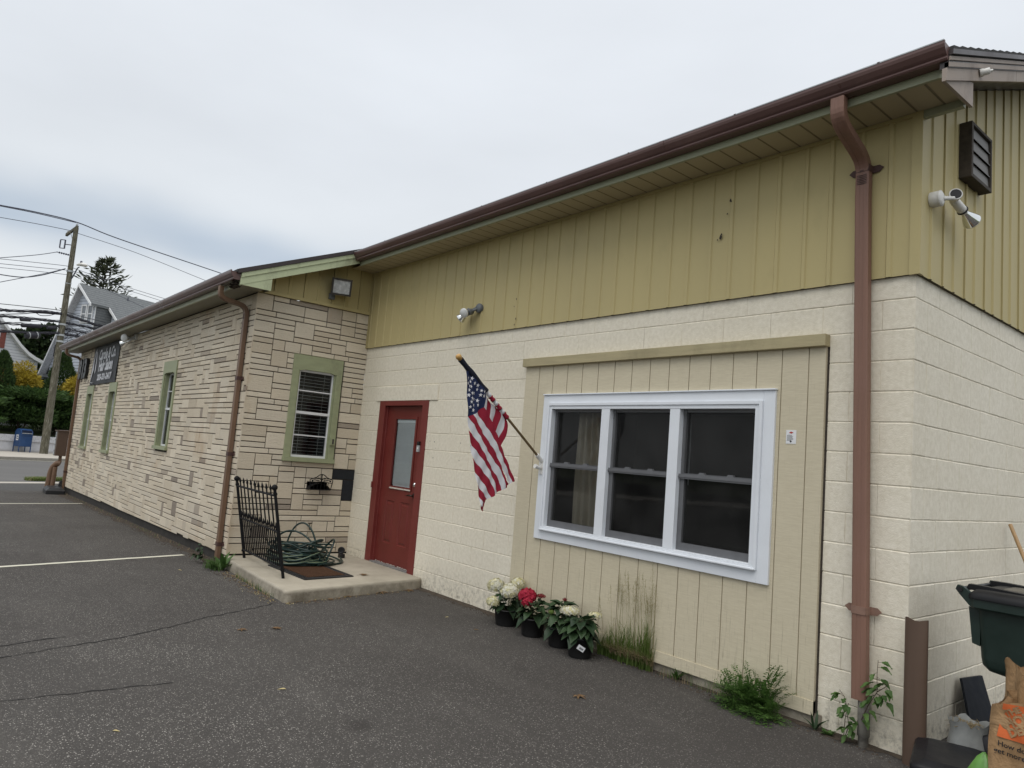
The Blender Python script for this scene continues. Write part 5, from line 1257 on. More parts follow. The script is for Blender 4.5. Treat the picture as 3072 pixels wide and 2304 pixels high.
def crv(a, b, c, dd, n=10): return [tuple((1-t)**3*Vector(a)[k]+3*t*(1-t)**2*Vector(b)[k]+3*t*t*(1-t)*Vector(c)[k]+t**3*Vector(dd)[k] for k in range(3)) for t in [i/n for i in range(n+1)]]
rh = random.Random(12); W0 = 0.034
for i in range(11):
    k = i/10; sw(crv((-10.36+0.03*k, W0, 3.40-0.02*k), (-10.50-0.03*k, W0, 3.22), (-10.62+0.10*k, W0, 2.95+0.05*k), (-10.72+0.26*k, W0, 2.60+0.30*k)), [0.004]+[0.010*rh.uniform(.5, 1.3)]*9+[0.002])
for i in range(6):
    k = i/5; sw(crv((-10.34+0.03*k, W0, 3.34), (-10.22+0.05*k, W0, 3.18), (-10.26+0.04*k, W0, 3.0), (-10.30+0.10*k, W0, 2.80+0.06*k)), [0.004]+[0.009*rh.uniform(.5, 1.2)]*9+[0.002])
sw(crv((-10.70, W0, 2.58), (-10.60, W0, 2.64), (-10.52, W0, 2.56), (-10.34, W0, 2.60)), 0.008)
m.build("drawing", MT['banner_white'], bn)
for ch, u in (("8", -12.30), ("1", -11.90), ("3", -11.60)):
    oo = (u+0.15, WY-0.02, 2.76); m = at(oo, T_wing)
    vs, fs = text_mesh(ch, 0.66, 0.0, 0.035, 'LEFT')
    fr = [(u+x*0.98, 0.075, 2.765+y*1.0) for x, y, z in vs]; bk = [(x, 0.004, z) for x, w, z in fr]
    n = len(fr); m.add(fr, fs); m.add(bk, [tuple(reversed(f)) for f in fs])
    ec = {}
    for f in fs:
        for a, b in zip(f, f[1:]+f[:1]):
            e = (min(a, b), max(a, b)); ec.setdefault(e, []).append((a, b))
    m.add(fr+bk, [(b, a, a+n, b+n) for e, l in ec.items() if len(l) == 1 for a, b in l])
    wd = {"8": "eight", "1": "one", "3": "three"}[ch]
    tag(m.build("house_number", MT['black_plastic']), f"raised black number {wd} on the stone wing left of the black banner", "number", "black house numbers")
# ---- hose holder, tap, corner
o = (0.0, -0.545, 0.97)
hh_ = thing("hose_holder", "empty black cast-iron hose holder on the stone side wall above the coiled hose", "hose holder", o)
m = MB(T_side)
F = 0.115
m.tube([(-0.685, F, 0.985), (-0.70, F, 1.11), (-0.665, F, 1.125), (-0.61, F, 1.145), (-0.57, F, 1.178), (-0.535, F, 1.186), (-0.50, F, 1.178), (-0.46, F, 1.145), (-0.405, F, 1.125), (-0.37, F, 1.11), (-0.392, F, 0.985)], 0.0065, 8)
m.tube([(-0.69, F, 1.072), (-0.535, F, 1.088), (-0.38, F, 1.072)], 0.005, 6)
m.tube([(-0.685, F, 0.982), (-0.535, F, 0.98), (-0.392, F, 0.982)], 0.006, 6)
for k in range(5): u = -0.64+k*0.051; m.tube([(u, F, 1.082), (u+0.003, F, 0.982)], 0.0042, 6)
for s in (-1, 1):
    m.tube(crv((-0.535, F, 1.10), (-0.535+s*0.03, F, 1.14), (-0.535+s*0.055, F, 1.15), (-0.535+s*0.06, F, 1.12)), 0.0055, 6)
    m.tube(crv((-0.535+s*0.03, F, 1.10), (-0.535+s*0.08, F, 1.10), (-0.535+s*0.09, F, 1.12), (-0.535+s*0.12, F, 1.105)), 0.0055, 6)
    m.ball((-0.535+s*0.128, F, 1.098), 0.013, 8)
m.tube([(-0.535, F, 1.085), (-0.535, F, 1.18)], 0.008, 6)
m.build("front_grille", MT['black_iron'], hh_)
m = MB(T_side); n = 14; pr = [(-0.545+0.15*math.cos(math.pi*i/n), 0.975+0.085*math.sin(math.pi*i/n)) for i in range(n+1)]
m.loft([[(u, 0.0, z) for u, z in pr], [(u, F, z) for u, z in pr]], 0, True, False)
m.build("cradle", MT['black_iron'], hh_)
m = MB(T_side); m.poly([(-0.69, 0.006, 0.98), (-0.40, 0.006, 0.98), (-0.40, 0.006, 1.08), (-0.69, 0.006, 1.08)]); m.build("back_plate", MT['black_iron'], hh_)
o = (0.0, -0.605, 0.44)
tp = thing("tap", "dark garden tap on the stone side wall behind the coiled hose", "tap", o)
m.tube([(-0.605, 0, 0.49), (-0.605, 0.05, 0.485), (-0.605, 0.075, 0.44)], [0.012, 0.012, 0.011], 10)
m.tube([(-0.605, 0.04, 0.49), (-0.60, 0.045, 0.525)], 0.006, 8); m.build("spout", MT['bronze'], tp)
m = MB(T_side); m.tube([(-0.625, 0.045, 0.528), (-0.575, 0.045, 0.528)], 0.008, 8); m.build("handle", MT['bronze'], tp)

# ------------------------------------------------------------------ the concrete step and what stands on it
m = at((1.1, -0.85, 0.0))
pl = [(0.0, -1.70), (2.25, -1.80), (1.955, -0.002), (0.0, -0.002)]
def rounded(poly, r=0.02):
    out = []
    P = [Vector((x, y, 0)) for x, y in poly]
    for i, p in enumerate(P):
        a = (P[i-1]-p).normalized(); b = (P[(i+1) % len(P)]-p).normalized()
        for t in (0, .5, 1): out.append(tuple((p+a*r*(1-t)+b*r*t + (a+b)*r*0.0)[:2]))
    return out
pr = rounded(pl, 0.03); cx = sum(p[0] for p in pr)/len(pr); cy = sum(p[1] for p in pr)/len(pr)
def shr(k): return [(cx+(x-cx)*(1-k), cy+(y-cy)*(1-k)) for x, y in pr]
# the front faces get small irregular chips
rc = random.Random(14)
def subdiv(ring, n=10):
    out = []
    for a, b in zip(ring, ring[1:]+ring[:1]):
        L = math.hypot(a[0]-b[0], a[1]-b[1]); k = max(1, int(L/0.08))
        for i in range(k): out.append((a[0]+(b[0]-a[0])*i/k, a[1]+(b[1]-a[1])*i/k))
    return out
r0 = subdiv(pr)
def ringz(k, z, j=0.0): return [(cx+(x-cx)*(1-k)+rc.uniform(-j, j), cy+(y-cy)*(1-k)+rc.uniform(-j, j), z+rc.uniform(-j, j)*0.5) for x, y in r0]
rg = [ringz(-0.004, -0.05), ringz(-0.003, 0.03, 0.006), ringz(0.0, 0.085, 0.005), ringz(0.003, 0.108, 0.003), ringz(0.012, 0.118, 0.001)]
m.loft(rg, 0, True, True); m.poly([(x, y, 0.118) for x, y, z in rg[-1]])
tag(m.build("concrete_step", MT['concrete']), "low worn concrete step in front of the red door in the inner corner", "step")
ZS = 0.118
# railing: two ball-topped posts, spears and a shorter row of spears, leaning outwards
A = Vector((0.21, -1.49, ZS)); B = Vector((1.60, -1.56, ZS)); tilt = Vector((-0.045, -0.20, 1.0)).normalized()
rl_ = thing("iron_railing", "leaning black iron railing with spear tips at the front edge of the concrete step", "railing", tuple((A+B)/2))
H = 1.0
for p in (A, B):
    m = MB(); m.tube([p, p+tilt*(H*0.955)], 0.0165, 10); m.tube([p+tilt*0.085, p+tilt*0.105], 0.024, 10); m.tube([p+tilt*(H*0.90), p+tilt*(H*0.925)], 0.022, 10)
    po = m.build("post", MT['black_iron'], rl_)
    m = MB(); q = p+tilt*(H*0.985); m.ball(tuple(q), 0.034, 12); m.lathe([(0.018, -0.03), (0.012, 0.0)], q-tilt*0.01, tilt, 10); m.build("ball_finial", MT['black_iron'], po)
for h, r in ((0.105, 0.012), (0.50, 0.010), (0.895, 0.012)):
    m = MB(); m.tube([A+tilt*h, B+tilt*h], r, 8); m.build("rail", MT['black_iron'], rl_)
def spear(p, top, r=0.0085):
    m = MB(); t = p+tilt*top
    m.tube([p+tilt*0.1, t], r, 7); m.lathe([(r, 0), (0.014, 0.012), (0.015, 0.022), (0.008, 0.050), (0.001, 0.072)], t, tilt, 8)
    return m.build("picket", MT['black_iron'], rl_)
for i in range(1, 10): spear(A+(B-A)*i/10, 0.945)
for i in range(10): spear(A+(B-A)*(i+0.5)/10, 0.53, 0.0075)
# hose
rh = random.Random(17); pts = []
loops = 19
cx, cy = 0.70, -0.98
for k in range(loops):
    lay = k/loops; z0 = ZS + 0.016 + 0.20*lay
    a0 = rh.uniform(0.8, 1.1); rx = 0.40*(1-0.25*lay)*rh.uniform(0.85, 1.12); ry = 0.36*(1-0.2*lay)*rh.uniform(0.85, 1.12)
    ox, oy = cx+rh.uniform(-.09, .09), cy+rh.uniform(-.10, .10); tlt = rh.uniform(-0.12, 0.12); tl2 = rh.uniform(-0.12, 0.12)
    if k == 1: ox, oy, rx, ry = 0.62, -0.80, 0.36, 0.40
    if k in (12, 16): tlt *= 2.4; z0 += 0.05
    n = 26
    for i in range(n):
        t = 2*math.pi*i/n; x = ox+rx*math.cos(t); y = oy+ry*math.sin(t)
        pts.append(Vector((x, y, max(ZS+0.012, z0 + tlt*math.cos(t)*0.5 + tl2*math.sin(t)*0.5 + rh.uniform(-.003, .003)))))
for _ in range(5): pts = [pts[0]] + [(a+b*2+c)/4 for a, b, c in zip(pts, pts[1:], pts[2:])] + [pts[-1]]
ho = thing("garden_hose", "tangled dark green garden hose heaped on the concrete step behind the iron railing", "hose", (cx, cy, ZS))
m = MB(); m.tube(pts, 0.0115, 8)
arc = [Vector(p) for p in crv((0.98, -0.78, 0.17), (1.08, -0.70, 0.50), (0.72, -0.52, 0.50), (0.62, -0.70, 0.22), 18)]
m.tube(arc, 0.0115, 8)
m.tube([Vector(p) for p in crv((0.46, -1.25, 0.18), (0.50, -1.30, 0.62), (0.88, -0.98, 0.62), (1.0, -0.86, 0.20), 20)], 0.0115, 8)
m.tube([Vector(p) for p in crv((0.38, -1.05, 0.2), (0.35, -1.0, 0.72), (0.62, -0.80, 0.70), (0.72, -0.78, 0.22), 20)], 0.0115, 8)
m.tube([Vector(p) for p in crv((0.85, -0.80, 0.135), (1.05, -0.40, 0.13), (0.55, -0.40, 0.13), (0.44, -0.30, 0.13), 20)], 0.010, 8)
m.build("tube", MT['hose'], ho)
m = MB(); m.tube([p + Vector((0, 0, 0.0088)) for p in pts[60:260]], 0.0042, 5); m.build("stripe", MT['hose_stripe'], ho)
o = (0.385, -0.27, ZS)
nz = thing("hose_nozzle", "small black round hose nozzle standing in the inner corner of the step", "nozzle", o)
m = MB(); m.box(0.345, 0.43, -0.30, -0.235, ZS, ZS+0.055); m.build("body", MT['black_plastic'], nz, bevel=0.008)
m = MB(); m.lathe([(0.040, -0.018), (0.046, -0.01), (0.046, 0.012), (0.036, 0.018), (0.030, 0.010)], (0.385, -0.275, ZS+0.098), (0.75, -0.65, 0.1), 20); m.build("dial", MT['black_plastic'], nz)
# door mat
o = (1.27, -1.08, ZS)
dm = thing("door_mat", "brown coir door mat with a black rubber border on the concrete step", "door mat", o)
mc = [Vector((0.80, -1.42, ZS)), Vector((1.76, -1.385, ZS)), Vector((1.69, -0.765, ZS)), Vector((0.80, -0.77, ZS))]
def bil(u, v, z): p = (mc[0]*(1-u)+mc[1]*u)*(1-v)+(mc[3]*(1-u)+mc[2]*u)*v; return (p.x, p.y, z)
m = MB()
for (u0, u1, v0, v1) in ((0, 1, 0, .11), (0, 1, .89, 1), (0, .075, .11, .89), (.925, 1, .11, .89)):
    t = [bil(u0, v0, ZS+.012), bil(u1, v0, ZS+.012), bil(u1, v1, ZS+.012), bil(u0, v1, ZS+.012)]; m.extrude([(x, y, ZS+.001) for x, y, z in t], (0, 0, 0.012))
m.build("border", MT['rubber'], dm)
m = MB()
for k in range(16):
    u = 0.04+0.92*k/15
    for v in (0.03, 0.945): m.extrude([bil(u-.018, v, ZS+.0135), bil(u+.018, v, ZS+.0135), bil(u+.024, v+.028, ZS+.0135), bil(u-.012, v+.028, ZS+.0135)], (0, 0, 0.003))
m.build("tread_pattern", MT['black_plastic'], dm)
m = MB(); rows = []
rq = random.Random(6)
for j in range(25): rows.append([bil(0.08+0.84*i/36, 0.115+0.77*j/24, ZS+0.013+rq.uniform(0, 0.006)) for i in range(37)])
m.loft(rows, 0, False, False); m.build("coir_pile", MT['coir'], dm)

# ------------------------------------------------------------------ leaves and litter
def leaf_blade(m, base, d, up, L, W, curl=0.25, mi=0, n=5, tipx=0.6):
    d = Vector(d).normalized(); s = d.cross(Vector(up)).normalized(); u = s.cross(d); base = Vector(base); L_, C_, R_ = [], [], []
    for i in range(n+1):
        t = i/n; w = W*math.sin(math.pi*min(1, t**tipx))*0.5 if 0 < t < 1 else 0.0005
        c = base + d*L*t - u*curl*L*t*t
        L_.append(tuple(c - s*w + u*w*0.35)); C_.append(tuple(c)); R_.append(tuple(c + s*w + u*w*0.35))
    m.loft([L_, C_, R_], mi, True, False)
rf = random.Random(31)
def fallen_leaf(x, y, z, L, mat, label, cat="leaf", lobed=False):
    o = (x, y, z); m = at(o); a = rf.uniform(0, 6.28)
    if lobed:
        for k in range(5):
            b = a+(k-2)*0.85; leaf_blade(m, (x, y, z+0.006), (math.cos(b), math.sin(b), 0.22), (0, 0, 1), L*(0.62 if k in (0, 4) else 0.85 if k != 2 else 1), L*0.30, 0.25)
        m.tube([(x, y, z+0.006), (x-math.cos(a)*L*0.7, y-math.sin(a)*L*0.7, z+0.004)], 0.0012, 4)
    else: leaf_blade(m, (x, y, z+0.004), (math.cos(a), math.sin(a), 0.08), (0, 0, 1), L, L*0.42, 0.12)
    return tag(m.build("fallen_leaf", MT[mat]), label, cat, "leaves lying on the asphalt and step")
fallen_leaf(5.60, -1.065, 0.0, 0.075, 'dead_leaf', "brown lobed leaf on open asphalt in front of the wood panel", lobed=True)
fallen_leaf(3.10, -2.527, 0.0, 0.065, 'dead_leaf', "crumpled dark brown leaf on the asphalt, left one of the pair before the step", lobed=True)
fallen_leaf(3.17, -2.25, 0.0, 0.075, 'dead_leaf', "curled brown leaf on the asphalt, right one of the pair before the step", lobed=True)
fallen_leaf(4.64, -2.77, 0.0, 0.055, 'leaf_yellow', "pale yellow oval leaf in the middle of the dark asphalt")
fallen_leaf(4.88, -3.82, 0.0, 0.040, 'leaf_yellow', "small golden leaf on the asphalt nearest the bottom left")
fallen_leaf(0.24, -2.26, 0.0, 0.055, 'leaf_yellow', "pale leaf on the asphalt beside the corner weeds")
fallen_leaf(1.62, -0.62, ZS, 0.095, 'dead_leaf', "dry reddish leaf lying on the concrete step by the door", lobed=True)
fallen_leaf(6.56, -0.13, 0.0, 0.055, 'leaf_yellow', "cream fallen leaf beside the ferny weed")
fallen_leaf(3.80, -0.62, 0.0, 0.055, 'dead_leaf', "tan leaf on the asphalt in front of the red hydrangea")
fallen_leaf(3.30, -0.55, 0.0, 0.045, 'leaf_yellow', "small pale leaf on the asphalt left of the white hydrangea")
for i, (x, y, l) in enumerate(((2.12, -1.04, "rust brown leaf curled against the right face of the step"), (2.04, -0.62, "large dry leaf standing against the right face of the step"), (2.06, -0.22, "flat brown leaf where the step meets the block wall"), (2.24, -1.30, "small dead leaf under the right face of the step"))):
    fallen_leaf(x, y, 0.0, (0.09, 0.12, 0.085, 0.06)[i], 'dead_leaf', l, lobed=True)
m = MB(); rs3 = random.Random(77)
for i in range(420):
    t = rs3.random()
    if rs3.random() < 0.55: x, y = 0.2+2.0*t, -1.74-0.11*t-abs(rs3.gauss(0, 0.07))
    else: x, y = 2.26-0.30*t+abs(rs3.gauss(0, 0.05)), -1.80+1.75*t
    a = rs3.uniform(0, 6.28); leaf_blade(m, (x, y, gz(x)+0.004), (math.cos(a), math.sin(a), rs3.uniform(0, .4)), (0, 0, 1), rs3.uniform(.012, .035), rs3.uniform(.005, .014), 0.2, 0 if rs3.random() < .7 else 1, 3)
tag(m.build("leaf_litter", [MT['dead_leaf'], MT['leaf_yellow']]), kind='stuff')

# ------------------------------------------------------------------ potted hydrangeas
def ovate(m, base, d, up, L, W, droop, rnd, mi=0):
    d = Vector(d).normalized(); s = d.cross(Vector(up)); s = s.normalized() if s.length > 1e-3 else Vector((1, 0, 0)); u = s.cross(d); base = Vector(base)
    n = 6; rows = [[], [], [], [], []]
    for i in range(n+1):
        t = i/n; w = W*0.5*(math.sin(math.pi*min(0.995, max(0.02, t**0.72)))**0.8) if 0 < t < 1 else 0.001
        c = base + d*L*t - Vector((0, 0, 1))*droop*L*t*t
        e = w*(1+0.08*(-1)**i)
        for k, q in enumerate((-1, -0.5, 0, 0.5, 1)):
            rows[k].append(tuple(c + s*e*q + u*(abs(q)*w*0.30 - (0.0 if q else w*0.04) + 0.006*math.sin(6*t+k))))
    m.loft(rows, mi, True, False)
def floret_head(parent, c, r, mats, n, rnd, flat=0.8, size=0.016, name="flower_head", up=None):
    m = MB(); c = Vector(c)
    for i in range(n):
        z = 1-1.55*(i+0.5)/n; a = i*2.39996; q = math.sqrt(max(0, 1-z*z)); dn = Vector((q*math.cos(a), q*math.sin(a), z))
        p = c + Vector((dn.x*r, dn.y*r, dn.z*r*flat))*rnd.uniform(0.86, 1.06)
        e = dn.orthogonal().normalized(); g = dn.cross(e); a0 = rnd.uniform(0, 1.5); mi = 0 if rnd.random() < 0.72 else len(mats)-1
        for k in range(4):
            t = a0 + k*math.pi/2; v = e*math.cos(t)+g*math.sin(t); w = dn.cross(v); s = size*rnd.uniform(.8, 1.2)
            m.add([tuple(p), tuple(p+v*s*0.6+w*s*0.5+dn*s*0.15), tuple(p+v*s*1.15+dn*s*rnd.uniform(-.1, .35)), tuple(p+v*s*0.6-w*s*0.5+dn*s*0.15)], [(0, 1, 2, 3)], mi, False)
    m.ball(tuple(c), r*0.72, 10, len(mats)-1, (1, 1, flat))
    return m.build(name, mats, parent)
def hydrangea(x, y, label, heads, h, seed, pr=0.115, ph=0.165, nl=34, ll=0.118, lower=0.0):
    rnd = random.Random(seed)
    p = thing("potted_hydrangea", label, "potted plant", (x, y, 0), 0, "potted hydrangeas along the wall")
    m = MB(); m.lathe([(pr*0.80, 0.002), (pr*0.84, 0.02), (pr*0.98, ph-0.012), (pr*1.04, ph-0.010), (pr*1.04, ph), (pr*0.96, ph), (pr*0.93, ph-0.03), (0.005, ph-0.03)], (x, y, 0), n=28, caps=False)
    pot = m.build("pot", MT['pot'], p)
    m = MB(); m.lathe([(pr*0.93, ph-0.028), (0.003, ph-0.022)], (x, y, 0), n=16); m.build("potting_soil", MT['soil'], pot)
    m = MB()
    for (hx, hy, hz, *_r) in heads:
        m.tube([(x+rnd.uniform(-.03, .03), y+rnd.uniform(-.03, .03), ph-0.03), ((x+hx)/2+0.01, (y+hy)/2, (ph+hz)/2), (hx, hy, hz)], 0.0035, 6, 1)
    for i in range(nl):
        a = i*2.39996 + rnd.uniform(-.3, .3); t = i/nl; z = ph-0.005+(h-ph)*t**0.9
        r0 = 0.03+0.035*(1-t); tiltz = rnd.uniform(-0.35, 0.35)+0.35*t
        b = Vector((x+r0*math.cos(a), y+r0*math.sin(a), z))
        m.tube([(x+0.01*math.cos(a), y+0.01*math.sin(a), z-0.02), tuple(b)], 0.002, 4, 1)
        ovate(m, b, (math.cos(a), math.sin(a), tiltz), (0, 0, 1), ll*rnd.uniform(.8, 1.2), ll*rnd.uniform(.62, .82), rnd.uniform(0.35, 0.95)-0.3*t, rnd)
    m.build("foliage", [MT['leaf_hyd'], MT['stem']], p)
    for (hx, hy, hz, r, mats, n, *e) in heads:
        floret_head(p, (hx, hy, hz), r, [MT[k] for k in mats], n, rnd, e[0] if e else 0.8, e[1] if len(e) > 1 else 0.016)
    return p, pot
WH, CRM, RED, BR, BG = ('petal_white', 'petal_cream'), ('petal_cream', 'petal_white'), ('petal_red', 'petal_red'), ('bud_red', 'bud_red'), ('bud_green', 'bud_green')
hydrangea(3.745, -0.185, "white mophead hydrangea in a black pot, tallest of the row", [(3.585, -0.215, 0.340, 0.082, WH, 120, 0.85, 0.019), (3.835, -0.25, 0.335, 0.088, WH, 130, 0.85, 0.019), (3.800, -0.12, 0.400, 0.068, CRM, 90), (3.715, -0.345, 0.222, 0.062, CRM, 80)], 0.34, 41, 0.125, 0.155, 32)
hydrangea(4.165, -0.22, "crimson hydrangea in a black pot between two white-flowered ones", [(4.100, -0.255, 0.350, 0.080, RED, 90, 0.72, 0.024), (4.155, -0.30, 0.30, 0.045, RED, 34, 0.8, 0.022), (4.165, -0.14, 0.35, 0.042, BR, 46, 0.5, 0.008)], 0.32, 42, 0.118, 0.165, 34)
hydrangea(4.545, -0.235, "green hydrangea in bud in a black pot, without open flowers", [(4.535, -0.35, 0.300, 0.026, BG, 40, 0.8, 0.007), (4.50, -0.16, 0.385, 0.022, BR, 24, 0.8, 0.006)], 0.37, 43, 0.115, 0.165, 44, 0.125)
_p, _pot = hydrangea(4.865, -0.305, "cream hydrangea in a black pot with a white price tag, nearest to the tall grass", [(4.755, -0.345, 0.355, 0.085, WH, 110, 0.42, 0.0125), (4.93, -0.22, 0.345, 0.058, CRM, 60, 0.45, 0.012)], 0.33, 44, 0.115, 0.168, 38, 0.135)
m = MB(orient((4.952, -0.386, 0.098), (0.74, -0.66, -0.12))); a = 0.5
m.add([(x*math.cos(a)-z*math.sin(a), 0.006, x*math.sin(a)+z*math.cos(a)) for x, z in ((-.032, -.021), (.032, -.021), (.032, .021), (-.032, .021))], [(0, 1, 2, 3)])
for i in range(9):
    x0 = -.022+i*.0042; m.add([(x*math.cos(a)-z*math.sin(a), 0.0068, x*math.sin(a)+z*math.cos(a)) for x, z in ((x0, -.010), (x0+.002+.0012*(i % 2), -.010), (x0+.002+.0012*(i % 2), .006), (x0, .006))], [(0, 1, 2, 3)], 1)
m.build("price_tag", [MT['paper'], MT['ink']], _pot)

# ------------------------------------------------------------------ grass and weeds
rg_ = random.Random(51)
o = (5.18, -0.04, 0)
tg = thing("grass_clump", "tall clump of seeding grass growing against the cream plank panel under the window", "grass clump", o)
m = MB()
def blade(m, x, y, z, a, L, w, lean, mi=0, n=5):
    A, B = [], []
    for i in range(n+1):
        t = i/n; k = w*(1-t**1.6)*0.5+0.0003; c = Vector((x+math.cos(a)*L*lean*t*t, y+math.sin(a)*L*lean*t*t, z+L*t*(1-0.25*lean*t)))
        s = Vector((-math.sin(a), math.cos(a), 0))*k; A.append(tuple(c-s)); B.append(tuple(c+s))
    m.loft([A, B], mi, True, False)
for i in range(760):
    t = rg_.random(); x = 4.86+0.56*t+rg_.gauss(0, .02); y = -0.045-abs(rg_.gauss(0, .022))
    if x > 5.45: continue
    k = 0.5+0.8*(0.25+t) if rg_.random() < .6 else 0.5
    blade(m, x, y, 0, rg_.uniform(0, 6.28), rg_.uniform(.12, .34)*k, rg_.uniform(.004, .008), rg_.uniform(0.05, 0.55))
for i in range(300):
    x = rg_.uniform(5.0, 5.46); y = -0.05-abs(rg_.gauss(0, .03)); blade(m, x, y, 0.05, rg_.uniform(3.4, 6.0), rg_.uniform(.06, .16), .003, rg_.uniform(.8, 1.6), 1)
m.build("blades", [MT['grass'], MT['grass_dry']], tg)
m = MB(); m2 = MB()
stems = [(5.02+rg_.gauss(0, .045), rg_.uniform(.50, .80)) for i in range(9)] + [(5.24+rg_.gauss(0, .05), rg_.uniform(.45, .82)) for i in range(11)] + [(5.36+rg_.gauss(0, .035), rg_.uniform(.52, .86)) for i in range(11)] + [(4.92, .40), (4.97, .33), (4.87, .47)]
for x, h in stems:
    x0 = x+rg_.uniform(.0, .05); y0 = -0.06; x1 = x+rg_.gauss(0, .03); y1 = -0.05-rg_.uniform(0, .05); P = [Vector((x0, y0, 0.0)), Vector((x0+(x1-x0)*.3, y0, h*.5)), Vector((x1, y1, h))]
    m.tube(P, [0.0016, 0.0013, 0.0008], 4)
    for q in range(34):
        t = rg_.random(); z = h*(0.74+0.28*t); ww = 0.028*(1-t)+0.006; a = rg_.uniform(0, 6.28); r = ww*rg_.random()
        c = Vector((x1+(x0-x1)*0.2*(1-t)+r*math.cos(a), min(y1+r*math.sin(a), -0.036), z)); l = rg_.uniform(.004, .008); d_ = Vector((math.cos(a)*.5, math.sin(a)*.5, 1)).normalized()*l; s_ = Vector((1, 0, 0))*.0015
        m2.add([tuple(c-d_), tuple(c+s_), tuple(c+d_), tuple(c-s_)], [(0, 1, 2, 3)])
        if q % 4 == 0: m.tube([(x1, y1, z-0.02), tuple(c)], 0.0005, 3)
m.build("stems", MT['seed'], tg); m2.build("seed_heads", MT['seed'], tg)
def frond(m, base, d, L, rnd, mi=0, wid=0.30):
    base = Vector(base); d = Vector(d).normalized(); P = []; n = 15
    for i in range(n+1):
        t = i/n; P.append(base + d*L*t + Vector((0, 0, -1))*L*0.28*t*t)
    m.tube(P, [0.0016*(1-t/n*0.8) for t in range(n+1)], 4, 1)
    for i in range(2, n+1):
        t = i/n; tg_ = (P[i]-P[i-1]).normalized(); s = tg_.cross(Vector((0, 0, 1))); s = s.normalized() if s.length > 1e-3 else Vector((1, 0, 0)); u = s.cross(tg_)
        l = L*wid*math.sin(math.pi*min(1, 0.18+0.82*(1-t)))**0.9
        for sg in (-1, 1):
            dd = (s*sg*1.0 + tg_*0.75 + u*rnd.uniform(-.15, .25)).normalized()
            for k in range(3):
                q = P[i] + dd*l*(k*0.33); e = (dd*0.7 + tg_*(0.6 if k % 2 else -0.4) + u*rnd.uniform(-.3, .3)).normalized(); w = e.cross(u).normalized()
                ll = l*(0.5-0.10*k)
                m.add([tuple(q), tuple(q+e*ll*.5+w*ll*.17), tuple(q+e*ll), tuple(q+e*ll*.5-w*ll*.17)], [(0, 1, 2, 3)], mi)
rf2 = random.Random(61)
o = (6.39, -0.09, 0)
fw = thing("feathery_weed", "bushy bright green feathery-leaved weed at the foot of the plank panel", "weed", o)
m = MB()
for i in range(95):
    a = rf2.uniform(0, 6.28); e = rf2.uniform(0.15, 1.5); b = Vector((6.39+rf2.gauss(0, .075), -0.10+rf2.gauss(0, .025), 0.0))
    d_ = Vector((math.cos(a)*math.cos(e), -abs(math.sin(a))*math.cos(e)*0.8-0.05, math.sin(e)))
    frond(m, b, d_, rf2.uniform(.16, .31), rf2)
for dx, h in ((-0.06, .36), (0.07, .42), (0.10, .40), (-.19, .30), (0.2, .30), (-.02, .3), (-.12, .33), (.14, .3)):
    frond(m, (6.39+dx*.5, -0.08, 0.04), (dx, -0.02, 0.28), h, rf2, 0, 0.22)
for i in range(22):
    a = rf2.uniform(3.3, 6.1); b = Vector((6.38+rf2.gauss(0, .07), -0.14, 0.02)); frond(m, b, (math.cos(a), math.sin(a)*.6, .35), rf2.uniform(.10, .17), rf2, 0, .42)
m.build("fronds", [MT['leaf_fern'], MT['stem']], fw)
# small weeds
def rosette(x, y, label, n, L, mat, up=0.9, seed=1, wd=0.25, name="weed", z=0.0):
    rnd = random.Random(seed); o = (x, y, z); m = at(o)
    for i in range(n):
        a = i*2.39996; e = up*rnd.uniform(.6, 1.25); leaf_blade(m, (x+rnd.gauss(0, .008), y+rnd.gauss(0, .008), z), (math.cos(a)*math.cos(e), math.sin(a)*math.cos(e), math.sin(e)), (0, 0, 1), L*rnd.uniform(.6, 1.15), L*wd*rnd.uniform(.8, 1.2), rnd.uniform(.0, .35), 0, 5, 0.8)
    return tag(m.build(name, MT[mat]), label, "weed")
rosette(5.665, -0.05, "small upright broad-leaved weed between the tall grass and the feathery weed", 9, 0.13, 'leaf_weed', 1.15, 71, 0.26)
def twig_plant(label, root, paths, leaf, seed, mat='leaf_weed'):
    rnd = random.Random(seed); p = thing("climbing_seedling", label, "weed", root)
    m = MB(); l = MB()
    for P in paths:
        P = [Vector(q) for q in P]; m.tube(P, [0.0028*(1-0.6*i/len(P)) for i in range(len(P))], 5)
        for i in range(len(P)-1):
            for t in (0.15, 0.5, 0.85):
                c = P[i].lerp(P[i+1], t)
                if c.z < 0.06: continue
                a = rnd.uniform(0, 6.28); dd = Vector((math.cos(a), -abs(math.sin(a))*0.6, rnd.uniform(-.5, .3))); e = c + dd*0.025
                if e.y > -0.02: e.y = -0.02
                m.tube([c, e], 0.0011, 4); ovate(l, e, dd+Vector((0, 0, -.3)), (0, 0, 1), leaf*rnd.uniform(.7, 1.25), leaf*rnd.uniform(.55, .75), 0.3, rnd)
    m.build("stem", MT['twig'], p); l.build("leaves", MT[mat], p)
    return p
twig_plant("young climbing seedling rooted left of the cement strip below the red-brown downspout", (6.995, -0.09, 0), [[(6.985, -0.08, 0.0), (7.01, -0.07, 0.10), (6.99, -0.06, 0.20), (6.97, -0.05, 0.26), (6.93, -0.04, 0.295)], [(7.0, -0.08, 0.02), (7.05, -0.07, 0.10), (7.06, -0.06, 0.15)], [(6.985, -0.08, 0.02), (6.995, -0.09, 0.14), (7.01, -0.08, 0.24)]], 0.050, 81)
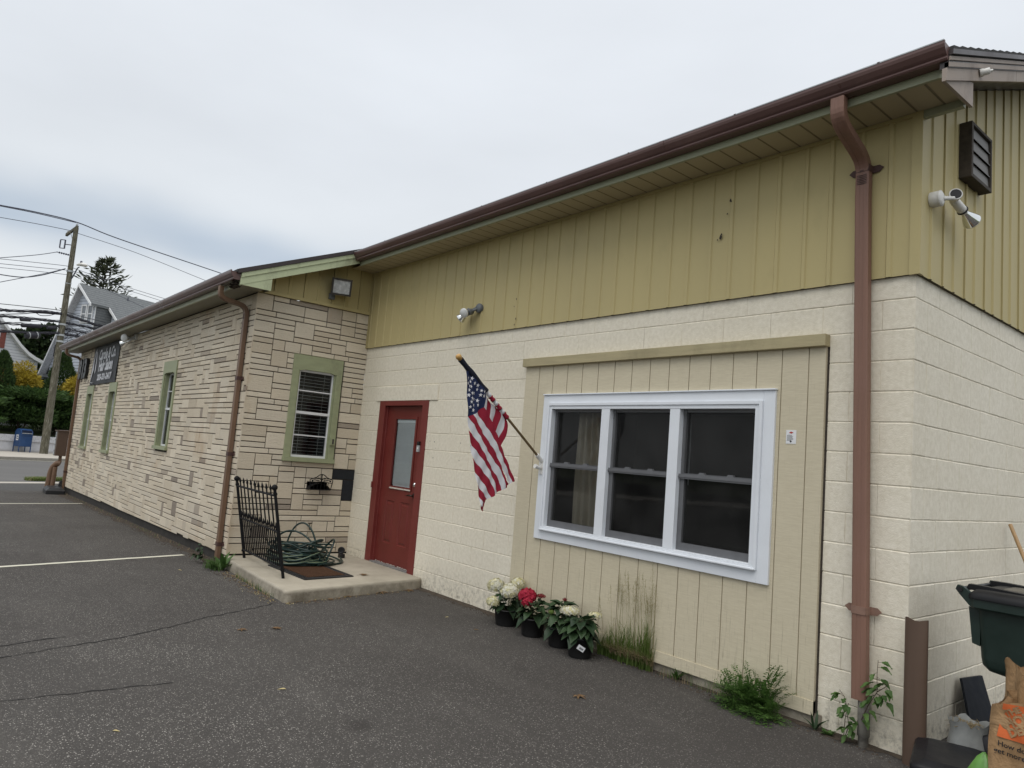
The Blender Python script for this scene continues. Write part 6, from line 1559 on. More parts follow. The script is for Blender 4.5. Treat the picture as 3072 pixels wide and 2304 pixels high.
twig_plant("leafy sapling sprouting to the right of the red-brown downspout foot", (7.105, -0.09, 0.15), [[(7.10, -0.10, 0.17), (7.135, -0.10, 0.26), (7.185, -0.09, 0.36), (7.178, -0.08, 0.46), (7.178, -0.07, 0.545)], [(7.185, -0.09, 0.36), (7.23, -0.09, 0.40), (7.255, -0.09, 0.43)], [(7.18, -0.09, 0.35), (7.215, -0.10, 0.345), (7.245, -0.10, 0.315)]], 0.062, 82)
rosette(6.79, -0.07, "narrow blades of a weed at the right end of the plank panel", 7, 0.12, 'leaf_hyd', 1.2, 83, 0.16)
rosette(6.88, -0.08, "low yellow-green weed between the panel end and the downspout", 10, 0.06, 'leaf_weed', 0.7, 84, 0.5)
twig_plant("shrubby weed at the foot of the wing's corner downspout", (-0.17, -1.83, 0), [[(-0.18, -1.83, 0), (-0.22, -1.86, 0.10), (-0.26, -1.88, 0.2)], [(-0.16, -1.82, 0), (-0.12, -1.87, 0.12), (-0.06, -1.9, 0.17)], [(-0.2, -1.83, 0), (-0.3, -1.87, 0.08), (-0.37, -1.9, 0.1)], [(-0.15, -1.83, 0), (-0.16, -1.9, 0.14), (-0.13, -1.93, 0.26)]], 0.060, 85, 'leaf_hyd')
rosette(0.36, -1.80, "tall broad-leaved weed against the left end of the concrete step", 9, 0.27, 'leaf_weed', 1.1, 86, 0.26)
o = (0.22, -1.86, 0); m = at(o)
rw = random.Random(87)
for i in range(150): blade(m, 0.22+rw.gauss(0, .07), -1.86+rw.gauss(0, .035), 0, rw.uniform(0, 6.28), rw.uniform(.06, .15), .009, rw.uniform(.1, .6))
tag(m.build("grass_tuft", MT['leaf_weed']), "dense tuft of short green weeds at the step's left corner", "grass tuft")
m = MB()
for i in range(170):
    x = rw.uniform(0.75, 2.0); y = -1.735-0.04*x-abs(rw.gauss(0, .012)); blade(m, x, y, 0, rw.uniform(0, 6.28), rw.uniform(.02, .075), .004, rw.uniform(.1, .7), 0 if rw.random() < .6 else 1)
for i in range(120): x = rw.uniform(5.5, 6.2); blade(m, x, -0.05-abs(rw.gauss(0, .02)), 0, rw.uniform(0, 6.28), rw.uniform(.03, .12), .002, rw.uniform(.1, .6), 0 if rw.random() < .5 else 1)
for i in range(260): x = rw.uniform(XL+0.2, -0.6); blade(m, x, WY-0.02-abs(rw.gauss(0, .05)), gz(x), rw.uniform(0, 6.28), rw.uniform(.02, .06), .004, rw.uniform(.2, .8), 0 if rw.random() < .5 else 1)
tag(m.build("sparse_weeds", [MT['leaf_weed'], MT['grass_dry']]), kind='stuff')

# ------------------------------------------------------------------ bins and bags at the right end
m = at((7.40, -0.10, 0)); n = 14; ring_o, ring_i = [], []
def half(r, a0, a1, nn): return [(7.398+r*1.25*math.cos(a0+(a1-a0)*i/nn), -0.075+r*0.75*math.sin(a0+(a1-a0)*i/nn)) for i in range(nn+1)]
out = half(0.052, math.pi, 2*math.pi, n); inn = half(0.047, 2*math.pi, math.pi, n)
prof = out+inn
m.loft([[(x, y, z+(0.006*math.sin(x*60) if z > 0.5 else 0)) for x, y in prof] for z in (-0.05, 0.28, 0.56, 0.842)], 0, True, True, True)
tag(m.build("corner_guard_post", MT['brown_post']), "brown folded metal post standing at the right corner of the block wall", "post")
# wheeled bin, handle side towards the wall
o = (7.86, 0.30, 0)
bn2 = thing("wheeled_bin", "dark green wheeled bin with a black lid beside the gable wall", "wheeled bin", o)
def rrect(x0, x1, y0, y1, z, r, n=4):
    out = []
    for cx, cy, a in ((x1-r, y1-r, 0), (x0+r, y1-r, 90), (x0+r, y0+r, 180), (x1-r, y0+r, 270)):
        for i in range(n+1): t = R(a+90*i/n); out.append((cx+r*math.cos(t), cy+r*math.sin(t), z))
    return out
bx0, bx1, by0, by1 = 7.645, 8.26, 0.02, 0.62
m = MB(); m.loft([rrect(bx0+.20, bx1-.09, by0+.08, by1-.08, 0.02, .04), rrect(bx0+.185, bx1-.08, by0+.07, by1-.07, 0.10, .04), rrect(bx0+.17, bx1-.05, by0+.055, by1-.045, 0.575, .05), rrect(bx0+.155, bx1-.05, by0+.055, by1-.045, 0.60, .05), rrect(bx0+.075, bx1-.05, by0+.045, by1-.045, 0.612, .05), rrect(bx0+.045, bx1-.045, by0+.04, by1-.04, 0.64, .05), rrect(bx0+.038, bx1-.045, by0+.04, by1-.04, 0.68, .05), rrect(bx0+.025, bx1-.02, by0+.02, by1-.02, 0.955, .05)], 0, True, True, True)
m.build("body", MT['bin_green'], bn2)
m = MB(); m.loft([rrect(bx0+.0, bx1+.02, by0-.012, by1+.012, 0.955, .05), rrect(bx0-.005, bx1+.03, by0-.02, by1+.02, 0.965, .05), rrect(bx0-.005, bx1+.03, by0-.02, by1+.02, 1.01, .05), rrect(bx0+.01, bx1+.02, by0-.01, by1+.01, 1.012, .05)], 0, False, True, True)
for y in (by0+.0, by1-.03): m.extrude([(bx0-.055, y, 1.025), (bx0-.075, y, 1.05), (bx0-.065, y, 1.075), (bx0-.035, y, 1.07), (bx0+.04, y, 1.01), (bx0+.04, y, 0.955), (bx0-.0, y, 0.965)], (0, .03, 0))
for y in (by0+.05, by1-.08): m.extrude([(bx0-.02, y, .955), (bx0+.04, y, .955), (bx0+.04, y, .74), (bx0-.0, y, .75)], (0, .03, 0))
m.build("rim", MT['bin_green'], bn2)
m = MB(); m.tube([(bx0-.05, by0-.01, 1.052), (bx0-.05, by1+.01, 1.052)], 0.014, 10); m.build("handle", MT['black_plastic'], bn2)
m = MB()
m.loft([rrect(bx0-.01, bx1+.045, by0-.03, by1+.03, 1.013, .05), rrect(bx0-.01, bx1+.045, by0-.03, by1+.03, 1.035, .05), rrect(bx0+.02, bx1+.0, by0-.0, by1+.0, 1.062, .05), rrect(bx0+.06, bx1-.04, by0+.04, by1-.04, 1.066, .05)], 0, True, True, True)
for y in (by0+.075, by1-.125): m.extrude([(bx0-.045, y, 1.05), (bx0-.03, y, 1.082), (bx0+.05, y, 1.082), (bx0+.33, y, 1.070), (bx0+.33, y, 1.06), (bx0+.0, y, 1.05)], (0, .05, 0))
ld = m.build("lid", MT['bin_lid'], bn2)
m = MB(); m.loft([rrect(bx0+.10, bx1-.14, by0+.15, by1-.15, 1.066, .04), rrect(bx0+.11, bx1-.15, by0+.16, by1-.16, 1.071, .04)], 0, False, True, True); m.build("lid_panel", MT['bin_dust'], ld)
for y in (by0+.02, by1-.07):
    m = MB(); m.lathe([(0.02, -.03), (0.115, -.03), (0.13, -.015), (0.13, .015), (0.115, .03), (0.02, .03)], (bx0+.10, y+.03, 0.13), (0, 1, 0), 20); m.build("wheel", MT['rubber'], bn2)
# tote at the front
o = (7.62, -0.30, 0)
tt = thing("storage_tote", "black plastic tote with a closed lid at the foot of the brown post", "storage tote", o)
def rot2(cx, cy, a, pts): c, s = math.cos(a), math.sin(a); return [(cx+(x*c-y*s), cy+(x*s+y*c), z) for x, y, z in pts]
def rr2(hx, hy, z, r): return rot2(TX, TY, TA, rrect(-hx, hx, -hy, hy, z, r))
TX, TY, TA = 7.665, -0.27, 0.30
m = MB(); m.loft([rr2(.155, .235, 0.003, .04), rr2(.175, .255, 0.145, .04)], 0, True, True, True); m.build("tub", MT['tote'], tt)
m = MB(); m.loft([rr2(.188, .268, 0.140, .045), rr2(.190, .270, 0.165, .045), rr2(.178, .258, 0.180, .045), rr2(.140, .220, 0.184, .03), rr2(.128, .208, 0.196, .03), rr2(.12, .20, 0.197, .03)], 0, True, True, True); m.build("lid", MT['tote'], tt)
# dark board leaning on the wall
o = (7.42, 0.92, 0); m = at(o)
m.loft([[(7.46, 0.70, 0.0), (7.46, 1.16, 0.0), (7.475, 1.16, 0.0), (7.475, 0.70, 0.0)], [(7.345, 0.80, 0.375), (7.345, 1.20, 0.345), (7.36, 1.20, 0.345), (7.36, 0.80, 0.375)]], 0, False, True, True)
tag(m.build("leaning_board", MT['navy_board']), "blue-black sheet leaning on the block wall behind the soil bag", "board")
# soil bag with roots
o = (7.63, 0.08, 0)
sb = thing("soil_bag", "open silver plastic bag of soil and dead roots behind the black tote", "bag", o)
m = MB(); rk = random.Random(91); rings = []
for z, r in ((0.0, .085), (.08, .105), (.17, .10), (.25, .085), (.30, .10)):
    rings.append([(7.63+r*1.05*math.cos(t)*(1+.07*rk.uniform(-1, 1)), 0.08+r*math.sin(t)*(1+.07*rk.uniform(-1, 1)), z+(rk.uniform(-.02, .02) if z > .26 else 0)) for t in [2*math.pi*i/22 for i in range(22)]])
m.loft(rings, 0, True, True); sk = m.build("sack", MT['bag_grey'], sb)
m = MB(); m.lathe([(0.088, 0.235), (0.05, 0.255), (0.003, 0.26)], (7.63, 0.08, 0), n=18, caps=False); m.build("soil", MT['soil'], sb)
m = MB()
for i in range(60):
    a, r = rk.uniform(0, 6.28), rk.uniform(0, .08); p = Vector((7.63+r*math.cos(a), .08+r*math.sin(a), .258)); q = p+Vector((rk.uniform(-.06, .06), rk.uniform(-.06, .06), rk.uniform(.0, .05))); w = (p+q)/2+Vector((rk.uniform(-.02, .02), rk.uniform(-.02, .02), .02)); m.tube([p, w, q], .0016, 4)
m.build("dead_roots", MT['grass_dry'], sb)
# green bag
o = (7.925, -0.70, 0); m = at(o); rings = []
for z, r in ((0.0, .07), (.08, .085), (.20, .08), (.30, .06), (.36, .03), (.38, .005)): rings.append([(7.945+r*1.05*math.cos(t)*(1+.1*rk.uniform(-1, 1)), -0.70+r*0.95*math.sin(t)*(1+.1*rk.uniform(-1, 1)), z+rk.uniform(-.008, .008)*(z > 0)) for t in [2*math.pi*i/18 for i in range(18)]])
m.loft(rings, 0, True, True, True)
tag(m.build("garden_bag", MT['bag_green']), "lime green plastic bag on the asphalt left of the printed paper bag", "bag")
# paper bags
def FY(x, z): return 0.006*math.sin(24*x+9*z+1.0)+0.005*math.sin(31*z-17*x)+0.003*math.sin(60*x+40*z)
def paper_bag(name, label, cx, cy, w, d, h, ang, seed, open_top, mat='kraft'):
    rnd = random.Random(seed); p = thing(name, label, "paper bag", (cx, cy, 0)); m = MB(); rows = []
    nz = 16
    for j in range(nz+1):
        z = h*j/nz; t = j/nz; r = []
        bulge = 1+0.05*math.sin(math.pi*t)
        for s in range(48):
            q = s/48*4; k = int(q); f = q-k
            hx, hy = w/2*bulge, d/2*bulge
            x, y = [(-hx+2*hx*f, -hy), (hx, -hy+2*hy*f), (hx-2*hx*f, hy), (-hx, hy-2*hy*f)][k]
            if k in (1, 3): x *= 1-0.16*t*math.sin(math.pi*f)*(1 if not open_top else 0.4)
            cr = (0.0 if k == 0 and not open_top else 0.007*math.sin(9*t+s*0.9+seed)+0.006*math.sin(21*t-s*0.55))+rnd.uniform(-.002, .002)
            if k == 0 and not open_top: y += FY(x, z)
            L = math.hypot(x, y); x += x/L*cr; y += y/L*cr
            if not open_top and t > .8: zz = z - (0.055*(0.5-x/w)*(t-.8)/.2)+ (0.012*math.sin(s*0.8+seed) if j == nz else 0)
            elif j == nz: zz = z+0.018*math.sin(s*0.8+seed)+rnd.uniform(-.008, .008)
            else: zz = z
            r.append((x, y, zz))
        c, s_ = math.cos(ang), math.sin(ang); rows.append([(cx+x*c-y*s_, cy+x*s_+y*c, zz) for x, y, zz in r])
    m.loft(rows, 0, True, True)
    inner = [[(cx+(x-cx)*.97, cy+(y-cy)*.97, z-0.002) for x, y, z in rr_] for rr_ in (rows[-1], rows[-6])]
    m.loft(inner, 0, True, True); m.poly([(x, y, z) for x, y, z in inner[1]], 0)
    m.build("paper", MT[mat], p)
    return p, (cx, cy, w, d, ang)
pb, g = paper_bag("paper_yard_bag", "kraft paper yard bag with orange print and black lettering in the bottom right corner", 8.185, -0.615, 0.40, 0.30, 0.70, 0.05, 5, False)
pb2, g2 = paper_bag("paper_yard_bag", "plain brown paper bag with a crumpled open top in front of the green bin", 8.14, -0.30, 0.38, 0.26, 0.76, 0.50, 9, True)
def on_bag(x, z, off): c, s_ = math.cos(g[4]), math.sin(g[4]); y = -g[3]/2*(1+0.05*math.sin(math.pi*z/0.70))+FY(x, z)-off; return (g[0]+x*c-y*s_, g[1]+x*s_+y*c, z)
m = MB(); n = 14                                      # orange square standing on its corner-edge, as printed
cn = [(-0.176, 0.500), (-0.150, 0.655), (0.10, 0.675), (0.08, 0.50)]
rows = []
for j in range(n+1):
    v = j/n; rows.append([on_bag(*[((cn[0][k]*(1-u)+cn[3][k]*u)*(1-v)+(cn[1][k]*(1-u)+cn[2][k]*u)*v) for k in (0, 1)], 0.005) for u in [i/n for i in range(n+1)]])
m.loft(rows, 0, True, False); m.build("orange_print", MT['orange'], pb)
def bag_text(body, x, z, size, rot, mat, off, thick=0.0):
    vs, fs = text_mesh(body, size, 0.0, thick); mm = MB(); c, s_ = math.cos(rot), math.sin(rot)
    mm.add([on_bag(x+px*c-py*s_, z+px*s_+py*c, off) for px, py, pz in vs], fs); return mm.build("lettering", MT[mat], pb)
bag_text("THE", -0.135, 0.600, 0.036, 0.55, 'kraft', 0.0085, 0.002); bag_text("HOME", -0.135, 0.545, 0.056, 0.55, 'kraft', 0.0085, 0.003); bag_text("DEPOT", -0.120, 0.512, 0.048, 0.55, 'kraft', 0.0085, 0.003)
bag_text("How doers", -0.172, 0.462, 0.033, -0.06, 'ink', 0.0085, 0.0006); bag_text("get more done.", -0.186, 0.428, 0.033, -0.06, 'ink', 0.0085, 0.0006)
# wooden tool handle leaning on the gable wall
o = (7.36, 1.80, 1.40); m = at((8.0, 1.42, 0.0))
m.tube([(7.355, 1.80, 1.41), (7.68, 1.61, 0.70), (8.0, 1.42, 0.012)], 0.014, 10)
tag(m.build("broom_handle", MT['handle_wood']), "wooden tool handle leaning on the gable wall behind the bin", "tool handle")

# ------------------------------------------------------------------ street furniture
up = Vector((0, 0, 1))
pb0 = Vector(G['pole']); ptop = Vector(POLE['w_top'])
pz = 12.45
po = thing("utility_pole", "weathered wooden utility pole on the far pavement", "utility pole", (pb0.x, pb0.y, -0.165))
px = (Vector(POLE['w_top']).x+Vector(POLE['w_top0']).x)/2; py = (Vector(POLE['w_top']).y+Vector(POLE['w_top0']).y)/2
def pole_at(z): t = (z+0.17)/(pz+0.17); return Vector((pb0.x+(px-pb0.x)*t, pb0.y+(py-pb0.y)*t, z))
m = MB(); m.tube([pole_at(-0.3+(pz+0.3)*i/24) for i in range(25)], [0.205-0.085*i/24 for i in range(25)], 16); m.build("shaft", MT['pole'], po)
al, ar = Vector(POLE['arm_l']), Vector(POLE['arm_r'])
am = (al+ar)/2; ad = (ar-al).normalized()
# the cross-arm points across the street, so it is seen strongly foreshortened
ac = pole_at(12.22) + N*0.14
m = MB(); e1, e2 = al + (al-ar)*0.0, ar
m.extrude([tuple(e1+Vector((0,0,-.07))-S*0.06), tuple(e1+Vector((0,0,-.07))+S*0.06), tuple(e1+Vector((0,0,.07))+S*0.06), tuple(e1+Vector((0,0,.07))-S*0.06)], tuple(e2-e1)); m.build("crossarm", MT['pole'], po)
m = MB()
for p in (e1+(e2-e1)*0.08, e1+(e2-e1)*0.95, pole_at(12.45)): m.lathe([(0.02, 0.06), (0.05, 0.09), (0.055, 0.13), (0.03, 0.16), (0.045, 0.19), (0.02, 0.22)], p, (0, 0, 1), 10)
m.build("insulator", MT['galv'], po)
m = MB(); b0 = pole_at(11.5); m.tube([b0, e1.lerp(e2, .35)], 0.02, 6); m.tube([pole_at(9.25), pole_at(9.25)+Vector((0.01, 0, 0.05))], 0.16, 10); m.build("brace", MT['galv'], po)
m = MB()
for z, r in ((6.95, .185), (6.35, .19), (6.0, .19), (9.95, .17)): m.tube([pole_at(z-.05), pole_at(z+.05)], r, 14)
m.build("band", MT['galv'], po)
m = MB(); f = Vector(POLE['fuse']); g0 = pole_at(f.z-0.03)
m.tube([g0, f+(g0-f)*0.35], 0.025, 6); m.tube([f+Vector((0,0,.22)), f+Vector((0,0,-.22))], 0.035, 8); q = f+(g0-f)*0.35; m.tube([q+Vector((0,0,.25)), q+Vector((0,0,-.25))], 0.04, 8); m.tube([f+Vector((0,0,.24)), q+Vector((0,0,.24))], .025, 6); m.tube([f+Vector((0,0,-.24)), q+Vector((0,0,-.24))], .025, 6)
m.build("fuse_cutout", MT['wire_grey'], po)
m = MB(); f2 = Vector(WIRES['tap'][-1]); g0 = pole_at(f2.z+.05)
for i in range(7): c = f2.lerp(g0, i/7); m.tube([c, c+(g0-f2).normalized()*0.03], .055 if 0 < i < 6 else .03, 8)
m.tube([f2, g0], .02, 6); m.build("strain_insulator", MT['wire_grey'], po)
m = MB(); c = pole_at(5.2)+Vector((-.1, -.16, 0))
for i in range(9): m.ball(tuple(c+Vector((0.02*(i % 2), 0, 0.07*i))), .06, 6)
m.build("cable_bundle", MT['wire'], po)
lb = Vector(POLE['lamp']); la = pole_at(9.3)
sl_ = thing("street_lamp", "white cobra-head street lamp on a curved arm on the utility pole", "street lamp", tuple(la))
m = MB(); m.tube([la, la.lerp(lb, .35)+Vector((0, 0, -.02)), la.lerp(lb, .7)+Vector((0, 0, .12)), lb+(la-lb).normalized()*.15], .035, 8); m.build("arm", MT['wire_grey'], sl_)
hd = Vector((lb.x-la.x, lb.y-la.y, 0.05)).normalized(); c = lb
m = MB(); m.loft([[tuple(c+hd*a+S.cross(up)*0+Vector((-hd.y, hd.x, 0))*r*math.cos(t)+Vector((0, 0, r*.62*math.sin(t)+h_))) for t in [2*math.pi*i/10 for i in range(10)]] for a, r, h_ in ((-.22, .06, 0), (-.1, .12, .02), (.08, .17, .02), (.25, .17, -.02), (.36, .08, -.04))], 0, True, True, True)
hdm = m.build("head", MT['white_enamel'], sl_)
m = MB(); m.lathe([(.06, .08), (.06, .18), (.045, .22)], c, (0, 0, 1), 10); m.build("photocell", MT['wire_grey'], hdm)
# wires: every span is its own thing
WL = {'prim1': "thick upper primary cable over the pole top", 'prim2': "second primary cable running just below the top cable on the left", 'prim3': "thin primary wire ending at the cross-arm tip", 'tap': "tap wire ending at the ribbed strain insulator",
 'sec1': "upper of three thin wires meeting the pole at lamp height", 'sec2': "middle of three thin wires meeting the pole at lamp height", 'sec3': "lowest of three thin wires meeting the pole at lamp height", 'svc1': "twisted service cable dipping left of the pole below the lamp", 'svc2': "service cable rising from the lower left to the pole below the lamp",
 'c1': "topmost thin cable of the lower communication bundle", 'c2': "thick lashed communication cable under the topmost thin cable", 'c3': "thin cable sagging beneath the thick lashed cable", 'c4': "thick communication cable carrying the flat black splice", 'c5': "communication cable carrying the long black splice", 'c6': "lowest cable carrying the strapped black drum", 'c7': "loose drop cable wound along the thick lashed cable", 'c8': "slack drop cable looping close to the pole", 'c9': "thin drop cable crossing over to the grey house"}
WR = {'prim1': .030, 'prim2': .022, 'prim3': .016, 'tap': .018, 'sec1': .014, 'sec2': .014, 'sec3': .013, 'svc1': .026, 'svc2': .018, 'c1': .018, 'c2': .05, 'c3': .022, 'c4': .048, 'c5': .034, 'c6': .05, 'c7': .02, 'c8': .018, 'c9': .012}
def cat_path(P, n=6):
    P = [Vector(p) for p in P]; out = []
    for i in range(len(P)-1):
        p0, p1, p2, p3 = P[max(i-1, 0)], P[i], P[i+1], P[min(i+2, len(P)-1)]
        for k in range(n):
            t = k/n; out.append(0.5*((2*p1)+(p2-p0)*t+(2*p0-5*p1+4*p2-p3)*t*t+(3*p1-p0-3*p2+p3)*t**3))
    return out+[P[-1]]
ro = random.Random(13)
for k, P in WIRES.items():
    off = ro.uniform(-.06, .06)
    Q = [Vector(p)+N*off for p in P]
    o = tuple(Q[len(Q)//2]); m = at(o); m.tube(cat_path(Q), WR[k], 6)
    if k[0] == 'c' and WR[k] > .03:
        cp = cat_path(Q)
        m.tube([p+Vector((0, 0, .07+.015*math.sin(i*2.2))) for i, p in enumerate(cp)], .016, 5); m.tube([p+Vector((0, 0, -.05+.03*math.sin(i*1.7))) for i, p in enumerate(cp)], .014, 5)
    tag(m.build("overhead_cable", MT['wire' if k[0] == 'c' else 'wire_grey']), WL[k], "cable", "overhead cables on the utility pole")
# tangle of drop wires right of the pole
c2 = [Vector(p) for p in WIRES['c2']]; c6 = [Vector(p) for p in WIRES['c6']]
pr_ = pole_at(6.4); 
o = tuple(pr_); m = at(o); rt = random.Random(23)
e2_, e6_ = c2[-1], c6[-1]
for i in range(16):
    a = pr_+Vector((0, 0, rt.uniform(-.75, .5))); t = rt.uniform(.0, 1); b = (e2_*(1-t)+e6_*t)
    b = a.lerp(b, rt.uniform(.45, 1.05)); P = [a.lerp(b, q/7)+Vector((rt.uniform(-.03, .03), 0, rt.uniform(-.13, .09))) for q in range(8)]
    m.tube(cat_path(P, 4), rt.uniform(.007, .015), 4)
for i in range(7):
    a = pr_+(e2_-pr_)*rt.uniform(.08, .7)+Vector((0, 0, rt.uniform(-.5, .0))); r = rt.uniform(.08, .2); m.tube([a+Vector((S.x*r*math.cos(t), S.y*r*math.cos(t), r*math.sin(t)*1.2)) for t in [2*math.pi*q/12 for q in range(11)]], .009, 4)
tag(m.build("drop_wire_tangle", MT['wire']), "tangle of thin black drop wires right of the pole", "wires")
SLB = ["flat black splice box on the upper thick cable", "long black splice closure hanging left of the pole", "short black splice box closest to the pole", "fat black drum splice strapped to the lowest cable", "slim black splice sleeve near the pole"]
for (ab, r), lb_ in zip(SPLICES, SLB):
    a, b = Vector(ab[0]), Vector(ab[1]); o = tuple((a+b)/2); m = at(o); dd = (b-a)
    m.tube([a, a+dd*.04, a+dd*.96, b], [r*.7, r, r, r*.7], 12)
    if r > .15:
        for q in (.22, .78): m.tube([a+dd*q-dd.normalized()*.02, a+dd*q+dd.normalized()*.02], r*1.08, 12, 1)
    tag(m.build("splice_closure", [MT['wire'], MT['galv']]), lb_, "splice closure", "splice closures on the cables")
# blue collection box
mbp = Vector(MB0); ang = math.atan2(S.y, S.x)
mx = thing("collection_mailbox", "blue street collection mailbox on four legs in front of the white wall", "mailbox", (mbp.x-0.12, mbp.y+0.03, -0.163), ang-0.03)
# local frame: x = width, y = depth (front at -y), z up
m = MB(); hw, hd_ = .31, .29
prof = [(-hd_, .30), (hd_, .30), (hd_, .98)] + [(hd_*math.cos(math.pi*i/12), .98+.27*math.sin(math.pi*i/12)) for i in range(1, 12)] + [(-hd_, .98)]
m.extrude([(-hw, y, z) for y, z in prof], (2*hw, 0, 0)); body = m.build("body", MT['mail_blue'], mx, local=True, bevel=.012)
for s1 in (-1, 1):
    for s2 in (-1, 1):
        m = MB(); m.box(s1*hw-.03*(s1 > 0)-.0*(s1 < 0), s1*hw+.03*(s1 < 0), s2*hd_-.05*(s2 > 0), s2*hd_+.05*(s2 < 0), 0, .30); m.build("leg", MT['mail_blue'], mx, local=True)
m = MB(); m.box(-.24, .24, -.295, -.20, 1.0, 1.18); m.build("mail_slot", MT['mail_dark'], mx, local=True)
m = MB(); m.extrude([(-.25, -.30, .99), (-.25, -.36, 1.0), (-.25, -.36, 1.015), (-.25, -.30, 1.03)], (.50, 0, 0)); m.build("pull_handle", MT['galv'], mx, local=True)
m = MB(); m.box(-.27, .27, -.297, -.29, .86, .875); m.build("trim_line", MT['mail_dark'], mx, local=True)
m = MB(); m.quad((-hw-.004, -.12, .62), (-hw-.004, .10, .62), (-hw-.004, .10, .92), (-hw-.004, -.12, .92)); m.quad((-hw-.006, -.08, .68), (-hw-.006, .06, .70), (-hw-.006, .06, .76), (-hw-.006, -.08, .74), 1); m.quad((-hw-.006, -.08, .80), (-hw-.006, .06, .80), (-hw-.006, .06, .86), (-hw-.006, -.08, .86), 1); m.build("sticker", [MT['paper'], MT['mail_blue']], mx, local=True)
# white retaining wall
w0 = Vector(WALL0)
o = (w0.x, w0.y, -0.163)
rw_ = thing("retaining_wall", "white painted retaining wall with a flaking coping behind the blue mailbox", "wall", o)
m = MB(); m.extrude([sp(w0, -25, 0, -.165), sp(w0, -25, 0, .40), sp(w0, -25, -.35, .40), sp(w0, -25, -.35, -.165)], S*70); m.build("wall", MT['stucco'], rw_)
m = MB(); m.extrude([sp(w0, -25, .05, .37), sp(w0, -25, .07, .40), sp(w0, -25, .06, .70), sp(w0, -25, -.02, .73), sp(w0, -25, -.4, .73), sp(w0, -25, -.4, .37)], S*70); m.build("coping", MT['stucco'], rw_)
m = MB(); rows = []
for j, (nn, z) in enumerate(((-.38, .70), (-2, .9), (-6, 1.3), (-14, 1.5), (-60, 1.6))): rows.append([sp(w0, s_, nn, z) for s_ in (-60, -20, 0, 10, 30, 120)])
m.loft(rows, 0, False, False); tag(m.build("front_lawn", MT['lawn']), kind='structure')

# ------------------------------------------------------------------ shrubs and trees
def clump_shrub(name, label, cat, c, rad, h, n, size, mat, seed, style='ball', group=None, squash=None):
    rnd = random.Random(seed); p = thing(name, label, cat, c, 0, group)
    c = Vector(c); m = MB()
    for i in range(5):
        a = rnd.uniform(0, 6.28); m.tube([c+Vector((.1*math.cos(a), .1*math.sin(a), -.1)), c+Vector((rad*.4*math.cos(a), rad*.4*math.sin(a), h*.55))], [.05, .015], 6)
    m.build("stems", MT['bark'], p)
    m = MB(); lob = [(Vector((rnd.uniform(-.55, .55)*rad, rnd.uniform(-.55, .55)*rad, h*rnd.uniform(.25, .82))), rad*rnd.uniform(.32, .6)) for _ in range(16)]
    for i in range(n):
        if style == 'cone':
            t = rnd.random()**.8; rr_ = rad*(1-t)**.62*(0.72+.28*rnd.random())*(1+.10*math.sin(5*t*6+seed)); a = rnd.uniform(0, 6.28)
            q = Vector((rr_*math.cos(a), rr_*math.sin(a), h*t)); d_ = Vector((math.cos(a)*.5, math.sin(a)*.5, 1.0))
        elif style == 'spread':
            lc, lr = lob[rnd.randrange(16)]; a = rnd.uniform(0, 6.28); t = rnd.random()**.5
            q = Vector((lc.x, lc.y, lc.z))+Vector((math.cos(a)*lr*1.5*t, math.sin(a)*lr*1.5*t, rnd.uniform(-.12, .16)*h*.5)); d_ = Vector((math.cos(a), math.sin(a), .42+rnd.uniform(-.3, .3)))
        else:
            lc, lr = lob[rnd.randrange(16)]; v = Vector((rnd.gauss(0, 1), rnd.gauss(0, 1), rnd.gauss(0, 1))).normalized(); q = lc+v*lr*rnd.uniform(.7, 1.06); d_ = (v+Vector((0, 0, -.25 if style == 'droop' else .5))).normalized()
        q.z = max(q.z, .03); d_ = (d_+Vector((rnd.gauss(0, .25), rnd.gauss(0, .25), rnd.gauss(0, .25)))).normalized()
        s = d_.cross(Vector((rnd.gauss(0, 1), rnd.gauss(0, 1), rnd.gauss(0, 1)))).normalized(); L = size*rnd.uniform(.6, 1.5); w = L*(.30 if style in ('spread', 'droop') else .36)
        b = c+q; m.add([tuple(b-d_*L*.2), tuple(b+d_*L*.35+s*w*.5), tuple(b+d_*L), tuple(b+d_*L*.35-s*w*.5)], [(0, 1, 2, 3)])
    m.build("foliage", MT[mat], p)
    return p
def wpt(key, dz=None): return Vector(SHR[key])
def place(s_, nn, z): return sp(w0, s_, nn, z)
def s_of(p): p = Vector(p); return ((p-w0).dot(S), (p-w0).dot(N))
sa = {k: s_of(v)[0] for k, v in SHR.items()}
G2 = "shrubs behind the white wall"
def sh(k): return sa[k]
clump_shrub("arborvitae", "tall dark green conical arborvitae at the left end of the hedge", "shrub", place(.85, -2.6, .9), 1.25, 4.4, 11000, .13, 'arborvitae', 101, 'cone', G2)
clump_shrub("golden_cypress", "golden yellow threadleaf shrub between the conical arborvitae and the utility pole", "shrub", place(2.35, -3.0, 1.7), 1.0, 3.4, 11000, .15, 'gold', 102, 'droop', G2)
clump_shrub("spreading_juniper", "broad dark green juniper with layered sprays above the mailbox", "shrub", place(1.55, -1.55, .72), 1.75, 3.0, 19000, .20, 'juniper', 103, 'spread', G2)
clump_shrub("spreading_juniper", "dark juniper right behind the utility pole under the golden shrub", "shrub", place(3.4, -1.5, .72), 1.2, 2.7, 13000, .20, 'juniper', 104, 'spread', G2)
clump_shrub("arborvitae", "rounded dark green arborvitae behind the second golden shrub", "shrub", place(4.75, -3.4, 1.0), 1.45, 4.9, 11000, .13, 'arborvitae', 105, 'cone', G2)
clump_shrub("golden_cypress", "golden yellow shrub next to the corner of the stone wing", "shrub", place(4.85, -2.0, 2.0), 1.05, 3.3, 11000, .15, 'gold', 106, 'droop', G2)
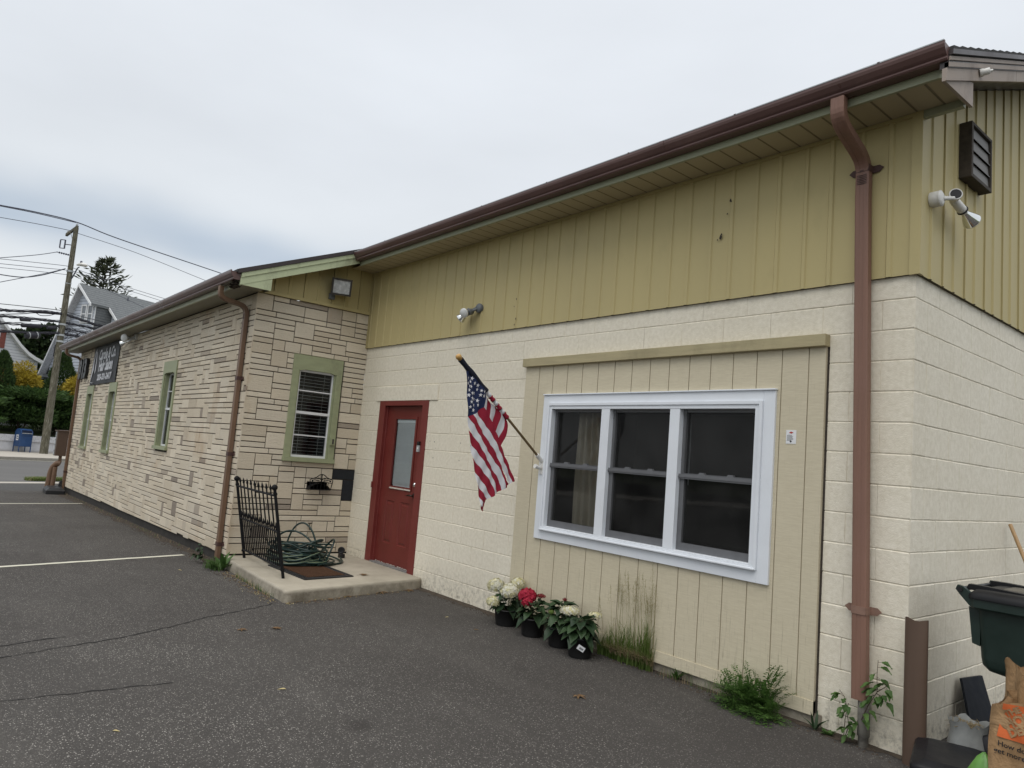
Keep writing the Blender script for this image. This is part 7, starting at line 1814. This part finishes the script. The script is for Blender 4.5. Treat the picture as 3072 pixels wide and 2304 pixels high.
clump_shrub("spreading_juniper", "dark shadowy juniper at the foot of the second golden shrub", "shrub", place(4.5, -1.0, .72), 1.0, 1.35, 8000, .18, 'juniper', 107, 'spread', G2)
clump_shrub("spreading_juniper", "low dark juniper at the left picture edge above the wall", "shrub", place(-.9, -1.4, .72), 1.5, 2.2, 9000, .20, 'juniper', 108, 'spread', G2)
def tree(name, label, base, h, rad, n, size, mat, seed, trunk_r=.25, kind='broad', crown0=.3):
    rnd = random.Random(seed); p = thing(name, label, "tree", base); base = Vector(base)
    m = MB(); m.tube([base+Vector((0, 0, h*i/8*.92)) + Vector((rnd.uniform(-.1, .1), rnd.uniform(-.1, .1), 0)) for i in range(9)], [trunk_r*(1-.88*i/8) for i in range(9)], 8)
    ends = []; nb = 46 if kind == 'spruce' else 30
    for i in range(nb):
        t = crown0+(1-crown0)*(i+.5)/nb; a = i*2.39996+rnd.uniform(-.4, .4); st = base+Vector((0, 0, h*t*.92))
        if kind == 'spruce': l = rad*(1-t)**.55*rnd.uniform(.6, 1.15)*1.5; e = st+Vector((math.cos(a)*l, math.sin(a)*l, l*rnd.uniform(.25, .6)))
        else: l = rad*math.sin(math.pi*min(.97, .25+.75*(t-crown0)/(1-crown0)))**.6*rnd.uniform(.6, 1.1); e = st+Vector((math.cos(a)*l, math.sin(a)*l, l*.45))
        md = st.lerp(e, .55)+Vector((0, 0, -.05*l)); m.tube([st, md, e], [trunk_r*.22, trunk_r*.13, .015], 5)
        for q in range(7): ends.append((st.lerp(e, rnd.uniform(.35, 1.08))+Vector((rnd.gauss(0, .16), rnd.gauss(0, .16), rnd.gauss(0, .10)))*l*.8, (e-st).normalized(), l))
    m.build("trunk", MT['bark'], p); m = MB()
    for i in range(n):
        c, dd, l = ends[rnd.randrange(len(ends))]; k = .30 if kind == 'spruce' else .42
        q = c+Vector((rnd.gauss(0, 1), rnd.gauss(0, 1), rnd.gauss(0, .5)))*l*k*.55
        d_ = (dd+Vector((rnd.gauss(0, .5), rnd.gauss(0, .5), rnd.gauss(0, .35)))).normalized(); s = d_.orthogonal().normalized() if rnd.random() < .5 else d_.cross(Vector((0, 0, 1))).normalized(); L = size*rnd.uniform(.6, 1.4); w = L*(.28 if kind == 'spruce' else .55)
        m.add([tuple(q), tuple(q+d_*L*.5+s*w*.5), tuple(q+d_*L), tuple(q+d_*L*.5-s*w*.5)], [(0, 1, 2, 3)])
    m.build("crown", MT[mat], p); return p
pt_ = Vector(PINE['top']); pb_ = Vector(PINE['base'])
tree("spruce_tree", "wind-swept spruce rising behind the grey house roof", (pb_.x+.2, pb_.y+.1, .5), pt_.z+.4, 3.1, 1500, .62, 'pine_leaf', 201, .32, 'spruce', .62)
for i, (k, dz, rad, n, lb_, nm) in enumerate((('a', 1.2, 3.0, 6500, "rounded green tree between the white house and the grey house, leftmost", 'leafy_tree'), ('b', .6, 2.6, 5200, "low green tree in the gap between the two houses", 'leafy_tree'), ('c', 1.8, 2.4, 3600, "sparse tree just left of the pole between the houses", 'leafy_tree'), ('e', .4, 2.0, 2400, "thin-leaved tree over the white house's falling eave", 'leafy_tree'))):
    q = Vector(TREES[k]); tree(nm, lb_, (q.x, q.y, .5), q.z+dz-.5, rad, n, .42, 'far_leaf', 210+i, .22, 'broad', .2)

# ------------------------------------------------------------------ houses
A1 = Vector(H1_APEX)
def h1(s_, nn, z): p = Vector((A1.x, A1.y, 0))+S*s_+N*nn; return (p.x, p.y, z)
hs1 = thing("grey_house", "pale blue-grey clapboard house with a steep grey shingle roof behind the utility pole", "house", h1(5, 0, .9))
zA = A1.z; kL = (zA-H1['leftE'][2])/(-H1['leftE'][1]); kR = 0.90; RL = 13.0
zr_ = lambda nn: zA-(kL*-nn if nn < 0 else kR*nn)
LE, RE, BR_ = -2.98, 4.4, 1.50                         # left eave, right eave, right corner of the gabled bay
fr = .42; bk_ = 1.55
m = MB()
m.poly([h1(fr, LE+.45, .9), h1(fr, BR_-.12, .9), h1(fr, BR_-.12, zr_(BR_-.12)-.2), h1(fr, 0, zA-.2), h1(fr, LE+.45, zr_(LE+.45)-.2)])
m.poly([h1(bk_, BR_-.12, .9), h1(bk_, RE-.4, .9), h1(bk_, RE-.4, zr_(RE-.4)-.2), h1(bk_, BR_-.12, zr_(BR_-.12)-.2)])
m.poly([h1(fr, LE+.45, .9), h1(fr, LE+.45, zr_(LE+.45)-.2), h1(RL, LE+.45, zr_(LE+.45)-.2), h1(RL, LE+.45, .9)]); m.poly([h1(bk_, RE-.4, .9), h1(RL, RE-.4, .9), h1(RL, RE-.4, zr_(RE-.4)-.2), h1(bk_, RE-.4, zr_(RE-.4)-.2)])
m.build("wall", MT['clap_grey'], hs1)
m = MB(); m.poly([h1(fr, BR_-.118, .9), h1(bk_, BR_-.118, .9), h1(bk_, BR_-.118, zr_(BR_)-.12), h1(fr, BR_-.118, zr_(BR_)-.12)]); m.build("bay_side", MT['grey_roof'], hs1)
m = MB()
m.extrude([h1(0, 0, zA), h1(0, BR_, zr_(BR_)), h1(0, BR_, zr_(BR_)-.14), h1(0, 0, zA-.18)], S*1.25)
m.extrude([h1(1.25, 0, zA), h1(1.25, RE, zr_(RE)), h1(1.25, RE, zr_(RE)-.14), h1(1.25, 0, zA-.18)], S*RL)
m.extrude([h1(0, 0, zA), h1(0, 0, zA-.18), h1(0, LE, zr_(LE)-.14), h1(0, LE, zr_(LE))], S*(RL+1.25))
m.build("roof", MT['grey_roof'], hs1)
m = MB()
for s0, a, b in ((-.05, 0, BR_), (-.05, 0, LE), (1.2, BR_-.1, RE)): m.extrude([h1(s0, a, zr_(a)-.02), h1(s0, b, zr_(b)-.02), h1(s0, b, zr_(b)-.20), h1(s0, a, zr_(a)-.22)], S*.05)
m.extrude([h1(fr-.02, BR_-.20, .9), h1(fr-.02, BR_-.10, .9), h1(fr-.02, BR_-.10, zr_(BR_)-.1), h1(fr-.02, BR_-.20, zr_(BR_)-.1)], S*.02)
m.build("rake_board", MT['vinyl'], hs1)
m = MB(); m.poly([h1(0, 0, zA-.21), h1(fr, 0, zA-.21), h1(fr, LE, zr_(LE)-.16), h1(0, LE, zr_(LE)-.16)]); m.poly([h1(0, 0, zA-.21), h1(0, BR_, zr_(BR_)-.16), h1(fr, BR_, zr_(BR_)-.16), h1(fr, 0, zA-.21)]); m.build("soffit", MT['stucco'], hs1)
T1 = lambda x, w, z: h1(fr-w, x, z)
for u0, u1 in ((-.02, .54), (.62, 1.18)):               # paired sash windows in the gable
    m = MB(T1); ring_frame(m, (u0, u1, 8.02, 9.24), (u0+.09, u1-.09, 8.12, 9.14), 0, .06); m.box(u0+.09, u1-.09, 0, .05, 8.60, 8.67); wdw = m.build("window", MT['vinyl'], hs1)
    m = MB(T1); m.quad((u0+.09, .02, 8.12), (u1-.09, .02, 8.12), (u1-.09, .02, 9.14), (u0+.09, .02, 9.14)); m.build("pane", MT['house_glass'], wdw)
m = MB(); c0 = h1(3.1, 0.5, zr_(.5)); m.tube([(c0[0], c0[1], zr_(.5)-1.6), (c0[0], c0[1], zr_(.5)+.25)], .035, 6); m.build("service_mast", MT['wire_grey'], hs1)
m = MB(); m.extrude([h1(-.1, LE-.2, 4.62), h1(-.1, LE+.75, 4.62), h1(-.1, LE+.75, 4.42), h1(-.1, LE-.2, 4.42)], S*.9); m.build("eave_return", MT['grey_roof'], hs1)
# white house with the sweeping eave: its gable faces the street
A2 = Vector(H2_0)
def h2(dep, al_, z): p = Vector((A2.x, A2.y, 0))+S*al_-N*dep; return (p.x, p.y, z)
hs2 = thing("white_house", "white clapboard house with a sweeping flared eave and red shutters at the left edge", "house", h2(3, -1, .9))
cv = [(-3.2, 10.4), (-1.5, 8.82), (0, 7.34), (.68, 6.66), (1.28, 6.04), (1.77, 5.64), (2.2, 5.42), (2.66, 5.25)]
m = MB(); m.poly([h2(0, a, z-.12) for a, z in cv[:-1]] + [h2(0, 2.5, 5.15), h2(0, 2.5, .9), h2(0, -8.5, .9), h2(0, -8.5, 5.2)])
m.poly([h2(0, 2.5, .9), h2(0, 2.5, 5.15), h2(9, 2.5, 5.15), h2(9, 2.5, .9)]); m.build("wall", MT['clap_white'], hs2)
m = MB(); m.loft([[h2(-.25, a, z) for a, z in cv], [h2(9, a, z) for a, z in cv]], 0, False, False); m.poly([h2(-.25, -3.2, 10.4), h2(9, -3.2, 10.4), h2(9, -8.8, 5.1), h2(-.25, -8.8, 5.1)]); m.build("roof", MT['grey_roof'], hs2)
m = MB()
m.loft([[h2(-.25, a, z+.01) for a, z in cv], [h2(-.25, a, z-.20) for a, z in cv], [h2(0, a, z-.20) for a, z in cv]], 0, False, False); m.build("rake_board", MT['vinyl'], hs2)
T2 = lambda x, w, z: h2(-w, x, z)
for (x0, x1, z0, z1, sx0, sx1) in ((-.62, .12, 5.63, 6.75, .16, .45), (-.55, .32, 3.35, 4.85, .40, .75)):
    m = MB(T2); ring_frame(m, (x0, x1, z0, z1), (x0+.08, x1-.08, z0+.09, z1-.09), 0, .06); m.box(x0+.08, x1-.08, 0, .05, (z0+z1)/2, (z0+z1)/2+.06); wd2 = m.build("window", MT['vinyl'], hs2)
    m = MB(T2); m.quad((x0+.08, .02, z0+.09), (x1-.08, .02, z0+.09), (x1-.08, .02, z1-.09), (x0+.08, .02, z1-.09)); m.build("pane", MT['house_glass'], wd2)
    m = MB(T2); m.box(sx0, sx1, 0, .05, z0+.03, z1-.05); m.build("shutter", MT['brick_red'], hs2)
# ------------------------------------------------------------------ at the wing's far corner
o = (-12.95, -1.74, .78)
uc = thing("meter_cabinet", "brown utility cabinet with a pale vented front at the far corner of the stone wing", "cabinet", o)
m = MB(); m.box(-13.15, -12.80, -1.90, -1.66, .72, 1.36); m.extrude([(-13.18, -1.93, 1.36), (-13.18, -1.64, 1.36), (-13.18, -1.64, 1.40), (-13.18, -1.93, 1.38)], (.40, 0, 0)); cb_ = m.build("box", MT['brown_post'], uc)
m = MB(); m.box(-13.155, -13.15, -1.89, -1.67, .74, 1.34); m.build("front", MT['cabinet_grey'], cb_)
m = MB(); m.quad((-13.14, -1.903, .74), (-12.98, -1.903, .74), (-12.98, -1.903, 1.34), (-13.14, -1.903, 1.34))
m.build("front_panel", MT['cabinet_grey'], cb_)
m = MB()
for z in (1.27, 1.22, 1.13, 1.0, .84):
    for x in (-13.11, -13.06, -13.02): m.quad((x, -1.905, z-.018), (x+.012, -1.905, z-.018), (x+.012, -1.905, z+.018), (x, -1.905, z+.018))
m.build("vent_slot", MT['ink'], cb_)
m = MB(); m.tube([(-12.90, -1.76, .73), (-12.90, -1.76, .56)], .04, 10); m.tube(arc_path([(-12.88, -1.74, .52), (-12.90, -1.80, .54), (-13.02, -1.90, .38), (-13.05, -1.93, -.25)], .2), .075, 12); m.tube([(-12.86, -1.84, .42), (-12.86, -1.85, -.25)], .052, 12)
m.tube([(-12.86, -1.84, .20), (-12.86, -1.84, .23)], .06, 12); m.build("conduit", MT['brown_pipe'], uc)
o = (-11.95, -1.95, gz(-11.95))
spl = thing("splash_block", "black plastic drain boot at the foot of the far downspout", "splash block", o)
m = MB(); z0 = gz(-11.9); m.loft([[(-12.45, -2.10, z0), (-11.72, -2.12, z0), (-11.68, -1.72, z0), (-12.45, -1.70, z0)], [(-12.45, -2.10, z0+.10), (-11.72, -2.12, z0+.10), (-11.68, -1.72, z0+.10), (-12.45, -1.70, z0+.10)], [(-12.40, -2.04, z0+.17), (-11.82, -2.05, z0+.15), (-11.80, -1.77, z0+.15), (-12.40, -1.74, z0+.17)]], 0, False, True, True)
m.build("boot", MT['black_plastic'], spl, bevel=.015)
m = MB(); m.loft([[(-12.44, -1.80, z0+.16), (-12.32, -1.80, z0+.16), (-12.32, -1.68, z0+.16), (-12.44, -1.68, z0+.16)], [(-12.42, -1.76, z0+.30), (-12.34, -1.76, z0+.30), (-12.34, -1.68, z0+.30), (-12.42, -1.68, z0+.30)]], 0, False, True, True); m.build("collar", MT['black_plastic'], spl)
rg2 = random.Random(301); ga_, gb_ = Vector(G['grassA']), Vector(G['grassB'])
m = MB()
for i in range(2600):
    t = rg2.random()*1.6; p = ga_+(gb_-ga_)*t + N*rg2.uniform(-.42, -.02) + S*rg2.uniform(-.1, .1); blade(m, p.x, p.y, -.305, rg2.uniform(0, 6.28), rg2.uniform(.05, .17), .014, rg2.uniform(.2, .9), 0 if rg2.random() < .8 else 1)
tag(m.build("roadside_grass", [MT['grass'], MT['grass_dry']]), kind='stuff')
